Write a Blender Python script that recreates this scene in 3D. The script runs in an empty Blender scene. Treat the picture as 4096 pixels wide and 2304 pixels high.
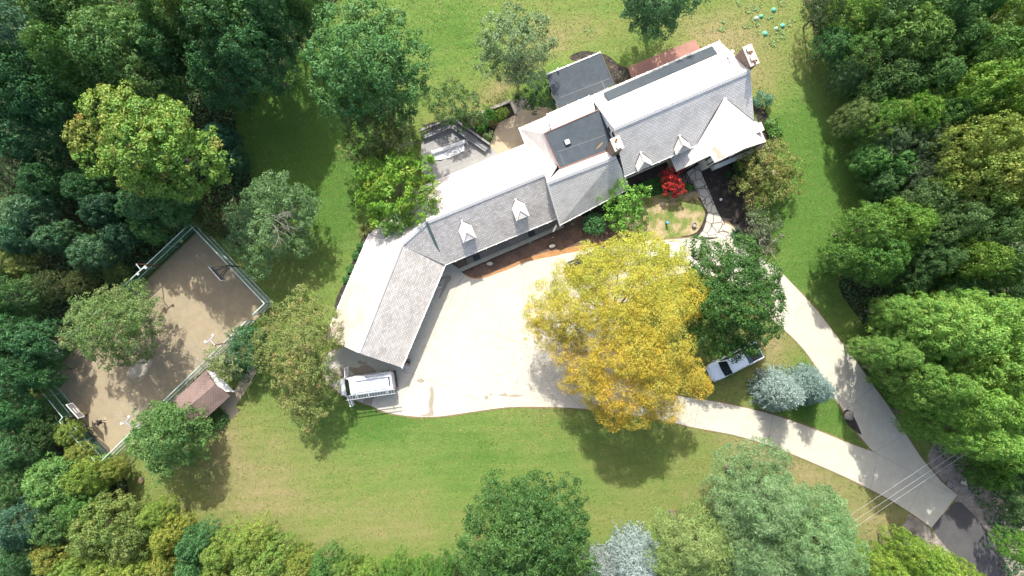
import bpy, bmesh, math, random
import numpy as np
from mathutils import Vector, Matrix
from mathutils.geometry import tessellate_polygon

S = bpy.context.scene
C = S.collection
PI = math.pi
random.seed(7)

# ------------------------------------------------------------------ camera
CAM_H = 76.0            # drone height above the lawn (m)
FPX = 2888.0            # focal length in photo pixels
cam = bpy.data.cameras.new('camera')
cam.sensor_width = 36.0
cam.lens = 36.0 * FPX / 4096.0
cam.clip_start = 1.0
cam.clip_end = 1000.0
camo = bpy.data.objects.new('camera', cam)
camo.location = (0, 0, CAM_H)
C.objects.link(camo)
S.camera = camo

# ------------------------------------------------------------------ world, sun, exposure
SUN_EL = math.radians(50.5)
SUN_DIR = Vector((-0.12, 0.993, 0)).normalized() * math.cos(SUN_EL) + Vector((0, 0, math.sin(SUN_EL)))
w = bpy.data.worlds.new('World')
S.world = w
w.use_nodes = True
nt = w.node_tree
sky = nt.nodes.new('ShaderNodeTexSky')
sky.sky_type = 'NISHITA'
sky.sun_disc = False
sky.sun_elevation = SUN_EL
sky.sun_rotation = math.atan2(SUN_DIR.x, SUN_DIR.y)
sky.air_density = 1.0
sky.dust_density = 4.0
sky.ozone_density = 0.6
bg = nt.nodes['Background']
bg.inputs[1].default_value = 0.15
nt.links.new(sky.outputs[0], bg.inputs[0])
sl = bpy.data.lights.new('sun', 'SUN')
sl.energy = 3.6
sl.angle = math.radians(0.53)
sl.color = (1.0, 0.968, 0.875)
slo = bpy.data.objects.new('sun', sl)
slo.location = SUN_DIR * 120
slo.rotation_euler = (-SUN_DIR).to_track_quat('-Z', 'Y').to_euler()
C.objects.link(slo)
S.view_settings.view_transform = 'Standard'
S.view_settings.look = 'None'
S.view_settings.exposure = 1.12
S.view_settings.gamma = 1.0
S.render.engine = 'CYCLES'
S.cycles.max_bounces = 5
S.cycles.diffuse_bounces = 3
S.cycles.glossy_bounces = 2
S.cycles.transparent_max_bounces = 12
S.cycles.use_adaptive_sampling = True
S.cycles.adaptive_threshold = 0.02
S.cycles.use_denoising = True

# ------------------------------------------------------------------ helpers
def P(x, y, h=0.0):
    """photo pixel + height above lawn -> world point (the survey of the place)"""
    k = (CAM_H - h) / FPX
    return Vector(((x - 2048.0) * k, (1152.0 - y) * k, h))

DS = 4096.0 / 2576.0
def D(x, y, h=0.0):
    return P(x * DS, y * DS, h)

def link(o, parent=None):
    C.objects.link(o)
    if parent is not None:
        o.parent = parent
    return o

def tag(o, label=None, cat=None, group=None, kind=None):
    if label: o['label'] = label
    if cat: o['category'] = cat
    if group: o['group'] = group
    if kind: o['kind'] = kind
    return o

def thing(name, label, cat, loc=(0, 0, 0), rz=0.0, group=None):
    o = bpy.data.objects.new(name, None)
    o.empty_display_size = 0.3
    o.location = loc
    o.rotation_euler = (0, 0, rz)
    link(o)
    return tag(o, label, cat, group)

class MB:
    """collects shapes into one mesh"""
    def __init__(s):
        s.v = []; s.f = []; s.uv = {}
    def add(s, vs, fs):
        b = len(s.v)
        s.v += [tuple(v) for v in vs]
        s.f += [tuple(b + i for i in f) for f in fs]
    def box(s, c, size, rz=0.0, rx=0.0, ry=0.0):
        M = Matrix.Translation(c) @ Matrix.Rotation(rz, 4, 'Z') @ Matrix.Rotation(ry, 4, 'Y') @ Matrix.Rotation(rx, 4, 'X')
        x, y, z = size[0] / 2, size[1] / 2, size[2] / 2
        vs = [M @ Vector(p) for p in ((-x,-y,-z),(x,-y,-z),(x,y,-z),(-x,y,-z),(-x,-y,z),(x,-y,z),(x,y,z),(-x,y,z))]
        s.add(vs, [(0,3,2,1),(4,5,6,7),(0,1,5,4),(1,2,6,5),(2,3,7,6),(3,0,4,7)])
    def bar(s, a, b, wd, ht, up=Vector((0, 0, 1))):
        a = Vector(a); b = Vector(b); d = (b - a)
        if d.length < 1e-6: return
        d.normalize()
        side = d.cross(up)
        if side.length < 1e-4: side = d.cross(Vector((1, 0, 0)))
        side.normalize(); n = side.cross(d).normalized()
        vs = []
        for p in (a, b):
            for i, j in ((-1,-1),(1,-1),(1,1),(-1,1)):
                vs.append(p + side * (i * wd / 2) + n * (j * ht / 2))
        s.add(vs, [(0,1,2,3),(7,6,5,4),(0,4,5,1),(1,5,6,2),(2,6,7,3),(3,7,4,0)])
    def tube(s, pts, rad, n=6, cap=True):
        pts = [Vector(p) for p in pts]
        if not isinstance(rad, (list, tuple)): rad = [rad] * len(pts)
        base = len(s.v)
        ref = None
        for i, p in enumerate(pts):
            d = (pts[min(i+1, len(pts)-1)] - pts[max(i-1, 0)])
            if d.length < 1e-9: d = Vector((0,0,1))
            d.normalize()
            if ref is None:
                ref = d.orthogonal().normalized()
            else:
                ref = (ref - d * ref.dot(d))
                ref = ref.normalized() if ref.length > 1e-6 else d.orthogonal().normalized()
            q = d.cross(ref)
            for k in range(n):
                a = 2 * PI * k / n
                s.v.append(tuple(p + (ref * math.cos(a) + q * math.sin(a)) * rad[i]))
        for i in range(len(pts) - 1):
            for k in range(n):
                a = base + i * n + k; b = base + i * n + (k + 1) % n
                s.f.append((a, b, b + n, a + n))
        if cap:
            s.f.append(tuple(base + n - 1 - k for k in range(n)))
            s.f.append(tuple(base + (len(pts) - 1) * n + k for k in range(n)))
    def lathe(s, c, prof, n=16, sx=1.0, sy=1.0):
        base = len(s.v)
        for r, z in prof:
            for k in range(n):
                a = 2 * PI * k / n
                s.v.append((c[0] + r * math.cos(a) * sx, c[1] + r * math.sin(a) * sy, c[2] + z))
        for i in range(len(prof) - 1):
            for k in range(n):
                a = base + i * n + k; b = base + i * n + (k + 1) % n
                s.f.append((a, b, b + n, a + n))
        s.f.append(tuple(base + n - 1 - k for k in range(n)))
        s.f.append(tuple(base + (len(prof) - 1) * n + k for k in range(n)))
    def prism(s, poly, z0, z1):
        """polygon (list of xy) extruded from z0 to z1; z may be a list per vertex"""
        n = len(poly)
        Z0 = z0 if isinstance(z0, (list, tuple)) else [z0] * n
        Z1 = z1 if isinstance(z1, (list, tuple)) else [z1] * n
        vs = [(p[0], p[1], Z0[i]) for i, p in enumerate(poly)] + [(p[0], p[1], Z1[i]) for i, p in enumerate(poly)]
        tr = tessellate_polygon([[Vector((p[0], p[1], 0)) for p in poly]])
        fs = []
        for t in tr:
            fs.append((t[0] + n, t[1] + n, t[2] + n)); fs.append((t[2], t[1], t[0]))
        for i in range(n):
            j = (i + 1) % n
            fs.append((i, j, j + n, i + n))
        s.add(vs, fs)
    def build(s, name, mat, parent=None, smooth=False, bevel=0.0):
        me = bpy.data.meshes.new(name)
        me.from_pydata(s.v, [], s.f)
        bm = bmesh.new(); bm.from_mesh(me)
        if bevel > 0:
            try:
                es = [e for e in bm.edges if len(e.link_faces) == 2 and e.calc_face_angle(0) > 0.6]
                bmesh.ops.bevel(bm, geom=es, offset=bevel, segments=2, affect='EDGES', profile=0.6)
            except Exception:
                pass
        bmesh.ops.recalc_face_normals(bm, faces=bm.faces)
        bm.to_mesh(me); bm.free()
        if smooth:
            me.polygons.foreach_set('use_smooth', [True] * len(me.polygons))
        me.materials.append(mat)
        o = bpy.data.objects.new(name, me)
        if parent is not None:
            link(o, parent)
            # shapes are written in world space; keep them there
            o.matrix_parent_inverse = parent_world(parent).inverted()
        else:
            link(o)
        return o

def parent_world(p):
    M = Matrix.LocRotScale(p.location, p.rotation_euler, p.scale)
    if p.parent is not None:
        return parent_world(p.parent) @ p.matrix_parent_inverse @ M
    return M

def build_local(mb, name, mat, parent, **k):
    """like MB.build but the shapes are already in the parent's space"""
    o = mb.build(name, mat, None, **k)
    o.parent = parent
    return o

def catmull(pts, n=5, closed=True):
    out = []; m = len(pts)
    rng = range(m) if closed else range(m - 1)
    for i in rng:
        if closed:
            p0, p1, p2, p3 = pts[(i-1) % m], pts[i], pts[(i+1) % m], pts[(i+2) % m]
        else:
            p0, p1, p2, p3 = pts[max(i-1,0)], pts[i], pts[i+1], pts[min(i+2, m-1)]
        for k in range(n):
            t = k / n
            out.append(tuple(0.5 * ((2*p1[a]) + (-p0[a]+p2[a])*t + (2*p0[a]-5*p1[a]+4*p2[a]-p3[a])*t*t + (-p0[a]+3*p1[a]-3*p2[a]+p3[a])*t**3) for a in (0, 1)))
    if not closed: out.append(tuple(pts[-1][:2]))
    return out

def sheet(name, loops, z, mat, thick=0.0, parent=None, kind='structure', jitter=0.0, seed=1):
    """flat sheet (with holes) at height z; thick>0 gives it edges down to z-thick"""
    rr = random.Random(seed)
    L = []
    for lp in loops:
        q = [Vector((p[0], p[1], 0)) for p in lp]
        if jitter:
            q = [p + Vector((rr.gauss(0, jitter), rr.gauss(0, jitter), 0)) for p in q]
        L.append(q)
    tr = tessellate_polygon(L)
    vs = [(p.x, p.y, z) for lp in L for p in lp]
    fs = [tuple(t) for t in tr]
    if thick > 0:
        n = len(vs)
        vs += [(a, b, z - thick) for a, b, _ in vs]
        off = 0
        for lp in L:
            m = len(lp)
            for i in range(m):
                a = off + i; b = off + (i + 1) % m
                fs.append((a, b, b + n, a + n))
            off += m
    me = bpy.data.meshes.new(name)
    me.from_pydata(vs, [], fs)
    bm = bmesh.new(); bm.from_mesh(me)
    bmesh.ops.recalc_face_normals(bm, faces=bm.faces)
    up = sum(f.normal.z * f.calc_area() for f in bm.faces)
    if up < 0: bmesh.ops.reverse_faces(bm, faces=bm.faces)
    bm.to_mesh(me); bm.free()
    me.materials.append(mat)
    o = bpy.data.objects.new(name, me)
    link(o, parent)
    if parent is None: o['kind'] = kind
    return o

# ------------------------------------------------------------------ materials
def newmat(name):
    m = bpy.data.materials.new(name); m.use_nodes = True
    nt = m.node_tree
    b = nt.nodes['Principled BSDF']
    return m, nt, b

def ramp(nt, stops):
    r = nt.nodes.new('ShaderNodeValToRGB')
    e = r.color_ramp.elements
    while len(e) > 1: e.remove(e[-1])
    for i, (p, c) in enumerate(stops):
        if i == 0:
            e[0].position = p; e[0].color = (*c, 1)
        else:
            x = e.new(p); x.color = (*c, 1)
    return r

def noise(nt, scale, detail=4, rough=0.6, coord='Object', vec=None, dist=0.0):
    n = nt.nodes.new('ShaderNodeTexNoise')
    n.inputs['Scale'].default_value = scale
    n.inputs['Detail'].default_value = detail
    n.inputs['Roughness'].default_value = rough
    n.inputs['Distortion'].default_value = dist
    if vec is None:
        tc = nt.nodes.new('ShaderNodeTexCoord'); vec = tc.outputs[coord]
    nt.links.new(vec, n.inputs['Vector'])
    return n

def mix(nt, a, b, fac, mode='MIX'):
    m = nt.nodes.new('ShaderNodeMix'); m.data_type = 'RGBA'; m.blend_type = mode
    for sock, v in ((m.inputs[0], fac), (m.inputs[6], a), (m.inputs[7], b)):
        if isinstance(v, (int, float)): sock.default_value = v
        elif isinstance(v, tuple): sock.default_value = (*v, 1)
        else: nt.links.new(v, sock)
    return m.outputs[2]

def bump(nt, b, h, strength=0.3, dist=0.05):
    bp = nt.nodes.new('ShaderNodeBump')
    bp.inputs['Strength'].default_value = strength
    bp.inputs['Distance'].default_value = dist
    nt.links.new(h, bp.inputs['Height'])
    nt.links.new(bp.outputs[0], b.inputs['Normal'])

def plain(name, col, rough=0.6, metal=0.0, var=0.12, scale=6.0, spec=0.5):
    m, nt, b = newmat(name)
    n = noise(nt, scale)
    r = ramp(nt, [(0.3, tuple(c * (1 - var) for c in col)), (0.7, tuple(min(1, c * (1 + var)) for c in col))])
    nt.links.new(n.outputs[0], r.inputs[0])
    nt.links.new(r.outputs[0], b.inputs['Base Color'])
    b.inputs['Roughness'].default_value = rough
    b.inputs['Metallic'].default_value = metal
    b.inputs['Specular IOR Level'].default_value = spec
    return m

def ground_mat(name, stops, scale, fine=25.0, finevar=0.25, rough=0.9, bumps=0.4, bdist=0.05, spec=0.2):
    m, nt, b = newmat(name)
    n = noise(nt, scale, 6, 0.6)
    r = ramp(nt, stops)
    nt.links.new(n.outputs[0], r.inputs[0])
    f = noise(nt, fine, 3, 0.7)
    r2 = ramp(nt, [(0.25, (1 - finevar,) * 3), (0.75, (1 + finevar,) * 3)])
    nt.links.new(f.outputs[0], r2.inputs[0])
    c = mix(nt, r.outputs[0], r2.outputs[0], 1.0, 'MULTIPLY')
    nt.links.new(c, b.inputs['Base Color'])
    b.inputs['Roughness'].default_value = rough
    b.inputs['Specular IOR Level'].default_value = spec
    bump(nt, b, f.outputs[0], bumps, bdist)
    return m

def grass_mat():
    m, nt, b = newmat('grass')
    tc = nt.nodes.new('ShaderNodeTexCoord'); V = tc.outputs['Object']
    big = noise(nt, 0.055, 5, 0.55, vec=V)
    med = noise(nt, 0.35, 5, 0.6, vec=V, dist=0.6)
    fine = noise(nt, 5.0, 4, 0.75, vec=V)
    vfine = noise(nt, 17.0, 2, 0.8, vec=V)
    # dryness field: wetter green strip near the drive and up north, drier middle lawn
    sep = nt.nodes.new('ShaderNodeSeparateXYZ'); nt.links.new(V, sep.inputs[0])
    def blob(px, py, rx, ry, amp, rot=0.0):
        c = P(px, py)
        mp = nt.nodes.new('ShaderNodeMapping'); mp.vector_type = 'TEXTURE'
        mp.inputs['Location'].default_value = (c.x, c.y, 0)
        mp.inputs['Rotation'].default_value = (0, 0, rot)
        mp.inputs['Scale'].default_value = (rx, ry, 1)
        nt.links.new(V, mp.inputs[0])
        g = nt.nodes.new('ShaderNodeTexGradient'); g.gradient_type = 'QUADRATIC_SPHERE'
        nt.links.new(mp.outputs[0], g.inputs[0])
        k = nt.nodes.new('ShaderNodeMath'); k.operation = 'MULTIPLY'; k.inputs[1].default_value = amp
        nt.links.new(g.outputs['Fac'], k.inputs[0])
        return k.outputs[0]
    def addn(a, c):
        k = nt.nodes.new('ShaderNodeMath'); k.operation = 'ADD'
        nt.links.new(a, k.inputs[0])
        if isinstance(c, float): k.inputs[1].default_value = c
        else: nt.links.new(c, k.inputs[1])
        return k.outputs[0]
    def mul(a, c):
        k = nt.nodes.new('ShaderNodeMath'); k.operation = 'MULTIPLY'
        nt.links.new(a, k.inputs[0]); k.inputs[1].default_value = c
        return k.outputs[0]
    dry = addn(mul(big.outputs[0], 0.9), mul(med.outputs[0], 0.55))
    dry = addn(dry, -0.42)
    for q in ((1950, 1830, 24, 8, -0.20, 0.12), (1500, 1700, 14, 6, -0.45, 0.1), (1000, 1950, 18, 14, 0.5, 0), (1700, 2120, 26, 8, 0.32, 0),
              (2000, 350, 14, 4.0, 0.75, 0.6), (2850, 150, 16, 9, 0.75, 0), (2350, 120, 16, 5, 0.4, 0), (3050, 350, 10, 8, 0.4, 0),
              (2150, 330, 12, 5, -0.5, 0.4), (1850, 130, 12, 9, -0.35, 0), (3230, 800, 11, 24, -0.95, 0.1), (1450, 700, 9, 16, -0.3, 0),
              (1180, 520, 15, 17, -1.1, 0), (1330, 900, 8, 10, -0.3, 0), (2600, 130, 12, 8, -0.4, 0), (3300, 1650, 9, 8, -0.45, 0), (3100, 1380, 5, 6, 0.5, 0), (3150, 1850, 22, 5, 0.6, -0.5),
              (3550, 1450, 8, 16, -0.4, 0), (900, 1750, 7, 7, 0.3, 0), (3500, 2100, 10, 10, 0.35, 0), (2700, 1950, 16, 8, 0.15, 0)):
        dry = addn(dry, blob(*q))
    dry = addn(dry, mul(fine.outputs[0], 0.42))
    pat = noise(nt, 1.1, 4, 0.65, vec=V, dist=0.4); dry = addn(dry, mul(pat.outputs[0], 0.30))
    sm = nt.nodes.new('ShaderNodeMapping'); sm.inputs['Rotation'].default_value = (0, 0, -0.10); sm.inputs['Scale'].default_value = (0.035, 1.1, 1); nt.links.new(V, sm.inputs[0])
    stk = noise(nt, 1.0, 3, 0.6, vec=sm.outputs[0]); dry = addn(dry, mul(stk.outputs[0], 0.42))
    dry = addn(dry, -0.545)
    r = ramp(nt, [(0.0, (0.076, 0.155, 0.030)), (0.24, (0.124, 0.190, 0.046)), (0.46, (0.160, 0.194, 0.058)),
                  (0.68, (0.206, 0.200, 0.082)), (1.0, (0.285, 0.225, 0.125))])
    nt.links.new(dry, r.inputs[0])
    r2 = ramp(nt, [(0.22, (0.72, 0.74, 0.70)), (0.5, (1, 1, 1)), (0.78, (1.30, 1.27, 1.24))])
    nt.links.new(vfine.outputs[0], r2.inputs[0])
    c = mix(nt, r.outputs[0], r2.outputs[0], 1.0, 'MULTIPLY')
    # mowing bands, faint
    mp = nt.nodes.new('ShaderNodeMapping'); mp.inputs['Rotation'].default_value = (0, 0, 1.42); nt.links.new(V, mp.inputs[0])
    wv = nt.nodes.new('ShaderNodeTexWave'); wv.inputs['Scale'].default_value = 0.28; wv.inputs['Distortion'].default_value = 2.5
    wv.inputs['Detail'].default_value = 2; wv.inputs['Detail Scale'].default_value = 0.4
    nt.links.new(mp.outputs[0], wv.inputs[0])
    r3 = ramp(nt, [(0, (0.975,) * 3), (1, (1.025,) * 3)])
    nt.links.new(wv.outputs['Fac'], r3.inputs[0])
    c = mix(nt, c, r3.outputs[0], 1.0, 'MULTIPLY')
    nt.links.new(c, b.inputs['Base Color'])
    b.inputs['Roughness'].default_value = 0.95
    b.inputs['Specular IOR Level'].default_value = 0.1
    ad = nt.nodes.new('ShaderNodeMath'); ad.operation = 'ADD'
    nt.links.new(fine.outputs[0], ad.inputs[0]); nt.links.new(vfine.outputs[0], ad.inputs[1])
    bump(nt, b, ad.outputs[0], 0.8, 0.12)
    return m

def leaf_mat(name='foliage', trans=0.28, rough=0.55):
    m, nt, b = newmat(name)
    at = nt.nodes.new('ShaderNodeAttribute'); at.attribute_name = 'Col'
    oi = nt.nodes.new('ShaderNodeObjectInfo')
    c = mix(nt, at.outputs['Color'], oi.outputs['Color'], 1.0, 'MULTIPLY')
    c = mix(nt, c, (1.04, 0.97, 0.95), 1.0, 'MULTIPLY')
    nt.links.new(c, b.inputs['Base Color'])
    b.inputs['Roughness'].default_value = rough
    b.inputs['Specular IOR Level'].default_value = 0.35
    t = nt.nodes.new('ShaderNodeBsdfTranslucent')
    c2 = mix(nt, c, (1.25, 1.2, 0.6), 1.0, 'MULTIPLY')
    nt.links.new(c2, t.inputs[0])
    ms = nt.nodes.new('ShaderNodeMixShader'); ms.inputs[0].default_value = trans
    nt.links.new(b.outputs[0], ms.inputs[1]); nt.links.new(t.outputs[0], ms.inputs[2])
    nt.links.new(ms.outputs[0], nt.nodes['Material Output'].inputs[0])
    return m

def shingle_mat(name, c1, c2, mortar, bw=0.34, bh=0.2, patch=None):
    m, nt, b = newmat(name)
    tc = nt.nodes.new('ShaderNodeTexCoord')
    nz = noise(nt, 1.6, 3, 0.6, vec=tc.outputs['UV'])
    mp = mix(nt, tc.outputs['UV'], nz.outputs['Color'], 0.06, 'ADD')
    br = nt.nodes.new('ShaderNodeTexBrick')
    nt.links.new(mp, br.inputs['Vector'])
    br.inputs['Color1'].default_value = (*c1, 1); br.inputs['Color2'].default_value = (*c2, 1)
    br.inputs['Mortar'].default_value = (*mortar, 1)
    br.inputs['Scale'].default_value = 1.0
    br.inputs['Mortar Size'].default_value = 0.022
    br.inputs['Mortar Smooth'].default_value = 0.4
    br.inputs['Bias'].default_value = 0.0
    br.inputs['Brick Width'].default_value = bw
    br.inputs['Row Height'].default_value = bh
    n2 = noise(nt, 0.5, 5, 0.65, vec=tc.outputs['UV'])
    r = ramp(nt, [(0.28, (0.78, 0.77, 0.75)), (0.5, (1, 1, 1)), (0.74, (1.12, 1.11, 1.10))])
    nt.links.new(n2.outputs[0], r.inputs[0])
    c = mix(nt, br.outputs['Color'], r.outputs[0], 1.0, 'MULTIPLY')
    nt.links.new(c, b.inputs['Base Color'])
    b.inputs['Roughness'].default_value = 0.85
    b.inputs['Specular IOR Level'].default_value = 0.25
    inv = nt.nodes.new('ShaderNodeMath'); inv.operation = 'SUBTRACT'; inv.inputs[0].default_value = 1
    nt.links.new(br.outputs['Fac'], inv.inputs[1])
    bump(nt, b, inv.outputs[0], 0.25, 0.02)
    return m

def brick_mat(name, c1, c2, mortar, bw=0.22, bh=0.075, ms=0.012, coord='Object'):
    m, nt, b = newmat(name)
    tc = nt.nodes.new('ShaderNodeTexCoord')
    br = nt.nodes.new('ShaderNodeTexBrick')
    mpn = nt.nodes.new('ShaderNodeMapping'); mpn.inputs['Rotation'].default_value = (PI/2, 0, 0)
    nt.links.new(tc.outputs[coord], mpn.inputs[0])
    nt.links.new(mpn.outputs[0] if coord == 'Object' else tc.outputs[coord], br.inputs['Vector'])
    br.inputs['Color1'].default_value = (*c1, 1); br.inputs['Color2'].default_value = (*c2, 1)
    br.inputs['Mortar'].default_value = (*mortar, 1); br.inputs['Scale'].default_value = 1
    br.inputs['Brick Width'].default_value = bw; br.inputs['Row Height'].default_value = bh; br.inputs['Mortar Size'].default_value = ms
    nt.links.new(br.outputs['Color'], b.inputs['Base Color'])
    b.inputs['Roughness'].default_value = 0.9
    return m

def board_mat(name, col, pitch, ang, dark=0.55):
    m, nt, b = newmat(name)
    tc = nt.nodes.new('ShaderNodeTexCoord')
    mp = nt.nodes.new('ShaderNodeMapping'); mp.inputs['Rotation'].default_value = (0, 0, -ang)
    nt.links.new(tc.outputs['Object'], mp.inputs[0])
    br = nt.nodes.new('ShaderNodeTexBrick')
    nt.links.new(mp.outputs[0], br.inputs['Vector'])
    br.inputs['Color1'].default_value = (*[c * 1.08 for c in col], 1); br.inputs['Color2'].default_value = (*[c * 0.9 for c in col], 1)
    br.inputs['Mortar'].default_value = (*[c * dark for c in col], 1)
    br.inputs['Scale'].default_value = 1; br.inputs['Brick Width'].default_value = 4.0
    br.inputs['Row Height'].default_value = pitch; br.inputs['Mortar Size'].default_value = pitch * 0.10
    n = noise(nt, 1.2, 4, 0.7, vec=tc.outputs['Object'])
    r = ramp(nt, [(0.3, (0.88,) * 3), (0.7, (1.1,) * 3)]); nt.links.new(n.outputs[0], r.inputs[0])
    c = mix(nt, br.outputs['Color'], r.outputs[0], 1.0, 'MULTIPLY')
    nt.links.new(c, b.inputs['Base Color'])
    b.inputs['Roughness'].default_value = 0.75
    return m

def concrete_mat(name, a, bcol, stain, fine=0.10):
    m, nt, b = newmat(name)
    tc = nt.nodes.new('ShaderNodeTexCoord'); V = tc.outputs['Object']
    n = noise(nt, 0.25, 6, 0.6, vec=V); r = ramp(nt, [(0.3, a), (0.7, bcol)]); nt.links.new(n.outputs[0], r.inputs[0])
    n2 = noise(nt, 1.3, 6, 0.7, vec=V, dist=0.5); r2 = ramp(nt, [(0.30, (0, 0, 0)), (0.75, (1, 1, 1))]); nt.links.new(n2.outputs[0], r2.inputs[0])
    c = mix(nt, r.outputs[0], stain, r2.outputs[0])
    n3 = noise(nt, 22, 3, 0.7, vec=V); r3 = ramp(nt, [(0.25, (1 - fine,) * 3), (0.75, (1 + fine,) * 3)]); nt.links.new(n3.outputs[0], r3.inputs[0])
    c = mix(nt, c, r3.outputs[0], 1.0, 'MULTIPLY')
    nt.links.new(c, b.inputs['Base Color'])
    b.inputs['Roughness'].default_value = 0.9; b.inputs['Specular IOR Level'].default_value = 0.2
    return m

def flagstone_mat():
    m, nt, b = newmat('flagstone')
    tc = nt.nodes.new('ShaderNodeTexCoord'); V = tc.outputs['Object']
    nz = noise(nt, 1.5, 2, 0.5, vec=V)
    vv = mix(nt, V, nz.outputs['Color'], 0.25, 'ADD')
    vo = nt.nodes.new('ShaderNodeTexVoronoi'); vo.feature = 'DISTANCE_TO_EDGE'; vo.inputs['Scale'].default_value = 1.25
    nt.links.new(vv, vo.inputs['Vector'])
    v2 = nt.nodes.new('ShaderNodeTexVoronoi'); v2.inputs['Scale'].default_value = 1.25; nt.links.new(vv, v2.inputs['Vector'])
    r = ramp(nt, [(0.0, (0.10, 0.085, 0.065)), (0.035, (0.16, 0.13, 0.10)), (0.06, (0.42, 0.40, 0.36))])
    nt.links.new(vo.outputs['Distance'], r.inputs[0])
    bw = nt.nodes.new('ShaderNodeRGBToBW'); nt.links.new(v2.outputs['Color'], bw.inputs[0])
    r2 = ramp(nt, [(0.2, (0.82, 0.84, 0.86)), (0.8, (1.12, 1.08, 1.0))]); nt.links.new(bw.outputs[0], r2.inputs[0])
    c = mix(nt, r.outputs[0], r2.outputs[0], 1.0, 'MULTIPLY')
    nt.links.new(c, b.inputs['Base Color']); b.inputs['Roughness'].default_value = 0.85
    bump(nt, b, vo.outputs['Distance'], 0.3, 0.05)
    return m

def screen_mat(name, col, op):
    m, nt, b = newmat(name)
    b.inputs['Base Color'].default_value = (*col, 1); b.inputs['Roughness'].default_value = 0.7
    tr = nt.nodes.new('ShaderNodeBsdfTransparent')
    ms = nt.nodes.new('ShaderNodeMixShader')
    n = noise(nt, 0.7, 3, 0.6)
    r = ramp(nt, [(0.3, (op * 0.8,) * 3), (0.7, (min(1, op * 1.2),) * 3)]); nt.links.new(n.outputs[0], r.inputs[0])
    nt.links.new(r.outputs[0], ms.inputs[0])
    nt.links.new(tr.outputs[0], ms.inputs[1]); nt.links.new(b.outputs[0], ms.inputs[2])
    nt.links.new(ms.outputs[0], nt.nodes['Material Output'].inputs[0])
    return m

M = {}
M['grass'] = grass_mat()
M['leaf'] = leaf_mat()
M['bark'] = plain('bark', (0.16, 0.13, 0.10), 0.9, var=0.3, scale=3)
M['twig'] = plain('twig', (0.27, 0.24, 0.21), 0.9, var=0.25, scale=3)
M['concrete'] = concrete_mat('drive concrete', (0.395, 0.377, 0.318), (0.455, 0.435, 0.372), (0.355, 0.333, 0.272), .14)
M['joint'] = plain('joint', (0.20, 0.18, 0.15), 0.95)
M['stain'] = plain('damp stain', (0.24, 0.205, 0.155), 0.7, var=0.12, scale=1.5)
M['trackmark'] = plain('tyre mark', (0.37, 0.34, 0.29), 0.9, var=0.06)
M['court'] = concrete_mat('court concrete', (0.262, 0.215, 0.140), (0.295, 0.242, 0.157), (0.205, 0.172, 0.122))
M['patio'] = concrete_mat('patio concrete', (0.36, 0.29, 0.195), (0.40, 0.32, 0.22), (0.31, 0.26, 0.185))
M['patioborder'] = concrete_mat('patio border', (0.44, 0.33, 0.22), (0.46, 0.35, 0.25), (0.36, 0.28, 0.20))
M['asphalt'] = ground_mat('asphalt', [(0.3, (0.055, 0.054, 0.056)), (0.7, (0.078, 0.075, 0.074))], 0.6, 20, 0.25, 0.9, 0.2, 0.02)
M['gravel'] = ground_mat('wood chips and gravel', [(0.3, (0.12, 0.10, 0.085)), (0.5, (0.22, 0.19, 0.165)), (0.75, (0.33, 0.29, 0.26))], 1.1, 9, 0.45, 0.95, 0.6, 0.06)
M['mulch'] = ground_mat('dark mulch', [(0.3, (0.022, 0.020, 0.021)), (0.55, (0.045, 0.038, 0.035)), (0.75, (0.15, 0.095, 0.065))], 1.4, 10, 0.7, 0.95, 0.8, 0.05)
M['mulchred'] = ground_mat('faded brown mulch', [(0.25, (0.055, 0.045, 0.042)), (0.5, (0.135, 0.085, 0.06)), (0.75, (0.21, 0.13, 0.085))], 0.55, 11, 0.5, 0.95, 0.8, 0.05)
M['mulchedge'] = ground_mat('washed out mulch edge', [(0.3, (0.27, 0.135, 0.055)), (0.7, (0.36, 0.20, 0.09))], 1.5, 9, 0.35, 0.95, 0.6, 0.04)
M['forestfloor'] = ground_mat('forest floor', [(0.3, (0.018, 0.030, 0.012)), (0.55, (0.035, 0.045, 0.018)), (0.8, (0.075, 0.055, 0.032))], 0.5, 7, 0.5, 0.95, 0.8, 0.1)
M['ivy'] = ground_mat('ground ivy', [(0.3, (0.02, 0.06, 0.015)), (0.7, (0.04, 0.11, 0.025))], 2.0, 9, 0.5, 0.9, 0.9, 0.1)
M['drygrass'] = ground_mat('dry yard grass', [(0.36, (0.095, 0.15, 0.035)), (0.47, (0.17, 0.18, 0.06)), (0.55, (0.29, 0.235, 0.13)), (0.7, (0.36, 0.28, 0.17))], 0.75, 9, 0.4, 0.95, 0.7, 0.08)
M['flag'] = flagstone_mat()
M['roofgrey'] = shingle_mat('grey shake shingles', (0.62, 0.59, 0.56), (0.72, 0.69, 0.655), (0.30, 0.285, 0.27))
M['roofbrown'] = shingle_mat('weathered brown shake shingles', (0.49, 0.45, 0.415), (0.66, 0.62, 0.585), (0.27, 0.245, 0.225))
M['roofcream'] = shingle_mat('new cream shingles', (0.47, 0.41, 0.33), (0.49, 0.43, 0.35), (0.40, 0.35, 0.28), 0.3, 0.14)
M['roofpale'] = shingle_mat('pale shingles', (0.60, 0.56, 0.53), (0.70, 0.66, 0.62), (0.42, 0.38, 0.36))
M['ridge'] = shingle_mat('ridge shingles', (0.66, 0.63, 0.60), (0.74, 0.71, 0.68), (0.36, 0.34, 0.32), 0.25, 0.6)
M['shedroof'] = shingle_mat('reddish brown three tab shingles', (0.20, 0.145, 0.13), (0.235, 0.17, 0.15), (0.09, 0.06, 0.055), 0.33, 0.16)
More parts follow.
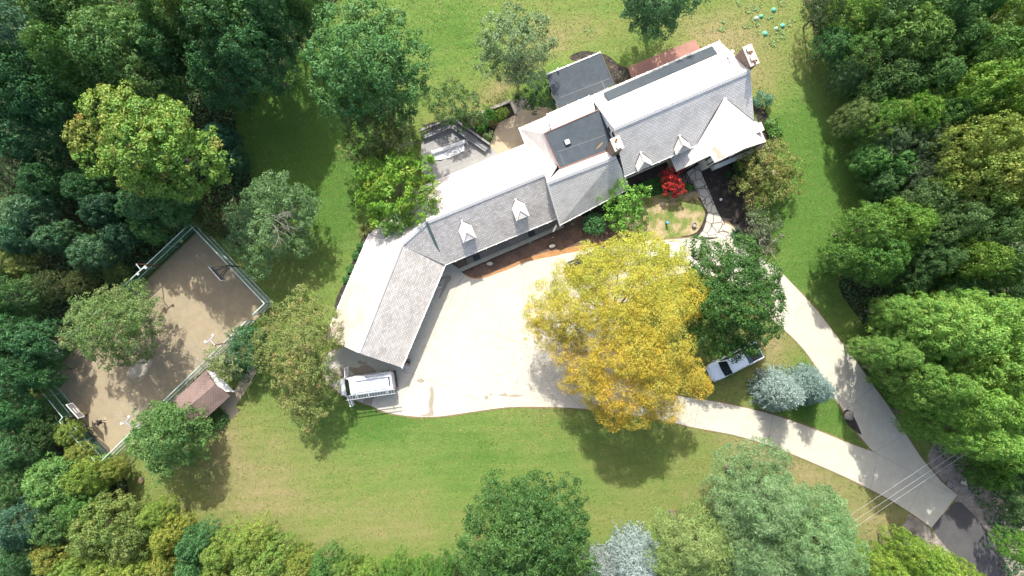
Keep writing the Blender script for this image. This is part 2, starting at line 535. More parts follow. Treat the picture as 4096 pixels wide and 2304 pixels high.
M['membrane'] = concrete_mat('black rubber membrane', (0.036, 0.046, 0.056), (0.050, 0.062, 0.074), (0.066, 0.078, 0.088), 0.06)
M['white'] = plain('white paint', (0.78, 0.77, 0.74), 0.5, var=0.03)
M['stucco'] = plain('white stucco', (0.80, 0.79, 0.77), 0.9, var=0.05, scale=4)
M['timber'] = plain('dark timber', (0.045, 0.038, 0.032), 0.8, var=0.2)
M['glass'] = plain('window glass', (0.03, 0.04, 0.045), 0.08, spec=0.8)
M['brick'] = brick_mat('chimney brick', (0.20, 0.105, 0.065), (0.13, 0.075, 0.05), (0.30, 0.27, 0.24), 0.24, 0.1)
M['stonecap'] = plain('stone cap', (0.50, 0.44, 0.36), 0.85, var=0.1, scale=5)
M['terracotta'] = plain('terracotta', (0.42, 0.20, 0.12), 0.8)
M['stone'] = brick_mat('pale stone blocks', (0.46, 0.41, 0.33), (0.40, 0.36, 0.29), (0.24, 0.21, 0.17), 0.5, 0.2)
M['rock'] = plain('rock', (0.24, 0.22, 0.195), 0.9, var=0.35, scale=5)
M['copper'] = plain('green copper flashing', (0.085, 0.14, 0.125), 0.5, var=0.2)
M['redterrace'] = concrete_mat('red terrace', (0.20, 0.105, 0.085), (0.25, 0.13, 0.105), (0.29, 0.16, 0.125))
M['metal'] = plain('galvanised metal', (0.55, 0.57, 0.58), 0.35, 0.6)
M['greenmetal'] = plain('green coated steel', (0.20, 0.33, 0.29), 0.5)
M['paleteal'] = plain('pale green rail', (0.42, 0.56, 0.52), 0.45)
M['darksteel'] = plain('dark steel', (0.03, 0.03, 0.034), 0.5)
M['screen'] = screen_mat('green wind screen', (0.035, 0.16, 0.11), 0.42)
M['screenpale'] = screen_mat('faded wind screen', (0.30, 0.44, 0.37), 0.40)
M['carwhite'] = plain('white car paint', (0.74, 0.75, 0.76), 0.25, var=0.02)
M['carpickup'] = plain('pale silver white car paint', (0.66, 0.73, 0.80), 0.22, var=0.02)
M['carblack'] = plain('black car paint', (0.012, 0.013, 0.017), 0.12, var=0.05, spec=0.8)
M['carglass'] = plain('car glass', (0.012, 0.02, 0.022), 0.05, spec=0.9)
M['tyre'] = plain('tyre rubber', (0.02, 0.02, 0.02), 0.9)
M['chrome'] = plain('chrome', (0.75, 0.75, 0.76), 0.15, 1.0)
M['redlens'] = plain('red lens', (0.35, 0.02, 0.02), 0.2)
M['lens'] = plain('clear lens', (0.42, 0.43, 0.44), 0.15)
M['bedliner'] = plain('black bed liner', (0.012, 0.014, 0.018), 0.6)
M['navy'] = plain('dark blue tool box', (0.035, 0.06, 0.09), 0.35)
M['deck'] = board_mat('grey deck boards', (0.255, 0.248, 0.24), 0.14, math.radians(22.5))
M['deckbench'] = plain('grey bench boards', (0.19, 0.19, 0.195), 0.7, var=0.08)
M['plastic'] = plain('white plastic sheet', (0.62, 0.62, 0.62), 0.35, var=0.05)
M['skin'] = plain('skin', (0.33, 0.18, 0.12), 0.55, var=0.04)
M['hair'] = plain('dark hair', (0.02, 0.014, 0.01), 0.7)
M['blackcloth'] = plain('black cloth', (0.015, 0.015, 0.017), 0.9)
M['teal'] = plain('teal plastic', (0.08, 0.36, 0.24), 0.45, var=0.15, scale=4)
M['tealpale'] = plain('pale worn teal plastic', (0.27, 0.38, 0.29), 0.55, var=0.25, scale=3)
M['blue'] = plain('blue plastic', (0.05, 0.32, 0.62), 0.4)
M['orange'] = plain('orange plastic', (0.55, 0.22, 0.05), 0.5)
M['tan'] = plain('tan canvas', (0.36, 0.25, 0.14), 0.8)
M['wood'] = plain('cut wood', (0.48, 0.34, 0.18), 0.85, var=0.15, scale=8)
M['paver'] = brick_mat('weathered pavers', (0.22, 0.19, 0.165), (0.28, 0.24, 0.20), (0.12, 0.10, 0.09), 0.4, 0.2)
M['tarp'] = plain('weathered pale awning', (0.50, 0.50, 0.49), 0.7, var=0.25, scale=2)
M['rustpipe'] = plain('rusty pipe', (0.22, 0.09, 0.05), 0.8)

# ------------------------------------------------------------------ foliage generator
def quads_mesh(name, cen, tan_, bit, L, W, col, mat):
    """rhombic leaves: centre, long axis, cross axis, length, width, colour per face"""
    n = len(cen)
    V = np.empty((n, 4, 3), np.float32)
    V[:, 0] = cen - tan_ * (L * 0.5)[:, None]
    V[:, 1] = cen + bit * (W * 0.5)[:, None]
    V[:, 2] = cen + tan_ * (L * 0.5)[:, None]
    V[:, 3] = cen - bit * (W * 0.5)[:, None]
    me = bpy.data.meshes.new(name)
    me.vertices.add(n * 4); me.vertices.foreach_set('co', V.ravel())
    me.loops.add(n * 4); me.loops.foreach_set('vertex_index', np.arange(n * 4, dtype=np.int32))
    me.polygons.add(n)
    me.polygons.foreach_set('loop_start', np.arange(0, n * 4, 4, dtype=np.int32))
    at = me.attributes.new('Col', 'FLOAT_COLOR', 'FACE')
    cc = np.ones((n, 4), np.float32); cc[:, :3] = col
    at.data.foreach_set('color', cc.ravel())
    me.update(calc_edges=True)
    me.materials.append(mat)
    return me

def nrm(a):
    return a / np.maximum(np.linalg.norm(a, axis=1, keepdims=True), 1e-9)

def frames(rng, nor, spread):
    """leaf frames whose face normal scatters about nor"""
    n = nrm(nor + rng.normal(0, spread, nor.shape))
    t = nrm(np.cross(n, rng.normal(0, 1, nor.shape)))
    b = np.cross(n, t)
    return n, t, b

SPEC = {
 # cols: list of (rgb, weight); tuft radius; leaves per tuft; leaf length; width ratio; tuft density per m2; normal spread
 'oakdark':  dict(cols=[((0.037,0.116,0.045),5),((0.061,0.163,0.060),4),((0.098,0.213,0.087),2)], tr=0.5, nl=46, L=0.25, W=0.5, den=1.35, sp=0.45),
 'oakmid':   dict(cols=[((0.065,0.165,0.050),5),((0.115,0.225,0.070),4),((0.165,0.260,0.085),1.5)], tr=0.5, nl=46, L=0.25, W=0.5, den=1.35, sp=0.45),
 'oakgold':  dict(cols=[((0.105,0.240,0.040),5),((0.170,0.300,0.052),4),((0.250,0.285,0.060),2),((0.28,0.17,0.05),.25)], tr=0.5, nl=46, L=0.25, W=0.62, den=1.35, sp=0.45),
 'maplelime':dict(cols=[((0.150,0.270,0.060),5),((0.225,0.330,0.080),4),((0.310,0.360,0.095),2)], tr=0.5, nl=54, L=0.21, W=0.6, den=1.35, sp=0.38),
 'mapleyel': dict(cols=[((0.200,0.300,0.055),5),((0.290,0.365,0.065),4),((0.370,0.380,0.080),2)], tr=0.5, nl=54, L=0.21, W=0.6, den=1.35, sp=0.38),
 'mapleolive':dict(cols=[((0.150,0.230,0.052),5),((0.240,0.300,0.070),4),((0.330,0.320,0.090),2)], tr=0.5, nl=54, L=0.21, W=0.6, den=1.35, sp=0.38),
 'teal':     dict(cols=[((0.067,0.170,0.105),5),((0.104,0.234,0.143),4),((0.152,0.291,0.188),2)], tr=0.5, nl=46, L=0.25, W=0.45, den=1.35, sp=0.45),
 'greygreen':dict(cols=[((0.110,0.185,0.090),5),((0.171,0.256,0.135),4),((0.256,0.334,0.203),1.6)], tr=0.38, nl=38, L=0.19, W=0.5, den=2.0, sp=0.55),
 'crab':     dict(cols=[((0.135,0.205,0.055),5),((0.205,0.265,0.085),4),((0.270,0.250,0.095),2),((0.32,0.22,0.11),.35)], tr=0.36, nl=38, L=0.18, W=0.5, den=2.1, sp=0.6),
 'green':    dict(cols=[((0.067,0.177,0.038),5),((0.104,0.248,0.045),4),((0.165,0.320,0.068),2)], tr=0.42, nl=44, L=0.21, W=0.5, den=1.8, sp=0.5),
 'bright':   dict(cols=[((0.122,0.312,0.042),5),((0.195,0.426,0.060),4),((0.281,0.483,0.083),2)], tr=0.33, nl=30, L=0.22, W=0.5, den=2.2, sp=0.65),
 'heaven':   dict(cols=[((0.095,0.235,0.022),5),((0.15,0.32,0.035),4),((0.24,0.34,0.05),1.5),((0.26,0.22,0.04),.6)], tr=0.42, nl=26, L=0.44, W=0.27, den=1.5, sp=0.5),
 'frondteal':dict(cols=[((0.060,0.155,0.075),5),((0.105,0.215,0.105),3),((0.035,0.095,0.05),2)], tr=0.62, nl=34, L=0.58, W=0.24, den=0.95, sp=0.35),
 'fronddark':dict(cols=[((0.035,0.105,0.055),5),((0.060,0.150,0.075),3),((0.025,0.07,0.04),2)], tr=0.62, nl=34, L=0.58, W=0.24, den=0.95, sp=0.35),
 'frondgreen':dict(cols=[((0.10,0.225,0.055),5),((0.165,0.31,0.08),3),((0.06,0.15,0.04),2)], tr=0.55, nl=34, L=0.50, W=0.24, den=1.1, sp=0.4),
 'magnolia': dict(cols=[((0.020,0.078,0.030),5),((0.037,0.121,0.045),4),((0.085,0.185,0.090),1)], tr=0.34, nl=30, L=0.20, W=0.45, den=2.4, sp=0.6),
 'silver':   dict(cols=[((0.21,0.27,0.26),5),((0.30,0.37,0.37),4),((0.42,0.48,0.48),2)], tr=0.24, nl=26, L=0.20, W=0.28, den=4.2, sp=0.8),
 'pine':     dict(cols=[((0.120,0.230,0.098),5),((0.170,0.300,0.130),4),((0.24,0.36,0.18),2)], tr=0.46, nl=60, L=0.30, W=0.16, den=1.8, sp=0.7),
 'locust':   dict(cols=[((0.42,0.41,0.07),5),((0.48,0.45,0.075),4),((0.54,0.44,0.06),2.2),((0.34,0.40,0.085),4)], tr=0.48, nl=70, L=0.14, W=0.40, den=2.7, sp=1.0),
 'red':      dict(cols=[((0.36,0.030,0.022),5),((0.50,0.045,0.03),4),((0.26,0.02,0.045),2)], tr=0.20, nl=30, L=0.15, W=0.5, den=5.0, sp=0.7),
 'shrub':    dict(cols=[((0.067,0.142,0.045),5),((0.110,0.199,0.060),4),((0.171,0.213,0.090),1)], tr=0.30, nl=28, L=0.18, W=0.5, den=2.4, sp=0.7),
 'brownshrub':dict(cols=[((0.091,0.121,0.053),5),((0.146,0.156,0.068),4),((0.207,0.156,0.090),2)], tr=0.30, nl=26, L=0.18, W=0.5, den=2.2, sp=0.8),
 'box':      dict(cols=[((0.034,0.121,0.042),5),((0.055,0.170,0.053),4)], tr=0.09, nl=22, L=0.10, W=0.5, den=26, sp=0.5),
}

def pick_cols(rng, cols, n):
    w = np.array([c[1] for c in cols], float); w /= w.sum()
    A = np.array([c[0] for c in cols], float)
    return A[rng.choice(len(cols), n, p=w)]

def crown_mesh(name, lobes, spec, seed, shell=1.0, inner=0.45):
    """lobes: list of (x,y,z,rx,ry,rz)"""
    sp = SPEC[spec]; rng = np.random.default_rng(seed)
    LB = np.array(lobes, float)
    cens = []; nors = []; lobid = []
    for i, (x, y, z, rx, ry, rz) in enumerate(LB):
        area = 2 * PI * ((rx * ry) ** 1.6 / 3 + (rx * rz) ** 1.6 / 3 + (ry * rz) ** 1.6 / 3) ** (1 / 1.6) * 1.35
        for layer, f in ((0, 1.0 * shell), (1, inner)):
            n = max(3, int(area * sp['den'] * f))
            d = nrm(rng.normal(0, 1, (n, 3)))
            d[:, 2] = np.where(d[:, 2] < -0.25, -d[:, 2], d[:, 2])
            rad = (1.0 + rng.normal(0, 0.07, n)) if layer == 0 else rng.uniform(0.55, 0.85, n)
            p = np.stack([x + d[:, 0] * rx * rad, y + d[:, 1] * ry * rad, z + d[:, 2] * rz * rad], 1)
            keep = np.ones(n, bool)
            for j, (a, b, c, ra, rb, rc) in enumerate(LB):
                if j == i: continue
                q = ((p[:, 0] - a) / ra) ** 2 + ((p[:, 1] - b) / rb) ** 2 + ((p[:, 2] - c) / rc) ** 2
                keep &= q > (0.72 if layer == 0 else 0.3)
            keep &= p[:, 2] > 0.15
            p = p[keep]; dd = nrm(d[keep] / np.array([rx, ry, rz]) * min(rx, ry, rz))
            cens.append(p); nors.append(dd); lobid.append(np.full(len(p), i))
    T = np.concatenate(cens); N = np.concatenate(nors); LI = np.concatenate(lobid)
    nt_ = len(T)
    N = nrm(N + np.array([0, 0, 0.45]) + rng.normal(0, .22, N.shape))
    tcol = pick_cols(rng, sp['cols'], nt_) * rng.uniform(0.82, 1.18, (nt_, 1))
    lcol = pick_cols(rng, sp['cols'], len(LB))
    tcol = tcol * 0.62 + lcol[LI] * 0.38
    if spec == 'locust':      # deeper gold to the south, greener to the north, as on the tree itself
        g = np.clip(0.5 + T[:, 1:2] / 12.0 + rng.normal(0, .18, (nt_, 1)), 0, 1)
        tcol = tcol * (np.array([[1.06, .84, .6]]) * (1 - g) + np.array([[.84, 1.0, .85]]) * g)
    k = sp['nl']
    tr = sp['tr'] * rng.uniform(0.6, 1.4, nt_)
    cen = np.repeat(T, k, 0); nor = np.repeat(N, k, 0); R = np.repeat(tr, k)
    # leaves sit on a bumpy dome round the twig tip
    dirs = nrm(nrm(rng.normal(0, 1, (nt_ * k, 3))) + nor * 0.75)
    rad = R * (0.55 + 0.55 * rng.random(nt_ * k) ** .6)
    pos = cen + dirs * rad[:, None]
    nn, t, b = frames(rng, dirs, sp['sp'])
    L = sp['L'] * rng.uniform(0.65, 1.3, nt_ * k); W = L * sp['W']
    col = np.repeat(tcol, k, 0) * rng.uniform(0.78, 1.22, (nt_ * k, 1))
    own = pick_cols(rng, sp['cols'], nt_ * k)
    col = col * 0.75 + own * 0.25
    return quads_mesh(name, pos, t, b, L, W, col, M['leaf'])

def frond_mesh(name, lobes, seed, cols, scale=1.0, den=1.0):
    """compound leaves in rosettes (tree of heaven / sumac)"""
    rng = np.random.default_rng(seed)
    P_ = []; T_ = []; B_ = []; L_ = []; W_ = []; Cc = []
    for (x, y, z, rx, ry, rz) in lobes:
        area = 2 * PI * rx * ry * 0.9
        n = max(4, int(area * 1.3 * den))
        for _ in range(n):
            d = rng.normal(0, 1, 3); d /= np.linalg.norm(d); d[2] = abs(d[2]) * (1 if rng.random() < .85 else -0.3)
            rad = rng.uniform(0.7, 1.05)
            c = np.array([x + d[0] * rx * rad, y + d[1] * ry * rad, z + d[2] * rz * rad])
            nf = rng.integers(6, 9); a0 = rng.uniform(0, 2 * PI)
            base = pick_cols(rng, cols, 1)[0] * rng.uniform(0.85, 1.15)
            tilt = np.array([d[0], d[1], 0]) * 0.5
            for f in range(nf):
                a = a0 + 2 * PI * f / nf + rng.normal(0, 0.15)
                flen = rng.uniform(0.6, 1.0) * scale
                dirh = np.array([math.cos(a), math.sin(a), 0]) + tilt
                dirh /= np.linalg.norm(dirh)
                side = np.array([-dirh[1], dirh[0], 0]); side /= max(1e-6, np.linalg.norm(side))
                m = 5
                for q in range(m):
                    s = (q + 0.6) / m
                    pt = c + dirh * flen * s + np.array([0, 0, 0.16 * math.sin(s * PI) - 0.38 * s * s]) * flen
                    ll = 0.20 * scale * (1.1 - 0.5 * abs(s - 0.45))
                    for sg in (-1, 1):
                        dv = side * sg * 0.9 + dirh * 0.42 + np.array([0, 0, -0.22])
                        dv /= np.linalg.norm(dv)
                        P_.append(pt + dv * ll * 0.5); T_.append(dv)
                        up = np.array([rng.normal(0, .25), rng.normal(0, .25), 1.0])
                        bb = np.cross(up, dv); bb /= np.linalg.norm(bb)
                        B_.append(bb); L_.append(ll); W_.append(ll * 0.50)
                        Cc.append(base * rng.uniform(0.8, 1.2))
    return quads_mesh(name, np.array(P_), np.array(T_), np.array(B_), np.array(L_), np.array(W_), np.array(Cc), M['leaf'])

def conifer_mesh(name, R, H, z0, seed, spec, nb=26):
    """cone of radiating needle branches"""
    sp = SPEC[spec]; rng = np.random.default_rng(seed)
    P_ = []; N_ = []
    z = z0; tiers = max(8, int((H - z0) / 0.34))
    for i in range(tiers):
        f = i / tiers
        zz = z0 + (H - z0) * f
        r = R * (1 - f) ** 0.62 * rng.uniform(0.9, 1.06) + 0.1
        n = max(4, int(nb * (1 - f) + 4)); a0 = rng.uniform(0, 6.28)
        for k in range(n):
            a = a0 + 6.283 * k / n + rng.normal(0, 0.12)
            rr = r * rng.uniform(0.78, 1.1)
            m = max(2, int(rr / 0.22))
            for q in range(m):
                s = (q + 1) / m
                if s < 0.3: continue
                P_.append([math.cos(a) * rr * s, math.sin(a) * rr * s, zz - 0.35 * rr * s * s * 0.5 + rng.normal(0, 0.04)])
                N_.append([math.cos(a) * 0.6, math.sin(a) * 0.6, 0.8])
    T = np.array(P_); N = nrm(np.array(N_)); k = 9
    cen = np.repeat(T, k, 0); nor = np.repeat(N, k, 0); n = len(cen)
    pos = cen + rng.normal(0, 0.11, (n, 3))
    rad = nrm(np.stack([cen[:, 0], cen[:, 1], np.full(n, 0.5)], 1))
    t = nrm(rad + rng.normal(0, 0.65, (n, 3)))
    b = nrm(np.cross(t, nor + rng.normal(0, 0.4, (n, 3))))
    L = 0.22 * rng.uniform(0.7, 1.3, n)
    col = np.repeat(pick_cols(rng, sp['cols'], len(T)), k, 0) * 0.7 + pick_cols(rng, sp['cols'], n) * 0.3
    return quads_mesh(name, pos, t, b, L, L * 0.32, col, M['leaf'])

def auto_lobes(R, top, seed, n=10, flat=0.8, rings=None):
    r = random.Random(seed)
    cz = top * .56; hz = top * .44
    L = [(0, 0, cz, R * 0.60, R * 0.60, hz * .92)]
    for ring, (zf, q0, q1, cnt) in enumerate(rings or ((-.55, .45, .62, n - 3), (-.05, .52, .72, n), (.38, .35, .58, n - 2), (.68, .08, .30, 4))):
        for i in range(cnt):
            a = 2 * PI * (i + .5 * ring) / cnt + r.uniform(-0.3, 0.3)
            q = r.uniform(q0, q1) * R; rr = r.uniform(0.25, 0.40) * R
            L.append((math.cos(a) * q, math.sin(a) * q, cz + hz * (zf + r.uniform(-.14, .14)), rr, rr, rr * r.uniform(0.8, 1.0)))
    return L

def trunk_mesh(name, top, R, seed, rad=None, mat=None, lobes=None):
    r = random.Random(seed); mb = MB()
    r0 = rad or max(0.08, 0.014 * top + 0.012 * R)
    ft = max(0.4, top * 0.3); zt = top * 0.62
    pts = [(0, 0, -0.15), (0, 0, 0.12)]
    rs = [r0 * 1.5, r0 * 1.12]
    for i in range(1, 5):
        pts.append((r.uniform(-.12, .12), r.uniform(-.12, .12), ft + (zt - ft) * (i - 1) / 3)); rs.append(r0 * (1.0 - 0.2 * i))
    mb.tube(pts, rs, 7)
    for l in (lobes or [])[:14]:
        x, y, z, rr = l[:4]
        z0 = max(ft * .8, min(zt, z * .55)); e = 0.8
        mb.tube([(0, 0, z0), (x * .45 * e, y * .45 * e, z0 + (z - z0) * .55), (x * e, y * e, z0 + (z - z0) * .85)], [r0 * 0.42, r0 * 0.25, r0 * 0.1], 5)
    me = bpy.data.meshes.new(name); me.from_pydata(mb.v, [], mb.f); me.materials.append(mat or M['bark'])
    return me

def twigs_mesh(name, origin, R, seed, n=10, depth=3, up=0.3, r0=0.035, mat=None, dirs=None):
    """bare forking branches"""
    r = random.Random(seed); mb = MB()
    def grow(p, d, ln, rad, dep):
        pts = [p]; dd = d.copy()
        for i in range(3):
            dd = (dd + Vector((r.gauss(0, .22), r.gauss(0, .22), r.gauss(0, .14)))).normalized()
            pts.append(pts[-1] + dd * ln / 3)
        mb.tube(pts, [rad, rad * .85, rad * .7, rad * .5], 4, cap=False)
        if dep > 0:
            for k in range(3):
                q = pts[1 + r.randrange(3)]
                nd = (dd + Vector((r.gauss(0, .55), r.gauss(0, .55), r.gauss(0, .3)))).normalized()
                grow(q, nd, ln * r.uniform(.45, .7), rad * .6, dep - 1)
    for i in range(n):
        a = r.uniform(0, 2 * PI) if dirs is None else r.uniform(*dirs)
        d = Vector((math.cos(a), math.sin(a), up + r.uniform(-.2, .3))).normalized()
        grow(Vector(origin), d, R * r.uniform(.45, .7), r0, depth)
    me = bpy.data.meshes.new(name); me.from_pydata(mb.v, [], mb.f); me.materials.append(mat or M['twig'])
    return me

def mesh_part(name, me, parent, color=None):
    o = bpy.data.objects.new(name, me)
    link(o, parent)
    if color: o.color = (*color, 1)
    return o

# ================================================================== GROUND
def DP(pts, h=0.0):
    return [tuple(D(x, y, h)[:2]) for x, y in pts]
def FP(pts, h=0.0):
    return [tuple(P(x, y, h)[:2]) for x, y in pts]

# one lawn sheet out to the horizon
sheet('lawn', [[(-420, -420), (420, -420), (420, 420), (-420, 420)]], 0.0, M['grass'])

# forest floor under the woods (left, right and bottom edges)
ff1 = DP([(-700, -600), (-700, 1900), (60, 1900), (1150, 1480), (880, 1425), (640, 1385), (440, 1365), (330, 1290), (320, 1210), (265, 1165), (150, 1050), (75, 985),
          (120, 930), (220, 800), (320, 725), (480, 560), (560, 600), (640, 620), (640, 480), (600, 360), (600, 250), (700, 190), (800, 60), (880, -40), (1000, -200), (1000, -600)])
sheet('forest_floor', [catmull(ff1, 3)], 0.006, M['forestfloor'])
ff2 = DP([(3300, -600), (3300, 1900), (2560, 1700), (2500, 1350), (2420, 1200), (2350, 1130), (2270, 1000), (2230, 900), (2160, 800), (2110, 720), (2140, 620), (2190, 520),
          (2180, 400), (2150, 250), (2060, 130), (2040, 40), (2010, -60), (2000, -600)])
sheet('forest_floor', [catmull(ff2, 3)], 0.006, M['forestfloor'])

# ---- driveway
drive_out = [(1120,655),(1150,672),(1168,690),(1205,701),(1255,685),(1310,662),(1380,645),(1450,632),(1500,621),(1560,613),(1620,607),(1690,602),(1745,597),(1770,585),(1785,560),
    (1835,565),(1862,598),(1900,640),(1950,672),(2000,722),(2052,778),(2100,840),(2150,905),(2200,975),(2240,1030),(2280,1095),(2322,1158),(2368,1212)]
drive_low = [(2300,1296),(2240,1258),(2150,1211),(2050,1166),(1950,1126),(1850,1095),(1750,1076),(1690,1062),(1600,1044),(1500,1031),(1420,1025),(1330,1023),(1270,1025),(1180,1037),(1110,1047),
    (1047,1048),(991,1041),(963,1034),(937,1022),(915,1014),(881,1002),(850,985),(820,955),(810,920),(825,890),(850,878)]
dpoly = catmull(DP(drive_out), 4, False) + DP([(2408,1245),(2343,1327)]) + catmull(DP(drive_low), 4, False) + DP([(900, 840), (1050, 640)])
hole = catmull(DP([(1955,815),(1990,846),(2030,890),(2070,950),(2100,1000),(2132,1050),(2165,1100)]), 4, False) + DP([(2197,1137)]) + \
       catmull(DP([(2130,1113),(2050,1080),(1950,1045),(1850,1020),(1760,1004),(1700,996),(1640,985),(1590,940),(1560,860),(1570,780),(1620,720),(1700,690),(1770,690),(1840,710),(1905,760)]), 4, False)
drive = sheet('driveway', [dpoly, hole], 0.06, M['concrete'], 0.10)
def offset_loop(lp, d0, seed):
    r = random.Random(seed); n = len(lp); out = []
    ar = sum(lp[i][0] * lp[(i + 1) % n][1] - lp[(i + 1) % n][0] * lp[i][1] for i in range(n))
    sg = 1 if ar > 0 else -1; k = 0.0
    for i in range(n):
        a = Vector(lp[i - 1]); b = Vector(lp[(i + 1) % n]); t = (b - a)
        if t.length < 1e-6: out.append(tuple(lp[i])); continue
        t.normalize(); k = .6 * k + .4 * r.uniform(-1, 1)
        out.append((lp[i][0] + t.y * sg * (d0 + .12 * k + r.uniform(-.04, .04)), lp[i][1] - t.x * sg * (d0 + .12 * k + r.uniform(-.04, .04))))
    return out
def densify(lp, L=.5):
    out = []
    for i in range(len(lp)):
        a = Vector(lp[i][:2]); b = Vector(lp[(i + 1) % len(lp)][:2]); m = max(1, int((b - a).length / L))
        for q in range(m): out.append(tuple(a + (b - a) * (q / m)))
    return out
M['soil'] = ground_mat('bare soil edge', [(0.3, (0.14, 0.095, 0.05)), (0.6, (0.20, 0.15, 0.08)), (0.8, (0.14, 0.17, 0.05))], 1.5, 10, 0.4)
sheet('soil_edge', [offset_loop(densify(dpoly), .14, 5), offset_loop(densify(hole), -.14, 6)], 0.022, M['soil'])

STRIPZ = 0
def strip(mb, pts, wd, z):
    global STRIPZ
    STRIPZ = (STRIPZ + 1) % 24
    z += 0.00035 * STRIPZ
    for a, b in zip(pts[:-1], pts[1:]):
        a = Vector((a[0], a[1], z)); b = Vector((b[0], b[1], z)); d = (b - a).normalized(); s = Vector((-d.y, d.x, 0)) * wd / 2
        mb.add([a - s, b - s, b + s, a + s], [(0, 1, 2, 3)])
mb = MB()
for seg in ([(1188,700),(1153,808)], [(1315,660),(1318,860)], [(1448,632),(1462,670)], [(1103,797),(1153,812),(1330,868)], [(1040,940),(1180,995),(1240,1022)],
            [(1040,940),(1118,790),(1160,700)], [(1080,870),(1118,890)], [(1040,940),(990,1015)], [(985,930),(1040,940)], [(1018,985),(1045,940)],
            [(1500,1030),(1510,990)], [(1745,1075),(1760,1006)], [(1930,1118),(1945,1043)], [(2035,760),(2000,790)], [(2147,905),(2085,945)], [(2195,975),(2128,1030)],
            [(2197,1137),(2268,1098)], [(2197,1137),(2405,1245)], [(2205,1155),(2190,1228)], [(1600,1042),(1606,992)], [(2320,1215),(2285,1285)],
            [(1118,760),(1190,665)], [(1135,705),(1120,690)], [(1180,1036),(1190,1000)], [(1270,1024),(1285,985)]):
    strip(mb, DP(seg), 0.028, 0.064)
jo = mb.build('driveway_joint', M['joint'], drive)
# damp patches with outlines of their own
rs = random.Random(3)
def blob_poly(cx, cy, rx, ry, rot=0.0, n=26, rough=0.28, seed=0):
    r = random.Random(seed); ph = [r.uniform(0, 6.28) for _ in range(5)]
    out = []
    for i in range(n):
        a = 2 * PI * i / n
        k = 1 + rough * (0.5 * math.sin(2 * a + ph[0]) + 0.35 * math.sin(3 * a + ph[1]) + 0.3 * math.sin(5 * a + ph[2]) + 0.22 * math.sin(9 * a + ph[3]))
        x = math.cos(a) * rx * k; y = math.sin(a) * ry * k
        out.append((cx + x * math.cos(rot) - y * math.sin(rot), cy + x * math.sin(rot) + y * math.cos(rot)))
    return out
def zpoly(pts, ox, oy, s):
    return [tuple(P(ox + x / s, oy + y / s)[:2]) for x, y in pts]
stains = [
    zpoly([(380,370),(480,400),(600,410),(680,360),(760,350),(850,400),(900,440),(940,500),(900,520),(760,530),(640,570),(560,560),(480,480),(390,400)],1300,1380,4.5275),
    zpoly([(600,290),(650,280),(690,310),(740,300),(770,330),(700,345),(620,345),(590,315)],1300,1380,4.5275),
    zpoly([(720,970),(900,900),(920,920),(870,1000),(850,1080),(840,1110),(760,1080),(690,1050)],1300,1380,4.5275),
    zpoly([(180,420),(300,420),(390,520),(360,600),(250,650),(170,660),(120,620),(130,540)],1300,1380,4.5275),
    zpoly([(1210,640),(1290,610),(1320,640),(1280,680),(1240,720),(1215,700)],1300,1380,4.5275),
    zpoly([(1230,540),(1290,570),(1320,580),(1250,590)],1300,1380,4.5275),
    zpoly([(725,1185),(738,1200),(745,1250),(740,1290),(735,1330),(742,1380),(700,1388),(650,1385),(700,1370),(712,1340),(705,1300),(718,1250),(716,1200)],1300,850,1.7046),
    zpoly([(1085,1255),(1110,1250),(1115,1270),(1095,1276)],1300,850,1.7046),
    zpoly([(1180,1240),(1215,1238),(1220,1228),(1245,1240),(1240,1250),(1290,1238),(1355,1248),(1300,1258),(1230,1252),(1200,1250)],1300,850,1.7046),
    zpoly([(1115,1236),(1145,1240),(1130,1246)],1300,850,1.7046),
    zpoly([(640,1135),(665,1135),(680,1150),(655,1162),(625,1150)],1300,850,1.7046),
    zpoly([(540,900),(620,890),(700,880),(730,940),(690,1010),(640,1080),(590,1180),(530,1300),(470,1400),(440,1390),(500,1220),(560,1050),(580,960),(510,980),(480,1040),(470,1000),(500,920)],1680,950,5.795),
    zpoly([(390,460),(560,440),(560,470),(420,500)],1680,950,5.795)]
for i, s_ in enumerate(stains):
    sheet('damp_patch', [catmull(s_, 3)], 0.0632 + 0.0006 * (i % 3), M['stain'], parent=drive)
mb = MB()
for arc in ([(960,610),(1000,670),(1035,750),(1042,830),(1015,910),(975,965)], [(1120,570),(1160,640),(1190,730),(1190,850),(1165,950)], [(965,985),(1060,905),(1185,865)]):
    pts_ = [Vector((*p, 0.0615 + 0.0008 * len(mb.v) / 40)) for p in catmull(zpoly(arc, 1300, 850, 1.7046), 8, False)]
    n0 = len(mb.v)
    for i, p in enumerate(pts_):
        d = (pts_[min(i + 1, len(pts_) - 1)] - pts_[max(i - 1, 0)]).normalized(); sd_ = Vector((-d.y, d.x, 0)) * .07
        mb.v += [tuple(p - sd_), tuple(p + sd_)]
    for i in range(len(pts_) - 1): mb.f.append((n0 + 2 * i, n0 + 2 * i + 2, n0 + 2 * i + 3, n0 + 2 * i + 1))
mb.build('tyre_mark', M['trackmark'], drive)

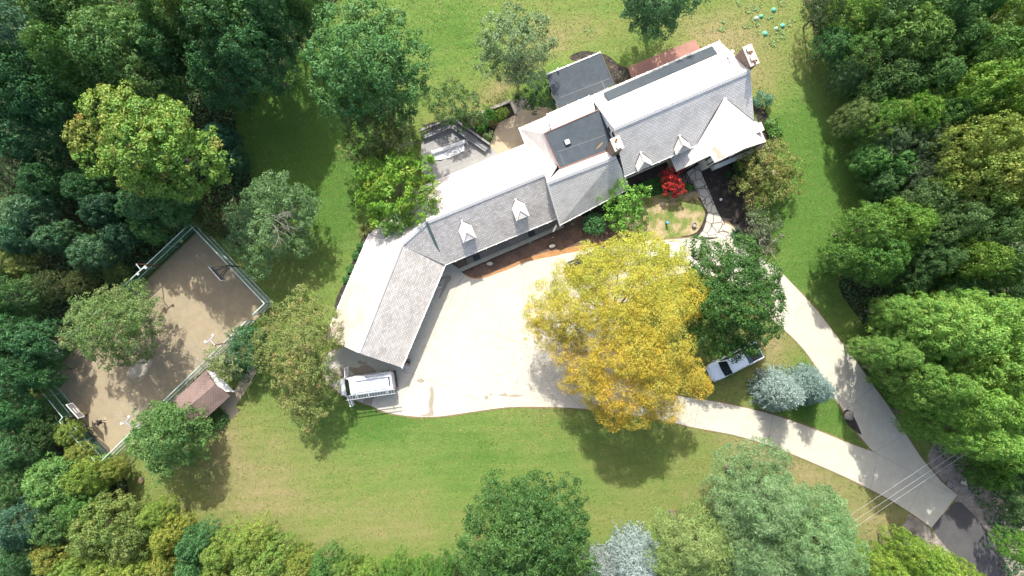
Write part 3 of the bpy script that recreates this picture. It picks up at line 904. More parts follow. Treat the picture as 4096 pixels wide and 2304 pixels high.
# ---- front beds and yard
bed = DP([(1150,672),(1168,690),(1205,701),(1255,685),(1310,662),(1380,645),(1450,632),(1500,621),(1560,613),(1590,560),(1560,480),(1590,440),(1760,380),(1830,360),(1925,330),(1945,380),(1910,500),(1890,560),(1930,600),(1890,628),(1862,598),(1838,568),(1785,560),
          (1770,585),(1745,597),(1650,604),(1560,613),(1480,560),(1430,560)])
sheet('front_bed', [catmull(DP([(1440,560),(1560,470),(1590,430),(1760,380),(1850,340),(1925,330),(1945,380),(1915,480),(1890,540),(1940,590),(1925,625),(1890,632),(1862,598),(1838,568),(1785,540),(1778,580),(1745,597),(1650,604),(1560,610),(1480,600)]), 3)], 0.010, M['mulch'])
sheet('bark_bed', [DP([(1142,668),(1154,683),(1166,690)]) + catmull(DP([(1185,696),(1205,701),(1255,685),(1310,662),(1380,645),(1450,632),(1500,621),(1560,613)]), 4, False) + DP([(1600,560),(1560,540),(1430,545)])], 0.050, M['mulchred'])
sheet('bark_bed_edge', [catmull(DP([(1168,690),(1205,698),(1255,681),(1310,655),(1380,634),(1450,618),(1500,609),(1558,603)]), 4, False) + catmull(DP([(1560,614),(1500,622),(1450,633),(1380,646),(1310,663),(1255,686),(1205,702),(1167,692)]), 4, False)], 0.066, M['mulchedge'], jitter=0.05)
sheet('yard_grass', [catmull(DP([(1612,497),(1650,490),(1700,480),(1745,480),(1770,505),(1775,530),(1765,565),(1745,588),(1690,598),(1620,603),(1570,605),(1560,560),(1580,520)]), 4)], 0.056, M['drygrass'])
sheet('bark_bed', [catmull(DP([(1752,495),(1776,505),(1800,510),(1812,530),(1818,545),(1824,570),(1818,590),(1800,600),(1770,602),(1780,585),(1783,560),(1775,530),(1765,510)]), 4)], 0.061, M['mulch'])
sheet('ground_ivy', [catmull(DP([(1590,470),(1618,458),(1660,446),(1672,465),(1665,488),(1620,496),(1598,490)]), 4)], 0.062, M['ivy'], kind='stuff')
# flagstone path
pl = [(2747,689),(2760,720),(2776,745),(2799,788),(2817,825),(2830,850),(2826,870),(2822,895),(2806,930),(2779,948)]
pr = [(2915,950),(2915,930),(2902,905),(2884,873),(2871,850),(2851,803),(2828,747),(2806,693),(2806,650)]
sheet('flagstone_path', [catmull(FP(pl), 4, False) + catmull(FP(pr), 4, False)], 0.070, M['flag'], 0.05)
# garage west bed, north beds, right bed
sheet('garage_bed', [catmull(DP([(925,560),(910,600),(890,650),(870,700),(845,755),(840,790),(850,800),(880,730),(920,640),(945,590)]), 4)], 0.012, M['mulch'])
sheet('rear_bed', [FP([(1690,500),(1812,470),(1905,455),(2040,408),(2062,458),(1992,492),(1962,583),(1812,500),(1720,540)])], 0.012, M['mulch'])
sheet('rear_bed', [catmull(FP([(2280,225),(2330,204),(2370,208),(2402,214),(2440,228),(2480,262),(2513,274),(2526,314),(2500,345),(2440,330),(2400,240),(2300,245)]), 3)], 0.012, M['mulch'])
sheet('side_bed', [catmull(FP([(3030,390),(3060,440),(3090,500),(3110,550),(3090,570),(3050,530),(3010,420)]), 3)], 0.013, M['mulch'])
sheet('tip_bed', [catmull(DP([(2122,1036),(2132,1030),(2146,1045),(2166,1090),(2160,1090),(2140,1075),(2124,1055)]), 3)], 0.064, M['mulch'])
# gravel verge and road
sheet('gravel_verge', [catmull(DP([(2375,1090),(2400,1095),(2440,1140),(2470,1210),(2560,1290),(2700,1420),(2700,1520),(2560,1480),(2470,1350),(2400,1260),(2340,1180),(2345,1120)]), 4)], 0.014, M['gravel'], jitter=0.06)
sheet('gravel_verge', [catmull(DP([(2295,1290),(2345,1335),(2400,1400),(2460,1470),(2420,1500),(2300,1420),(2270,1340)]), 4)], 0.014, M['gravel'], jitter=0.06)
sheet('road', [catmull(DP([(2345,1326),(2376,1290),(2409,1262),(2440,1285),(2470,1320),(2520,1400),(2600,1520),(2700,1680),(2620,1760),(2500,1570),(2420,1430)]), 4)], 0.030, M['asphalt'], 0.04)

# ---- sports court
ct = FP([(793,926),(1090,1217),(449,1818),(187,1512)])
court = sheet('sports_court', [ct], 0.05, M['court'], 0.08)
mb = MB()
for a, b in (((640,1420),(470,1560)), ((900,1130),(800,1230)), ((470,1500),(550,1600))):
    strip(mb, FP([a, b]), 0.04, 0.054)
mb.build('court_joint', M['joint'], court)
mb = MB(); 
sheet('pale_patch', [blob_poly(*P(560,1475)[:2], 1.3, 0.8, 0.6, seed=4)], 0.054, M['paver'] if False else plain('worn court patch', (0.33,0.29,0.23), 0.9), parent=court)
sheet('dark_patch', [catmull(zpoly([(240,1130),(270,1170),(330,1240),(400,1300),(380,1340),(300,1290),(245,1210)],150,850,1.38), 3)], 0.054, plain('leaf litter', (0.075,0.065,0.045), 0.95, var=0.4, scale=8), parent=court)

# ---- rear patio
sheet('patio', [FP([(1958,583),(1990,495),(2063,460),(2100,425),(2200,430),(2260,480),(2160,560),(2050,640),(1990,625)])], 0.05, M['patio'], 0.06)
sheet('patio_border', [FP([(1957,588),(1989,494),(2062,459),(2065,468),(1998,501),(1967,590)])], 0.056, M['patioborder'])
sheet('paver_path', [FP([(2045,405),(2098,388),(2132,428),(2063,458)])], 0.045, M['paver'], 0.05)
sheet('red_terrace', [FP([(2511,269),(2777,160),(2801,200),(2526,316)])], 0.12, M['redterrace'], 0.14)
# shed patio
sheet('shed_patio', [FP([(875,1625),(922,1679),(957,1648),(945,1620),(985,1560),(1030,1480),(1010,1450),(960,1520),(930,1580)])], 0.03, M['patio'], 0.04)

# ================================================================== HOUSE
house = thing('house', 'white and timber house with grey shingle roofs, black flat roofs and an angled garage wing', 'house', tuple(P(2300, 760)))

def slab(mb, uvs, poly, th=0.14, up=None):
    """roof slab from a 3D polygon; stores UVs in metres along the eave and up the slope"""
    pts = [Vector(p) for p in poly]
    n = Vector((0, 0, 0))
    for i in range(len(pts)):
        a, b = pts[i], pts[(i + 1) % len(pts)]
        n += a.cross(b)
    n.normalize()
    if n.z < 0: n = -n
    hx = Vector((0, 0, 1)).cross(n)
    hx = hx.normalized() if hx.length > 0.02 else Vector((0.92, 0.39, 0)).normalized()
    vx = n.cross(hx)
    base = len(mb.v)
    k = len(pts)
    mb.v += [tuple(p) for p in pts] + [tuple(p - n * th) for p in pts]
    tr = tessellate_polygon([[Vector((p.dot(hx), p.dot(vx), 0)) for p in pts]])
    for t in tr:
        mb.f.append(tuple(base + i for i in t)); mb.f.append(tuple(base + k + i for i in reversed(t)))
    for i in range(k):
        j = (i + 1) % k
        mb.f.append((base + i, base + j, base + k + j, base + k + i))
    for p in pts: uvs.append((p.dot(hx), p.dot(vx)))
    for p in pts: uvs.append((p.dot(hx), p.dot(vx) + 0.1))

def roof_obj(name, polys, mat, parent, th=0.14):
    mb = MB(); uvs = []
    for p in polys: slab(mb, uvs, p, th)
    me = bpy.data.meshes.new(name); me.from_pydata(mb.v, [], mb.f)
    uvl = me.uv_layers.new(name='UVMap')
    for l in me.loops: uvl.data[l.index].uv = uvs[l.vertex_index]
    bm = bmesh.new(); bm.from_mesh(me); bmesh.ops.recalc_face_normals(bm, faces=bm.faces); bm.to_mesh(me); bm.free()
    me.materials.append(mat)
    o = bpy.data.objects.new(name, me)
    link(o, parent)
    o.matrix_parent_inverse = parent_world(parent).inverted()
    return o

def walls(poly, tops, parent=house, mat='stucco', name='wall', inset=0.94):
    c = sum((Vector((p[0], p[1], 0)) for p in poly), Vector()) / len(poly)
    q = [(c + (Vector((p[0], p[1], 0)) - c) * inset) for p in poly]
    mb = MB(); mb.prism([(a.x, a.y) for a in q], -0.1, tops)
    return mb.build(name, M[mat], parent)

def insets(poly, d):
    """move each edge of a convex ccw/cw polygon inward by d"""
    n = len(poly); c = sum((Vector((p[0], p[1])) for p in poly), Vector((0, 0))) / n
    L = []
    for i in range(n):
        a = Vector(poly[i][:2]); b = Vector(poly[(i + 1) % n][:2]); e = (b - a).normalized(); nn = Vector((-e.y, e.x))
        if nn.dot(c - a) < 0: nn = -nn
        L.append((a + nn * d, e))
    out = []
    for i in range(n):
        (p, e), (q, f) = L[i - 1], L[i]
        den = e.x * f.y - e.y * f.x
        t = ((q.x - p.x) * f.y - (q.y - p.y) * f.x) / den
        out.append(p + e * t)
    return out

U = Vector((math.cos(math.radians(23.3)), math.sin(math.radians(23.3)), 0))   # along the main ridge
V_ = Vector((-U.y, U.x, 0))                                                    # north (up the picture)
O = P(2453.7, 513, 8.6); O.z = 0
def W(s, t, h=0.0):
    return O + U * s + V_ * t + Vector((0, 0, h))

# ---- main two storey block
EH, RH, HW = 4.7, 8.6, 4.22
L0, L1 = 0.0, 13.9
sl_ = (RH - EH) / HW
def main_h(t): return RH - abs(t) * sl_
roofS = roof_obj('roof', [[W(L0, 0, RH), W(L1, 0, RH), W(L1, -HW, EH), W(L0, -HW, EH)]], M['roofgrey'], house)
roofN = roof_obj('roof', [[W(L0, 0.004, RH), W(L1, 0.004, RH), W(L1, HW, EH), W(L0, HW, EH)]], M['roofpale'], house)
def ridge_caps(a, b, parent, mat='ridge', wd=0.26):
    mb = MB(); a = Vector(a); b = Vector(b); d = (b - a); n = max(1, int(d.length / 0.28))
    for i in range(n):
        p = a + d * (i / n); q = a + d * ((i + 0.93) / n)
        side = d.cross(Vector((0, 0, 1))).normalized() * wd
        z = Vector((0, 0, 0.035 + 0.006 * (i % 2))); dr = Vector((0, 0, -wd * 0.75))
        mb.add([p - side + dr + z, p + z * 1.6, p + side + dr + z, q - side + dr + z, q + z * 1.6, q + side + dr + z],
               [(0, 1, 4, 3), (1, 2, 5, 4), (0, 3, 5, 2), (0, 2, 1), (3, 4, 5)])
    return mb.build('ridge_cap', M[mat], parent)
ridge_caps(W(L0, 0, RH), W(L1, 0, RH), roofS)
# gable body
mb = MB()
ins = 0.06
A_ = [W(L0 + ins, -HW + .06), W(L1 - ins, -HW + .06), W(L1 - ins, HW - .06), W(L0 + ins, HW - .06)]
b0 = [Vector((p.x, p.y, -0.1)) for p in A_]
eh2 = main_h(HW - .06) - 0.17
b1 = [Vector((p.x, p.y, eh2)) for p in A_]
g0 = W(L0 + ins, 0, RH - 0.19); g1 = W(L1 - ins, 0, RH - 0.19)
vs = b0 + b1 + [g0, g1]
mb.add(vs, [(0,1,5,4),(2,3,7,6),(1,2,6,9,5),(3,0,4,8,7),(0,3,2,1)])
main_wall = mb.build('wall', M['stucco'], house)
# timber boards on the west gable and the south wall
mb = MB()
for s0, ss in ((L0 + ins - 0.03, -1),):
    for t in (-3.2, -2.3):
        mb.bar(W(s0, t, 4.3), W(s0, t, main_h(t) - 0.25), 0.14, 0.05, U)
yS = -HW + .06 - 0.03
for i in range(14):
    mb.bar(W(0.3 + i * 0.75, yS, 2.4), W(0.3 + i * 0.75, yS, EH - 0.1), 0.14, 0.05, V_)
mb.bar(W(0.25, yS, 2.6), W(10.5, yS, 2.6), 0.05, 0.16); mb.bar(W(0.25, yS, EH - 0.2), W(8.3, yS, EH - 0.2), 0.05, 0.14)
mb.build('timber_frame', M['timber'], main_wall)
def window(c, ax, wd, ht, parent, up=Vector((0, 0, 1)), depth=0.09):
    """frame and pane in the plane spanned by ax and up, centre c"""
    n = ax.cross(up).normalized()
    mb = MB()
    for s in (-1, 1):
        mb.bar(c + ax * (s * wd / 2) - up * ht / 2, c + ax * (s * wd / 2) + up * ht / 2, 0.09, depth, n)
        mb.bar(c - ax * (wd / 2 + .045) + up * (s * ht / 2), c + ax * (wd / 2 + .045) + up * (s * ht / 2), 0.09, depth, n)
    mb.bar(c - up * ht / 2, c + up * ht / 2, 0.04, depth * 0.7, n)
    f = mb.build('window', M['timber'], parent)
    mb = MB(); mb.bar(c - up * (ht / 2 - .04), c + up * (ht / 2 - .04), wd - .08, depth * 0.5, n)
    mb.build('pane', M['glass'], f)
    return f
for t, h in ((0.35, 6.5), (-0.35, 7.3), (-0.9, 6.35)):
    window(W(L0 + ins - 0.04, t, h), V_, 0.36, 0.5, house)
for s in (1.2, 3.3, 5.5, 7.4):
    window(W(s, yS - .02, 3.4), U, 0.9, 1.1, house)
# gutters
def gutter(a, b, parent, r=0.07, mat='white', straps=True):
    mb = MB(); mb.tube([a, b], r, 6)
    d = (Vector(b) - Vector(a)); n = int(d.length / 1.1)
    side = Vector((-d.y, d.x, 0)).normalized()
    if straps:
        for i in range(n + 1):
            p = Vector(a) + d * (i / max(1, n)); mb.bar(p - side * .12 + Vector((0,0,.06)), p + side * .12 + Vector((0,0,.07)), 0.05, 0.02)
    return mb.build('gutter', M[mat], parent)
gutter(W(L0, -HW - .03, EH - .05), W(8.6, -HW - .03, EH - .05), house, .045)
gutter(W(-.6, HW + .1, EH - .06), W(L1 + .0, HW + .1, EH - .06), house)
# membrane strip near the north eave: a low shed dormer roof
hN = lambda t: main_h(t)
ms_ = roof_obj('flat_roof', [[W(1.15, 4.05, hN(4.05) + .55), W(12.75, 4.05, hN(4.05) + .55), W(12.75, 3.05, hN(3.05) + .10), W(1.15, 3.05, hN(3.05) + .10)]], M['membrane'], house, 0.1)
mb = MB()
mb.prism([tuple(W(1.2, 4.0)[:2]), tuple(W(12.7, 4.0)[:2]), tuple(W(12.7, 3.15)[:2]), tuple(W(1.2, 3.15)[:2])], hN(4.1) - .1, [hN(4.05) + .44, hN(4.05) + .44, hN(3.1) + .02, hN(3.1) + .02])
mb.build('dormer_wall', M['stucco'], ms_)

# ---- hipped dormers
def dormer(F, s, rh, eh, hw, tf, hip, roofh, parent, mat='roofgrey', wallmat='stucco'):
    """F(s,t,h) world frame with t measured down slope from the ridge (positive)"""
    def tb(h): 
        lo, hi = 0.0, 6.0
        for _ in range(40):
            m = (lo + hi) / 2
            if roofh(m) > h: lo = m
            else: hi = m
        return (lo + hi) / 2
    t0 = tb(rh) - 0.05; t1 = tb(eh) - 0.05
    R0 = F(s, t0, rh); R1 = F(s, tf - hip, rh)
    LB = F(s - hw, t1, eh); RB = F(s + hw, t1, eh); LF = F(s - hw, tf, eh); RF = F(s + hw, tf, eh)
    o = roof_obj('dormer', [[R0, R1, LF, LB], [R0, R1, RF, RB], [R1, LF, RF]], M[mat], parent, 0.07)
    mb = MB()
    a = hw - .1; fy = tf - .15
    mb.prism([tuple(F(s - a, t1 - .3)[:2]), tuple(F(s + a, t1 - .3)[:2]), tuple(F(s + a, fy)[:2]), tuple(F(s - a, fy)[:2])], roofh(fy) - .3, eh - .06)
    mb.build('dormer_wall', M[wallmat], o)
    window(F(s, fy + .03, (eh + roofh(fy)) / 2 - .02), (F(1, 0) - F(0, 0)).normalized(), hw * 1.2, max(.25, (eh - roofh(fy)) * .6), o)
    mb = MB(); up = Vector((0, 0, .03))
    mb.bar(R0 + up, LB + up, .1, .05); mb.bar(R0 + up, RB + up, .1, .05)
    mb.build('flashing', M['timber'], o)
    mb = MB(); mb.bar(R0 + up, R1 + up, .16, .05); mb.bar(R1 + up, LF + up, .14, .05); mb.bar(R1 + up, RF + up, .14, .05)
    mb.build('ridge_cap', M['roofpale'], o)
    return o
Fm = lambda s, t, h=0.0: W(s, -t, h)
dormer(Fm, 2.05, 6.02, 5.2, 0.80, 4.33, 0.62, lambda t: main_h(t), house, 'roofpale')
dormer(Fm, 6.15, 6.02, 5.2, 0.80, 4.33, 0.62, lambda t: main_h(t), house, 'roofpale')

# ---- front cross wing
WR, ws = 7.4, 11.1
tn = -6.55
wr0 = W(ws, -(RH - WR) / sl_ + 0.1, WR); wr1 = W(ws, tn, WR)
kE = (WR - 3.5) / 3.55; kW = 0.745
def tmeet(h): return -(RH - h) / sl_
vE = W(14.65 - 0.15, tmeet(4.35), 4.35)
wing = roof_obj('roof', [[wr0, wr1, W(14.65, tn, 3.5), W(14.65, -HW - .2, 3.5), W(13.95, tmeet(EH + .05), EH - .2)],
                 ], M['roofpale'], house, 0.13)
def hw_(s): return WR - (ws - s) * kW
wing2 = roof_obj('roof', [[wr0, wr1, W(8.45, tn, hw_(8.45)), W(8.35, -5.72, hw_(8.35)), W(5.30, -5.72, hw_(5.3)), W(5.30, -HW + .35, hw_(5.3)), W(7.8, -HW + .1, hw_(7.8))]], M['roofpale'], house, 0.13)
ridge_caps(wr0, wr1, wing, wd=0.2)
mb = MB(); up = Vector((0, 0, .05))
mb.bar(wr0 + up, W(ws - (WR - EH) / kW * .93, -HW, EH + .1) + up, .14, .04); mb.bar(wr0 + up, W(13.95, tmeet(EH), EH - .1) + up, .14, .04)
mb.build('flashing', M['timber'], wing)
# worn bare patch
mb = MB()
tp = lambda s, t: W(s, t, hw_(s) + .006)
mb.add([tp(8.75, -6.45), tp(9.3, -6.45), tp(9.2, -5.6), tp(8.9, -5.1), tp(8.6, -5.2), tp(8.8, -5.8)], [(0,1,2,3,4,5)])
mb.build('bare_patch', plain('bare roof felt', (0.45, 0.37, 0.29), 0.9, var=.15), wing2)
# wing body
mb = MB()
q = [W(8.56, tn + .02), W(14.55, tn + .02), W(14.5, -HW + 1), W(8.62, -HW + 1)]
hs = [hw_(8.62) - .16, WR - (14.5 - ws) * kE - .16]
b0 = [Vector((p.x, p.y, -.1)) for p in q]
b1 = [q[0] + Vector((0,0,hs[0])), q[1] + Vector((0,0,hs[1])), q[2] + Vector((0,0,hs[1])), q[3] + Vector((0,0,hs[0]))]
mb.add(b0 + b1 + [W(ws, tn + .02, WR - .18), W(ws, -HW + 1, WR - .18)], [(0,1,5,8,4),(2,3,7,9,6),(1,2,6,5),(3,0,4,7),(0,3,2,1)])
wwall = mb.build('wall', M['stucco'], house)
mb = MB(); yy = tn - .01
for s in (8.8, 9.9, 11.0, 12.1, 13.2, 14.25):
    mb.bar(W(s, yy, 2.3), W(s, yy, min(hw_(s), WR - abs(s - ws) * kE) - .2), .16, .06, V_)
mb.bar(W(8.7, yy, 2.5), W(14.35, yy, 2.5), .06, .2); mb.bar(W(8.9, yy, 3.5), W(14.2, yy, 3.5), .06, .14)
mb.bar(W(8.59, -5.8, 2.6), W(8.59, -5.8, 4.9), .14, .06, U); mb.bar(W(8.59, tn + .2, 2.6), W(8.59, tn + .2, 5.0), .14, .06, U); mb.bar(W(8.58, tn + .2, 3.0), W(8.58, -5.7, 3.0), .06, .14)
mb.build('timber_frame', M['timber'], wwall)
bx = MB(); bx.prism([tuple(W(a, b)[:2]) for a, b in ((9.6, tn + .1), (13.6, tn + .1), (13.6, tn - .42), (9.6, tn - .42))], 0, [2.6, 2.6, 2.3, 2.3]); bx.build('bay', M['stucco'], house)
bx = MB(); bx.bar(W(9.55, tn - .2, 2.55), W(13.65, tn - .2, 2.55), .6, .06); bx.build('bay_roof', M['ridge'], house)
window(W(12.1, yy - .03, 3.0), U, 1.9, .8, house); window(W(10.3, yy - .03, 3.0), U, .9, .8, house)
window(W(11.2, yy - .03, 5.1), U, .8, .9, house)
# porch under the long west slope
mb = MB(); mb.prism([tuple(W(s, t)[:2]) for s, t in ((5.6, -5.45), (7.2, -5.45), (7.2, -3.7), (5.6, -3.7))], -.1, [hw_(5.6) - .16, hw_(7.2) - .16, hw_(7.2) - .16, hw_(5.6) - .16])
mb.build('wall', M['stone'], house)
mb = MB(); mb.bar(W(8.65, -5.0, 0), W(8.65, -5.0, 2.6), .3, .3); mb.bar(W(7.35, -5.6, 0), W(7.35, -5.6, 4.2), .2, .2)
mb.build('porch_post', M['stone'], house)
# ornament dormer at the far corner: little gablet on the east slope
hE = lambda s: WR - (s - ws) * kE
mb = MB()
gs, gt = 13.7, -5.05
mb.prism([tuple(W(gs - .1, gt + .35)[:2]), tuple(W(gs + .62, gt + .35)[:2]), tuple(W(gs + .62, gt - .35)[:2]), tuple(W(gs - .1, gt - .35)[:2])], hE(gs + .6) - .2, hE(gs) + .2)
mb.build('dormer', M['roofpale'], house)
mb = MB(); mb.box(W(gs + .3, gt, hE(gs) + .24), (.95, .85, .07), rz=math.radians(23.3), ry=.2); mb.build('dormer_cap', M['roofgrey'], house)

# ---- chimneys
def chimney(c, su, sv, zb, zt, pots, parent=house, taper=0.0):
    mb = MB(); mb.box(c + Vector((0, 0, (zb + zt) / 2)), (su, sv, zt - zb), rz=math.radians(23.3))
    o = mb.build('chimney', M['brick'], parent)
    mb = MB(); mb.box(c + Vector((0, 0, zt + .06)), (su + .12, sv + .12, .12), rz=math.radians(23.3)); mb.build('chimney_cap', M['stonecap'], o, bevel=.02)
    for (du, dv, kind) in pots:
        p = c + U * du + V_ * dv + Vector((0, 0, zt + .12)); mb = MB()
        if kind == 'pot':
            mb.lathe(p, [(.12, 0), (.13, .05), (.1, .1), (.1, .38), (.13, .4), (.13, .45), (.09, .45), (.09, .1)], 14); mb.build('chimney_pot', M['terracotta'], o)
        else:
            mb.box(p + Vector((0, 0, .1)), (.36, .36, .2), rz=math.radians(23.3)); mb.box(p + Vector((0, 0, .28)), (.5, .5, .05), rz=math.radians(23.3))
            mb.build('chimney_hood', M['white'], o, bevel=.03)
    return o
chimney(W(-.42, -1.55), .82, 1.15, 2.0, 9.3, [(.02, -.25, 'hood'), (-.02, .28, 'pot')])
chimney(W(14.15, 1.05), .78, 1.85, 0.0, 9.3, [(0, .62, 'hood'), (0, .18, 'pot'), (0, -.28, 'hood'), (.05, -.72, 'pot')])
mb = MB(); vp = W(13.2, 2.25); mb.tube([vp + Vector((0, 0, 6.3)), vp + Vector((0, 0, 8.1))], .1, 10); mb.lathe(vp, [(.16, 8.05), (.16, 8.25), (.02, 8.32)], 12)
mb.build('vent_pipe', M['white'], house)
# lead skirt on the north slope
for s, t in ((6.9, 1.6),):
    mb = MB(); mb.lathe(W(s, t, main_h(t)), [(.05, 0), (.05, .35), (.01, .36)], 8); mb.build('vent_pipe', M['metal'], house)

# ---- middle wing
mrL = P(2188.8, 729.2, 6.7); mrR = W(0.15, 0); mrR = P(2463.4, 624, 6.7)
msL = P(2239.5, 900.6, 3.0); msR = P(2519, 753, 3.0)
roofM = roof_obj('roof', [[mrL, mrR, msR, msL]], M['roofgrey'], house)
ridge_caps(mrL, mrR, roofM)
z1 = lambda x, y, h: P(2048 + x / 2.0703, 100 + y / 2.0703, h)
z2 = lambda x, y, h: P(1300 + x / 2.0703, 350 + y / 2.0703, h)
f1, f2, f3, f4 = z1(260, 900, 5.95), z1(690, 715, 5.95), z1(820, 1030, 5.95), z1(395, 1190, 5.95)
roof_obj('roof', [[mrL, mrR, f3 + Vector((0,0,-.05)), f4 + Vector((0,0,-.05))]], M['roofpale'], house)
fl = roof_obj('flat_roof', [[f1 + Vector((0,0,.03)), f2 + Vector((0,0,.03)) + U * .3, f3 + Vector((0,0,.03)) + U * .3, f4 + Vector((0,0,.03))]], M['membrane'], house, .2)
mb = MB()
for a, b in ((f1, f2 + U * .3), (f4, f3 + U * .3), (f1, f4)):
    mb.bar(a + Vector((0, 0, .07)), b + Vector((0, 0, .07)), .09, .08)
mb.build('edge_trim', plain('terracotta edge', (0.20, 0.10, 0.075), .7), fl)
mb = MB()
for (a, b) in (((380, 1050), (775, 910)), ((395, 1065), (430, 1150))):
    pa, pb = z1(*a, 5.99), z1(*b, 5.99); strip(mb, [pa, pb], .05, 5.988)
mb.build('membrane_seam', plain('seam', (0.10, 0.105, 0.11), .6), fl)
sk = z1(457, 972, 6.0)
mb = MB(); mb.box(sk + Vector((0, 0, .06)), (.62, .62, .1), rz=math.radians(23.3)); so = mb.build('skylight_kerb', M['membrane'], fl)
mb = MB(); mb.box(sk + Vector((0, 0, .2)), (.44, .44, .22), rz=math.radians(23.3)); mb.build('skylight', M['white'], fl, bevel=.06)
# puddle stain
sheet('rust_stain', [[tuple(z1(x, y, 5.95)[:2]) for x, y in ((690,1035),(715,1000),(750,965),(750,985),(735,1000),(715,1020))]], 5.99, plain('rusty leaves', (0.20,0.13,0.075), .9), parent=None)
bpy.data.objects['rust_stain'].parent = fl; bpy.data.objects['rust_stain'].matrix_parent_inverse = parent_world(fl).inverted(); del bpy.data.objects['rust_stain']['kind']
# north side of the middle wing
n1, n2 = z1(290, 742, 4.7), z1(662, 588, 4.7)
roof_obj('roof', [[f1 + (f2 - f1) * .16, f2, n2, n1]], M['roofpale'], house)
e1, e2, e3, e4 = z1(60, 858, 3.0), z1(290, 757, 3.0), z1(112, 988, 3.0), z1(375, 1162, 5.7)
roof_obj('roof', [[e1, e2, z1(340, 842, 4.1), f1]], M['roofpale'], house)
roof_obj('roof', [[e1, e3, e4, f4, f1]], M['roofpale'], house)
gutter(e1, e2, house); gutter(n1, z1(640, 590, 4.7), house); gutter(e1, e3, house)
mb = MB()
cen = lambda L: [tuple(p[:2]) for p in insets([tuple(x[:2]) for x in L], .3)]
def body(L, h, mat='stucco', d=.35):
    mb = MB(); q = insets([tuple(x[:2]) for x in L], d); mb.prism([tuple(p) for p in q], -.1, h)
    return mb.build('wall', M[mat], house)
body([e1, W(-.0, 4.5), W(-.0, -3.0), mrL, e3], 2.9)
body([f1, f2 + U * .3, f3 + U * .3, f4], 5.74, d=.1)
body([n1, n2 + U * .4, f2, f1], 4.5, d=.15)
body([msL, msR + U * .5, mrR + V_ * 1.5, mrL + V_ * 1.0], 2.82, d=.4)
# infill roof between middle wing and main gable
roof_obj('flat_roof', [[f2 + Vector((0, 0, -.25)), W(.3, 2.2, 5.7), W(.3, -2.0, 5.7), f3 + Vector((0, 0, -.25))]], M['membrane'], house, .1)
window(z1(1000, 1262, 2.0) + Vector((0, 0, 0)), U, 0.01, 0.01, house) if False else None

# ---- west wing with two dormers
wrL, wrR = P(1703.3, 886.2, 6.7), P(2176.7, 692.9, 6.7)
wsL, wsR = P(1781, 1060, 3.0), P(2229.8, 874, 3.0)
wnR = P(2092, 579.4, 3.0); wnL = P(1660, 758, 3.0)
roofW = roof_obj('roof', [[wrL, wrR, wsR, wsL]], M['roofbrown'], house)
e3n = z2(1655, 472, 3.0)
roof_obj('roof', [[wrL, wrR, mrL + V_ * .0, z1(375, 1165, 5.6), z2(1720, 505, 3.6), e3n, wnL]], M['roofpale'], house)
ridge_caps(wrL, wrR, roofW)
gutter(wsL + Vector((0,0,-.05)), wsR + Vector((0,0,-.05)), house); gutter(wnL + Vector((0,0,-.05)), e3n + Vector((0,0,-.05)), house)
gutter(msL + Vector((0,0,-.05)), msR + Vector((0,0,-.05)), house)
# step between the two wings
mb = MB(); mb.bar(wrR + Vector((0,0,.02)), wsR + Vector((0,0,.02)), .12, .1); mb.bar(mrL + Vector((0,0,.02)), msL + Vector((0,0,.02)), .14, .08)
mb.build('edge_trim', M['ridge'], roofW)
UW = (wrR - wrL).normalized(); VW = Vector((-UW.y, UW.x, 0)); OW = Vector((wrR.x, wrR.y, 0))
wd_ = abs((wsR - wrR).dot(VW)); slw = 3.7 / wd_
FW = lambda s, t, h=0.0: OW + UW * s - VW * t + Vector((0, 0, h))
for s in (-3.44, -9.08):
    dormer(FW, s, 5.72, 5.15, 0.68, 3.10, 0.84, lambda t: 6.7 - slw * t, house, 'roofpale')
body([wsL, wsR, wnR, wnL], 2.85, d=.5)
# dark recess wall, windows along the walkway
for s in (-1.4, -2.9, -5.8, -7.3, -9.6, -11.0):
    window(FW(s, wd_ - .36, 1.5), UW, 1.0, 1.1, house, depth=.2)
# ---- link roof to the garage
gN, gS = P(1599, 979, 6.8), P(1429, 1410, 6.8)
gNW, gNE, gSE, gSW = P(1476, 938, 2.8), P(1781, 1061, 2.8), P(1608, 1470.7, 2.8), P(1301, 1351, 2.8)
lk = P(1604, 976, 6.45)
lkN = Vector((gN.x, gN.y, 6.74)) + (wrL - gN).normalized() * .02
roof_obj('roof', [[wrL, lkN, P(1478, 936, 2.82), P(1524, 890, 3.0), wnL]], M['roofbrown'], house)
roof_obj('roof', [[wrL, lkN, P(1780, 1060, 2.82), wsL]], M['roofbrown'], house)
ridge_caps(wrL, lkN, house)
mb = MB(); mb.bar(wrL + Vector((0.1, -.1, .08)), P(1773, 1050, 3.12), .24, .07); mb.build('valley_flashing', M['copper'], house)
body([P(1478, 936, 2.82), P(1524, 890, 3.0), wnL, wsL, P(1770, 1050, 3)], 2.8, d=.5)
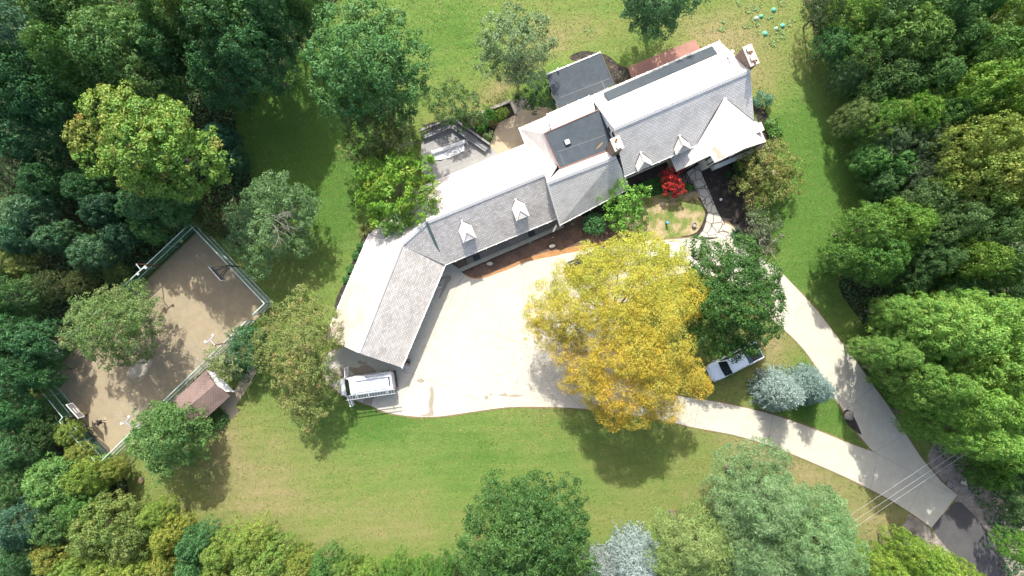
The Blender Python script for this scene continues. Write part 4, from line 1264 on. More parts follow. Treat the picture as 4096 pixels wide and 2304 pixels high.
# ---- garage wing
roofGE = roof_obj('roof', [[gN, gS, gSE, gNE]], M['roofbrown'], house)
kk = 0.44
mW = gNW + (gSW - gNW) * kk; mR = gN + (gS - gN) * kk
roof_obj('roof', [[gN, mR, mW, gNW]], M['roofpale'], house)
roof_obj('roof', [[mR, gS, gSW, mW]], M['roofcream'], house)
ridge_caps(gN, gS, roofGE)
gutter(gNW, gSW, house); gutter(gNE, gSE, house)
UG = (gNE - gSE).normalized(); VG = Vector((-UG.y, UG.x, 0))
q = insets([tuple(x[:2]) for x in (gNE, gSE, gSW, gNW)], .4)
mb = MB()
NE, SE, SW, NW = [Vector((p.x, p.y, 0)) for p in q]
zt = 2.95
def gz(a, b): m = (a + b) / 2; return m + Vector((0, 0, 6.35))
mb.add([Vector((p.x, p.y, -.1)) for p in (NE, SE, SW, NW)] + [Vector((p.x, p.y, zt)) for p in (NE, SE, SW, NW)] + [gz(SE, SW), gz(NE, NW)],
       [(0,1,5,4),(1,2,6,8,5),(2,3,7,6),(3,0,4,9,7),(0,3,2,1)])
mb.build('wall', M['stucco'], house)
dd = (SE - NE)
for f in (.2, .5, .8):
    c = NE + dd * f; ax = dd.normalized(); out = Vector((ax.y, -ax.x, 0))
    if out.dot(Vector((1, 0, 0))) < 0: out = -out
    mb = MB()
    for r_ in range(4): mb.bar(c - ax * 1.2 + out * .03 + Vector((0, 0, .35 + r_ * .55)), c + ax * 1.2 + out * .03 + Vector((0, 0, .35 + r_ * .55)), .05, .52)
    mb.build('garage_door', M['white'], house)
# roof vents: ball and disc
for (px, py, h) in ((1592, 923, 4.7), (1570, 1005, 6.0)):
    c = P(px, py, h); mb = MB()
    mb.lathe(c - Vector((0, 0, .35)), [(.16, 0), (.16, .3), (.24, .38), (.28, .5), (.24, .62), (.13, .70), (.02, .72)], 18)
    mb.build('roof_vent', M['metal'] if py < 950 else M['white'], house, smooth=True)

# ---- rear flat annex
a1, a2, a3, a4 = P(2184.7, 299, 3.2), P(2400.6, 210, 3.2), P(2456, 336.7, 3.2), P(2234, 433, 3.2)
ax_ = roof_obj('flat_roof', [[a1, a2, a3, a4]], M['membrane'], house, .22)
body([a1, a2, a3, a4], 3.0, d=.25)
gutter(a1 + Vector((0, 0, .03)), a2 + Vector((0, 0, .03)), house)
for pa, pb in ((a1, a4), (a2, a3)):
    mb = MB(); mb.bar(pa, pb, .1, .12); mb.build('edge_trim', M['darksteel'], ax_)
mb = MB(); pa, pb, pc, pd = z1(400, 600, 3.2), z1(815, 440, 3.2), z1(740, 460, 3.2), z1(770, 525, 3.2)
strip(mb, [pa, pb], .05, 3.206); strip(mb, [pc, pd], .07, 3.207); mb.build('membrane_seam', plain('seam grey', (0.10, 0.105, 0.11), .6), ax_)
for (px, py) in ((2230, 277), (2232, 285)):
    mb = MB(); mb.lathe(P(px, py, 3.2), [(.07, 0), (.07, .4), (.02, .42)], 10); mb.build('vent_pipe', M['metal'], house)

# ---- walkway, low wall and steps in front of the west wing (part of the house front)
wk = [(1838,1040),(1840,1085),(2250,906),(2225,860)]
zA = lambda x, y, h=0.0: P(1680 + x / 5.795, 950 + y / 5.795, h)
wkp = [zA(1040, 500), zA(1095, 640), P(2248, 900), P(2225, 850), P(1830, 1010)]
mb = MB(); mb.prism([tuple(p[:2]) for p in (zA(1060, 500), zA(1100, 650), P(2247, 899), P(2238, 872))], 0, .45)
wkw = mb.build('walkway', plain('aged walkway concrete', (0.23, 0.20, 0.165), .9, var=.15, scale=1.0), house)
mb = MB()
lw0, lw1 = zA(915, 768), P(2252, 903)
d = (lw1 - lw0).normalized(); nn = Vector((-d.y, d.x, 0))
lwall = thing('garden_wall', 'long low stone wall between the covered walkway and the bark bed', 'wall', tuple(lw0))
mb.bar(lw0 + Vector((0, 0, .28)), lw1 + Vector((0, 0, .28)), .34, .56); mb.build('wall_body', M['stone'], lwall)
mb = MB()
n_ = 26
for i in range(n_):
    a = lw0 + (lw1 - lw0) * (i / n_); b = lw0 + (lw1 - lw0) * ((i + .975) / n_); mb.bar(a + Vector((0, 0, .60)), b + Vector((0, 0, .60)), .42, .08)
mb.build('coping', plain('mossy coping', (0.30, 0.29, 0.23), .9, var=.12, scale=3), lwall)
mb = MB()
for i, (x, y) in enumerate(((900, 620), (955, 595), (1010, 570))):
    c = zA(x + 10, y + 10); mb.box(c + Vector((0, 0, .075 * (i + 1))), (.34, 1.15, .15 * (i + 1)), rz=math.radians(22.2))
mb.build('steps', plain('brown step stone', (0.20, 0.14, 0.10), .9, var=.2), house)
for (px, py) in ((1907, 1031), (2127, 937)):
    c = P(px, py, .45); mb = MB(); mb.box(c + Vector((0, 0, .012)), (.75, .62, .02), rz=math.radians(23)); mb.build('floor_grate', M['darksteel'], house)

# ================================================================== REAR DECK
zB = lambda x, y, h=0.0: P(1650 + x / 4.262, 380 + y / 4.262, h)
deck = thing('timber_deck', 'grey timber deck with built-in benches behind the house', 'deck', tuple(P(1830, 620)))
dk = [zB(150, 700, .5), zB(690, 480, .5), zB(1330, 880, .5), zB(1475, 1012, .5), zB(1475, 1150, .5), zB(420, 1560, .5), zB(150, 1300, .5)]
mb = MB(); mb.prism([tuple(p[:2]) for p in dk], 0, .5); mb.build('deck_floor', M['deck'], deck)
def bench_run(a, b, nm):
    a = Vector(a); b = Vector(b); d = (b - a).normalized(); n = Vector((-d.y, d.x, 0))
    mb = MB()
    mb.bar(a + Vector((0, 0, 1.42)), b + Vector((0, 0, 1.42)), .2, .05)
    for k in range(5): mb.bar(a + Vector((0, 0, .55 + .18 * k)), b + Vector((0, 0, .55 + .18 * k)), .035, .15)
    for k in range(3):
        o = n * (-.28 - .145 * k); mb.bar(a + o + Vector((0, 0, .95)) , b + o + Vector((0, 0, .95)), .125, .045)
    o = n * -.78; mb.bar(a + o + Vector((0, 0, 1.02)), b + o + Vector((0, 0, 1.02)), .16, .06); mb.bar(a + o + Vector((0, 0, .72)), b + o + Vector((0, 0, .72)), .04, .5)
    m = int((b - a).length / 1.2)
    for k in range(m + 1):
        p = a + (b - a) * (k / m); mb.bar(p, p + Vector((0, 0, 1.4)), .09, .09)
    mb.build(nm, M['deckbench'], deck)
bench_run(zB(150, 655, 0), zB(690, 440, 0), 'bench')
bench_run(zB(690, 440, 0), zB(1325, 885, 0), 'bench')
# rolled cover on its reel, and the loose sheet below it
roller = thing('cover_reel', 'long white rolled cover on a reel lying on the grey deck', 'roller', tuple(zB(620, 880, .5)))
ra, rb = zB(340, 985, .85), zB(900, 785, .85)
mb = MB(); mb.tube([ra, rb], .2, 12); mb.build('roll', M['plastic'], roller, smooth=False)
rd = (rb - ra).normalized(); rn = Vector((-rd.y, rd.x, 0))
for p in (ra, rb + rd * .12):
    mb = MB(); mb.bar(p - rn * .42 + Vector((0, 0, -.3)), p + rn * .35 + Vector((0, 0, -.3)), .07, .07); mb.bar(p + Vector((0, 0, -.3)), p + Vector((0, 0, .05)), .07, .07); mb.build('stand', M['white'], roller)
mb = MB(); mb.tube([rb + rd * .1 , rb + rd * .45], .03, 6); mb.build('crank', M['white'], roller)
mb = MB(); cols_, rows_ = 16, 5
for i in range(cols_):
    for j in range(rows_):
        u = i / (cols_ - 1); v = j / (rows_ - 1)
        x = 350 + 530 * u; y = 985 - 170 * u + (130 + 40 * math.sin(u * 3)) * v
        p = zB(x, y, .56 + .10 * abs(math.sin(9 * u + 3 * v)) * (1 - .3 * v) + .05 * math.sin(25 * u + 8 * v)); mb.v.append(tuple(p))
for i in range(cols_ - 1):
    for j in range(rows_ - 1):
        a = i * rows_ + j; mb.f.append((a, a + 1, a + rows_ + 1, a + rows_))
so = mb.build('plastic_sheet', M['plastic']); tag(so, 'crumpled white plastic sheet spread on the deck beside the reel', 'sheet')

# stone edging wall of the rear bed
rbw = thing('edging_wall', 'pale stone edging wall around the dark rear bed by the patio', 'wall', tuple(P(1980, 430)))
mb = MB(); mb.bar(P(1905, 461) + Vector((0, 0, .16)), P(2042, 405) + Vector((0, 0, .16)), .3, .32); mb.bar(P(2042, 407) + Vector((0, 0, .16)), P(2064, 456) + Vector((0, 0, .16)), .26, .32)
mb.build('stones', M['stone'], rbw)

# ================================================================== SHED
shed = thing('shed', 'small shed with reddish brown shingle roof beside the court fence', 'shed', tuple(P(800, 1600)))
sNWl, sRl, sSEl = P(690, 1602, 2.3), P(720, 1657, 3.3), P(786, 1708, 2.3)
sNWr, sRr, sSEr = P(826, 1479, 2.3), P(858, 1538, 3.3), P(920, 1584, 2.3)
rsd = roof_obj('roof', [[sRl, sRr, sNWr, sNWl], [sRl, sRr, sSEr, sSEl]], M['shedroof'], shed, .1)
q = insets([tuple(x[:2]) for x in (sNWl, sSEl, sSEr, sNWr)], .22); 
mb = MB(); mb.prism([tuple(p) for p in q], -.05, 2.25); mb.build('wall', plain('tan siding', (0.34, 0.27, 0.18), .8), shed)
sd = (sRr - sRl).normalized()
mb = MB(); mb.bar(P(835, 1500, 2.3) , P(905, 1572, 2.3), .1, .1)
wst = [P(829, 1482, 2.45), P(856, 1490, 2.4), P(888, 1514, 2.3), P(934, 1566, 2.2), P(905, 1568, 2.2), P(858, 1532, 2.35)]
slab_m = roof_obj('awning', [wst], M['tarp'], shed, .05)
for p in (wst[1], wst[3]):
    mb = MB(); mb.bar(Vector((p.x, p.y, 0)), Vector((p.x, p.y, p.z - .05)), .08, .08); mb.build('awning_post', M['white'], shed)
hedge_c = P(868, 1668)

# ================================================================== COURT FENCE
fence = thing('court_fence', 'tall green screened wire fence enclosing the tan sports court', 'fence', tuple(P(640, 1370)))
fN, fE, fS_, fJ1, fJ2, fWc = P(804, 905), P(1093, 1212), P(451, 1832), P(302, 1667), P(315, 1651), P(185, 1490)
FH = 2.75
def fence_run(a, b, scr, n=None, skip=()):
    a = Vector(a); b = Vector(b); L = (b - a).length; n = n or max(1, round(L / 3.2))
    for i in range(n + 1):
        p = a + (b - a) * (i / n); mb = MB(); mb.tube([p, p + Vector((0, 0, FH))], .045, 6); mb.build('post', M['greenmetal'], fence)
    mb = MB()
    for z in (.08, FH * .52, FH): mb.tube([a + Vector((0, 0, z)), b + Vector((0, 0, z))], .038 if z < FH else .05, 6)
    mb.build('rail', M['paleteal'], fence)
    mb = MB(); mb.add([a + Vector((0, 0, .05)), b + Vector((0, 0, .05)), b + Vector((0, 0, FH)), a + Vector((0, 0, FH))], [(0, 1, 2, 3)])
    mb.build('mesh_panel', M[scr], fence)
fence_run(fWc, fN, 'screen'); fence_run(fN, fE, 'screenpale')
gate0 = fE + (fS_ - fE) * .07; gate1 = fE + (fS_ - fE) * .11
fence_run(fE, gate0, 'screenpale', 1); fence_run(gate1, fS_, 'screenpale'); fence_run(fS_, fJ1, 'screen'); fence_run(fJ1, fJ2, 'screen', 1); fence_run(fJ2, fWc, 'screen')
# kerb boards along the fence foot
mb = MB()
for a, b in ((fWc, fN), (fS_, fJ1)): mb.bar(Vector(a) + Vector((0, 0, .1)), Vector(b) + Vector((0, 0, .1)), .09, .22)
mb.build('kick_board', M['darksteel'], fence)

# flood light poles
def light_pole(base, ang, label, H=4.8):
    o = thing('floodlight_pole', label, 'light pole', tuple(base), 0, 'floodlight poles around the court')
    mb = MB(); b = Vector(base); mb.tube([b, b + Vector((0, 0, H))], [.07, .05], 8)
    mb.build('pole', M['rustpipe'], o)
    d = Vector((math.cos(ang), math.sin(ang), 0)); n = Vector((-d.y, d.x, 0)); top = b + Vector((0, 0, H))
    mb = MB(); mb.bar(top, top + d * .75, .08, .08); mb.bar(top + d * .75 - n * .45, top + d * .75 + n * .45, .08, .08); mb.build('cross_arm', M['metal'], o)
    for s in (-1, 1):
        mb = MB(); mb.box(top + d * .85 + n * (s * .5) + Vector((0, 0, -.02)), (.26, .24, .16), rz=ang, ry=.25); mb.build('floodlight', M['lens'], o, bevel=.03)
    return o
light_pole(P(640, 1062), -.9, 'pole with two white floodlights on the northwest fence of the court, by its bare corner')
light_pole(P(330, 1352), -.7, 'pole with two white floodlights at the court edge, half hidden in dark trees')
light_pole(P(935, 1366), 2.3, 'pole with two white floodlights beside the sparse tree near the shed')
light_pole(P(620, 1672), 2.3, 'pole with two white floodlights beside the small green tree below the court')

def hoop(base, ang, label, pad=False, board='plastic'):
    o = thing('basketball_hoop', label, 'basketball hoop', tuple(base), 0, 'basketball hoops on the court')
    b = Vector(base); d = Vector((math.cos(ang), math.sin(ang), 0)); n = Vector((-d.y, d.x, 0))
    mb = MB(); mb.bar(b, b + Vector((0, 0, 3.1)), .15, .15)
    mb.build('pole', M['darksteel'], o)
    c = b + d * 1.25 + Vector((0, 0, 3.45))
    mb = MB()
    for z0, z1_ in ((2.2, 3.1), (3.05, 3.7)):
        for s in (-1, 1): mb.bar(b + Vector((0, 0, z0)) + n * s * .07, c + n * (s * .4) + Vector((0, 0, z1_ - 3.45)), .06, .08)
    for s in (-1, 1): mb.bar(b + Vector((0, 0, 3.0)), c + n * (s * .8) - d * .03, .05, .05)
    mb.build('arm', M['darksteel'], o)
    mb = MB(); mb.bar(c - n * .9, c + n * .9, .04, 1.05); mb.build('backboard', plain('backboard', (0.16, 0.16, 0.17), .3), o)
    mb = MB()
    for z in (-.52, .52): mb.bar(c - n * .93 + Vector((0, 0, z)), c + n * .93 + Vector((0, 0, z)), .05, .045)
    for s in (-1, 1): mb.bar(c + n * s * .9 + Vector((0, 0, -.52)), c + n * s * .9 + Vector((0, 0, .52)), .05, .05, d)
    f = c + d * .03
    for z in (-.35, .1): mb.bar(f - n * .3 + Vector((0, 0, z)), f + n * .3 + Vector((0, 0, z)), .02, .05)
    for s in (-1, 1): mb.bar(f + n * s * .3 + Vector((0, 0, -.35)), f + n * s * .3 + Vector((0, 0, .1)), .05, .02, n)
    mb.build('frame', M['white'], o)
    mb = MB(); rc = c + d * .38 + Vector((0, 0, -.42)); pts = [rc + d * (.23 * math.cos(a)) + n * (.23 * math.sin(a)) for a in [2 * PI * i / 20 for i in range(21)]]
    mb.tube(pts, .014, 5, cap=False); mb.bar(c + Vector((0, 0, -.42)), rc - d * .22, .08, .03); mb.build('rim', M['rustpipe'], o)
    if pad:
        mb = MB(); mb.box(b + Vector((0, 0, .9)), (.3, .3, 1.8), rz=ang); mb.build('pad', M['tan'], o, bevel=.05)
    return o
hoop(P(956, 1066), math.atan2(-.667, -.745), 'black basketball hoop seen from behind on the northeast side of the court')
hoop(P(345, 1652), math.atan2(.667, .745), 'basketball hoop with clear board and tan padded pole at the southwest end of the court', True)

# free standing goal frame outside the fence
go = thing('pipe_frame', 'low rusty pipe frame standing outside the court fence', 'pipe frame', tuple(P(170, 1640)))
mb = MB(); p0, p1, p2 = P(180, 1615, 1.6), P(128, 1575, 1.6), P(214, 1618, 1.6)
p0 = P(172, 1623, 1.7); p1 = P(145, 1590, 1.7); p2 = P(210, 1618, 1.7)
mb.tube([p1 + Vector((0,0,-1.7)), p1, p0, p2, p2 + Vector((0, 0, -1.7))], .04, 6); mb.build('pipe', M['rustpipe'], go)

# ================================================================== VEHICLES
def loft(secs, name, mat, parent, n=20, p=4.0):
    """secs: (x, halfwidth, zbot, ztop, top width factor)"""
    mb = MB(); m = len(secs)
    for (x, hw, zb, zt, tf) in secs:
        for k in range(n):
            a = 2 * PI * (k + .5) / n
            cy = math.copysign(abs(math.cos(a)) ** (2 / p), math.cos(a)); cz = math.copysign(abs(math.sin(a)) ** (2 / p), math.sin(a))
            z = (zb + zt) / 2 + (zt - zb) / 2 * cz
            f = 1 + (tf - 1) * max(0, cz)
            mb.v.append((x, hw * cy * f, z))
    for i in range(m - 1):
        for k in range(n):
            a = i * n + k; b = i * n + (k + 1) % n; mb.f.append((a, b, b + n, a + n))
    mb.f.append(tuple(range(n))); mb.f.append(tuple((m - 1) * n + k for k in reversed(range(n))))
    return build_local(mb, name, mat, parent, smooth=False)

def wheel(parent, x, y, r=.36, wd=.24):
    mb = MB(); pts = []
    mb.tube([(x, y - wd / 2, r), (x, y + wd / 2, r)], r, 18); o = build_local(mb, 'wheel', M['tyre'], parent)
    mb = MB(); s = 1 if y > 0 else -1; mb.tube([(x, y + s * wd * .45, r), (x, y + s * wd * .56, r)], r * .62, 14)
    e = build_local(mb, 'rim', M['metal'], o)
    return o

def plate(parent, name, mat, pts, th=.02):
    mb = MB(); pts = [Vector(p) for p in pts]
    n = (pts[1] - pts[0]).cross(pts[2] - pts[0]).normalized()
    if n.z < 0: n = -n
    k = len(pts)
    mb.add([p + n * th for p in pts] + [p - n * .01 for p in pts], [tuple(range(k)), tuple(reversed(range(k, 2 * k)))] + [(i, (i + 1) % k, (i + 1) % k + k, i + k) for i in range(k)])
    return build_local(mb, name, mat, parent)

def ladder(name, parent, a, b, wd, label, rungs, mat, loc, rz, group):
    o = thing(name, label, 'ladder', loc, rz, group)
    a = Vector(a); b = Vector(b); d = (b - a).normalized(); n = Vector((-d.y, d.x, 0)).normalized()
    for s in (-1, 1):
        mb = MB(); mb.bar(a + n * s * wd / 2, b + n * s * wd / 2, .05, .09); build_local(mb, 'rail', mat, o)
    for i in range(rungs):
        mb = MB(); p = a + (b - a) * ((i + .5) / rungs); mb.tube([p - n * wd / 2, p + n * wd / 2], .022, 6)
        build_local(mb, 'rung', mat, o)
    return o

# --- white work van, front doors open, nose under the crabapple
vc = P(1461, 1541, 2.3); vrz = math.radians(188.2); vloc = (vc.x, vc.y, .06)
van = thing('work_van', 'white high-roof work van with roof racks and both front doors open, by the garage wing', 'van', vloc, vrz)
vb = loft([(-2.78, .92, .35, 2.30, .93), (-2.72, .98, .32, 2.48, .92), (-2.4, 1.0, .3, 2.56, .9), (0.6, 1.0, .3, 2.58, .9), (1.35, 1.0, .3, 2.50, .9), (1.62, .99, .3, 2.30, .9), (1.95, .98, .3, 1.86, .93), (2.22, .97, .3, 1.38, .96), (2.55, .95, .3, 1.22, .96), (2.78, .88, .3, 1.05, .95), (2.90, .74, .36, .85, .95)], 'body', M['carwhite'], van, 28, 6)
plate(van, 'windscreen', M['carglass'], [(1.60, -.80, 2.36), (1.60, .80, 2.36), (1.80, .86, 2.10), (2.20, .88, 1.47), (2.20, -.88, 1.47), (1.80, -.86, 2.10)], .03)
plate(van, 'rear_step', M['darksteel'], [(-2.75, -.9, .5), (-3.0, -.9, .5), (-3.0, .9, .5), (-2.75, .9, .5)], .05)
plate(van, 'tail_trim', plain('dark blue rear panel', (.05, .05, .13), .4), [(-2.45, -.55, 2.54), (-2.62, -.55, 2.51), (-2.62, .42, 2.51), (-2.45, .42, 2.54)], .02)
for x in (-1.9, 1.75):
    for y in (-.9, .9): wheel(van, x, y)
for s in (-1, 1):
    mb = MB(); mb.bar((1.35, s * 1.0, .5), (1.35 + .0, s * 1.0, .5), .01, .01)
    # open front door: hinged near the windscreen pillar, swung wide
    hx, hy = 2.0, s * 1.0; ang = (115 if s > 0 else -115)
    dirx = math.cos(math.radians(ang)) ; diry = math.sin(math.radians(ang))
    a = Vector((hx, hy, 0)); d = Vector((-abs(dirx) * .35, s * abs(diry), 0)).normalized()
    mb = MB(); mb.bar(a + Vector((0, 0, .95)), a + d * 1.08 + Vector((0, 0, .95)), .12, 1.1)
    dr = build_local(mb, 'door', M['carwhite'], van, bevel=.03)
    mb = MB(); mb.bar(a + d * .12 + Vector((0, 0, 1.78)), a + d * .98 + Vector((0, 0, 1.78)), .05, .56); build_local(mb, 'window', M['carglass'], dr)
    mb = MB(); mb.bar(a + d * .02 + Vector((0, 0, 2.08)), a + d * 1.0 + Vector((0, 0, 2.08)), .07, .05); mb.bar(a + d * .98 + Vector((0, 0, 1.5)), a + d * 1.0 + Vector((0, 0, 2.08)), .06, .05); build_local(mb, 'window_frame', M['carwhite'], dr)
    mb = MB(); mb.box(a + d * .25 + Vector((.16, 0, 1.55)), (.14, .24, .34)); build_local(mb, 'mirror', M['darksteel'], dr, bevel=.03)
    mb = MB(); mb.box((2.80, s * .68, .92), (.2, .34, .2), rz=-s * .35); build_local(mb, 'headlight', M['lens'], van, bevel=.03)
    mb = MB(); mb.box((-2.79, s * .88, 1.1), (.06, .16, .6)); build_local(mb, 'tail_light', M['redlens'], van)
mb = MB(); mb.bar((2.85, -.4, .8), (2.85, .4, .8), .1, .22); build_local(mb, 'grille', M['darksteel'], van)
mb = MB()
for x in (-2.2, -.3, .9):
    for s in (-1, 1):
        mb.bar((x, s * .55, 2.66), (x, s * 1.05, 2.66), .10, .05); mb.bar((x, s * .9, 2.5), (x, s * .9, 2.68), .05, .05)
for s in (-1, 1): mb.bar((-2.4, s * .56, 2.64), (1.3, s * .56, 2.64), .04, .05)
build_local(mb, 'roof_rack', M['metal'], van)
ladder('ladder', None, (2.02, .97, 2.78), (-3.05, .97, 2.78), .42, 'long silver ladder on the van roof rack, on the side away from the garage', 18, M['metal'], vloc, vrz, 'ladders on the van')
ladder('ladder', None, (.75, -.80, 2.76), (-2.65, -.80, 2.76), .36, 'shorter silver ladder on the van roof rack, on the side facing the garage', 12, M['metal'], vloc, vrz, 'ladders on the van')

# --- white pickup under the dark green tree
pc_ = P(2943, 1449, 1.3); prz = math.radians(207.5)
pk = thing('pickup_truck', 'pale white pickup truck with black bed, half under the dark green tree', 'pickup truck', (pc_.x, pc_.y, .02), prz)
loft([(-2.9, .88, .45, 1.05, .98), (-2.82, .96, .42, 1.15, .98), (-1.2, .99, .4, 1.18, .98), (1.2, .99, .4, 1.16, .97), (2.2, .98, .4, 1.12, .92), (2.62, .93, .4, 1.02, .9), (2.85, .80, .42, .86, .92), (2.93, .62, .45, .78, .95)], 'body', M['carpickup'], pk, 28, 6)
loft([(-1.05, .80, 1.0, 1.80, .95), (-.9, .84, 1.0, 1.93, .9), (.6, .85, 1.0, 1.95, .9), (.95, .84, 1.0, 1.86, .9), (1.55, .83, 1.0, 1.22, .98), (1.65, .8, .95, 1.12, 1)], 'cab', M['carpickup'], pk, 24, 6)
plate(pk, 'windscreen', M['carglass'], [(.92, -.70, 1.90), (.92, .70, 1.90), (1.60, .82, 1.19), (1.66, 0, 1.18), (1.60, -.82, 1.19)], .025)
for s in (-1, 1):
    plate(pk, 'window', M['carglass'], [(-.85, s * .79, 1.80), (.75, s * .79, 1.80), (1.35, s * .89, 1.25), (-.85, s * .89, 1.25)], .02)
    mb = MB(); mb.box((1.15, s * 1.12, 1.25), (.16, .26, .2)); build_local(mb, 'mirror', M['darksteel'], pk, bevel=.03)
    mb = MB(); mb.box((2.72, s * .72, .85), (.2, .32, .2), rz=-s * .4); build_local(mb, 'headlight', M['lens'], pk)
    for x in (-1.85, 1.8): wheel(pk, x, s * .88, .39)
mb = MB(); mb.box((-2.0, 0, 1.14), (1.62, 1.62, .12)); build_local(mb, 'bed', M['bedliner'], pk)
mb = MB()
for s in (-1, 1): mb.bar((-2.85, s * .88, 1.22), (-1.15, s * .88, 1.22), .14, .07)
mb.bar((-2.85, -.9, 1.2), (-2.85, .9, 1.2), .08, .08); build_local(mb, 'bed_rail', M['carpickup'], pk)
mb = MB(); mb.box((-1.38, 0, 1.28), (.5, 1.6, .2)); build_local(mb, 'tool_box', M['navy'], pk, bevel=.03)
mb = MB(); mb.bar((2.86, -.75, .55), (2.86, .75, .55), .16, .18); build_local(mb, 'bumper', M['chrome'], pk)

def sedan(loc, rz, label, paint, L=4.7, hgt=1.55, name='parked_car'):
    o = thing(name, label, 'car', loc, rz, None)
    f = L / 4.7
    loft([(-2.33*f, .74, .35, .85, .95), (-2.25*f, .88, .32, 1.0, .93), (-1.6*f, .92, .3, 1.08, .93), (1.0*f, .92, .3, 1.02, .93), (1.9*f, .90, .3, .92, .9), (2.2*f, .80, .32, .8, .92), (2.35*f, .6, .38, .7, .95)], 'body', paint, o, 28, 5)
    loft([(-2.0*f, .70, .9, 1.05, 1), (-1.5*f, .74, .9, hgt - .1, .86), (-1.1*f, .76, .9, hgt, .84), (.1*f, .77, .9, hgt, .84), (.5*f, .76, .9, hgt - .1, .86), (1.15*f, .76, .9, 1.04, .98)], 'roof', paint, o, 24, 5)
    plate(o, 'windscreen', M['carglass'], [(.48*f, -.60, hgt - .07), (.48*f, .60, hgt - .07), (1.12*f, .74, 1.06), (1.12*f, -.74, 1.06)], .02)
    plate(o, 'rear_window', M['carglass'], [(-1.52*f, -.58, hgt - .1), (-1.52*f, .58, hgt - .1), (-1.95*f, .66, 1.12), (-1.95*f, -.66, 1.12)], .02)
    for s in (-1, 1):
        plate(o, 'window', M['carglass'], [(-1.35*f, s * .68, hgt - .12), (.35*f, s * .68, hgt - .12), (.85*f, s * .80, 1.08), (-1.5*f, s * .80, 1.08)], .02)
        mb = MB(); mb.box((.75*f, s * 1.0, 1.05), (.14, .2, .14)); build_local(mb, 'mirror', paint, o, bevel=.03)
        mb = MB(); mb.box((2.15*f, s * .66, .74), (.22, .3, .14), rz=-s * .4); build_local(mb, 'headlight', M['lens'], o)
        mb = MB(); mb.box((-2.28*f, s * .7, .85), (.1, .3, .16)); build_local(mb, 'tail_light', M['redlens'], o)
        for x in (-1.4*f, 1.45*f): wheel(o, x, s * .82, .33, .22)
        mb = MB(); mb.bar((-1.5*f, s * .60, hgt + .02), (.3*f, s * .60, hgt + .02), .04, .04); build_local(mb, 'roof_rail', M['chrome'], o)
    mb = MB(); pts = [(2.37*f * math.cos(a) if abs(a) < 9 else 0, .86 * math.sin(a), .62) for a in [(-75 + 150 * i / 12) * PI / 180 for i in range(13)]]
    mb.tube([(2.0*f + .38 * math.cos(a), .80 * math.sin(a), .66) for a in [(-85 + 170 * i / 12) * PI / 180 for i in range(13)]], .035, 6); build_local(mb, 'bumper_trim', M['chrome'], o)
    return o
c = P(2352, 1050, .8)
sedan((c.x, c.y, .06), math.radians(205), 'black car with chrome trim, mostly hidden under the upper left of the yellow tree', M['carblack'], 5.1, 1.7)
c = P(2634, 1003, .8)
sedan((c.x, c.y, .06), math.radians(2), 'white car mostly hidden under the top edge of the yellow tree', M['carwhite'], 4.5, 1.5)

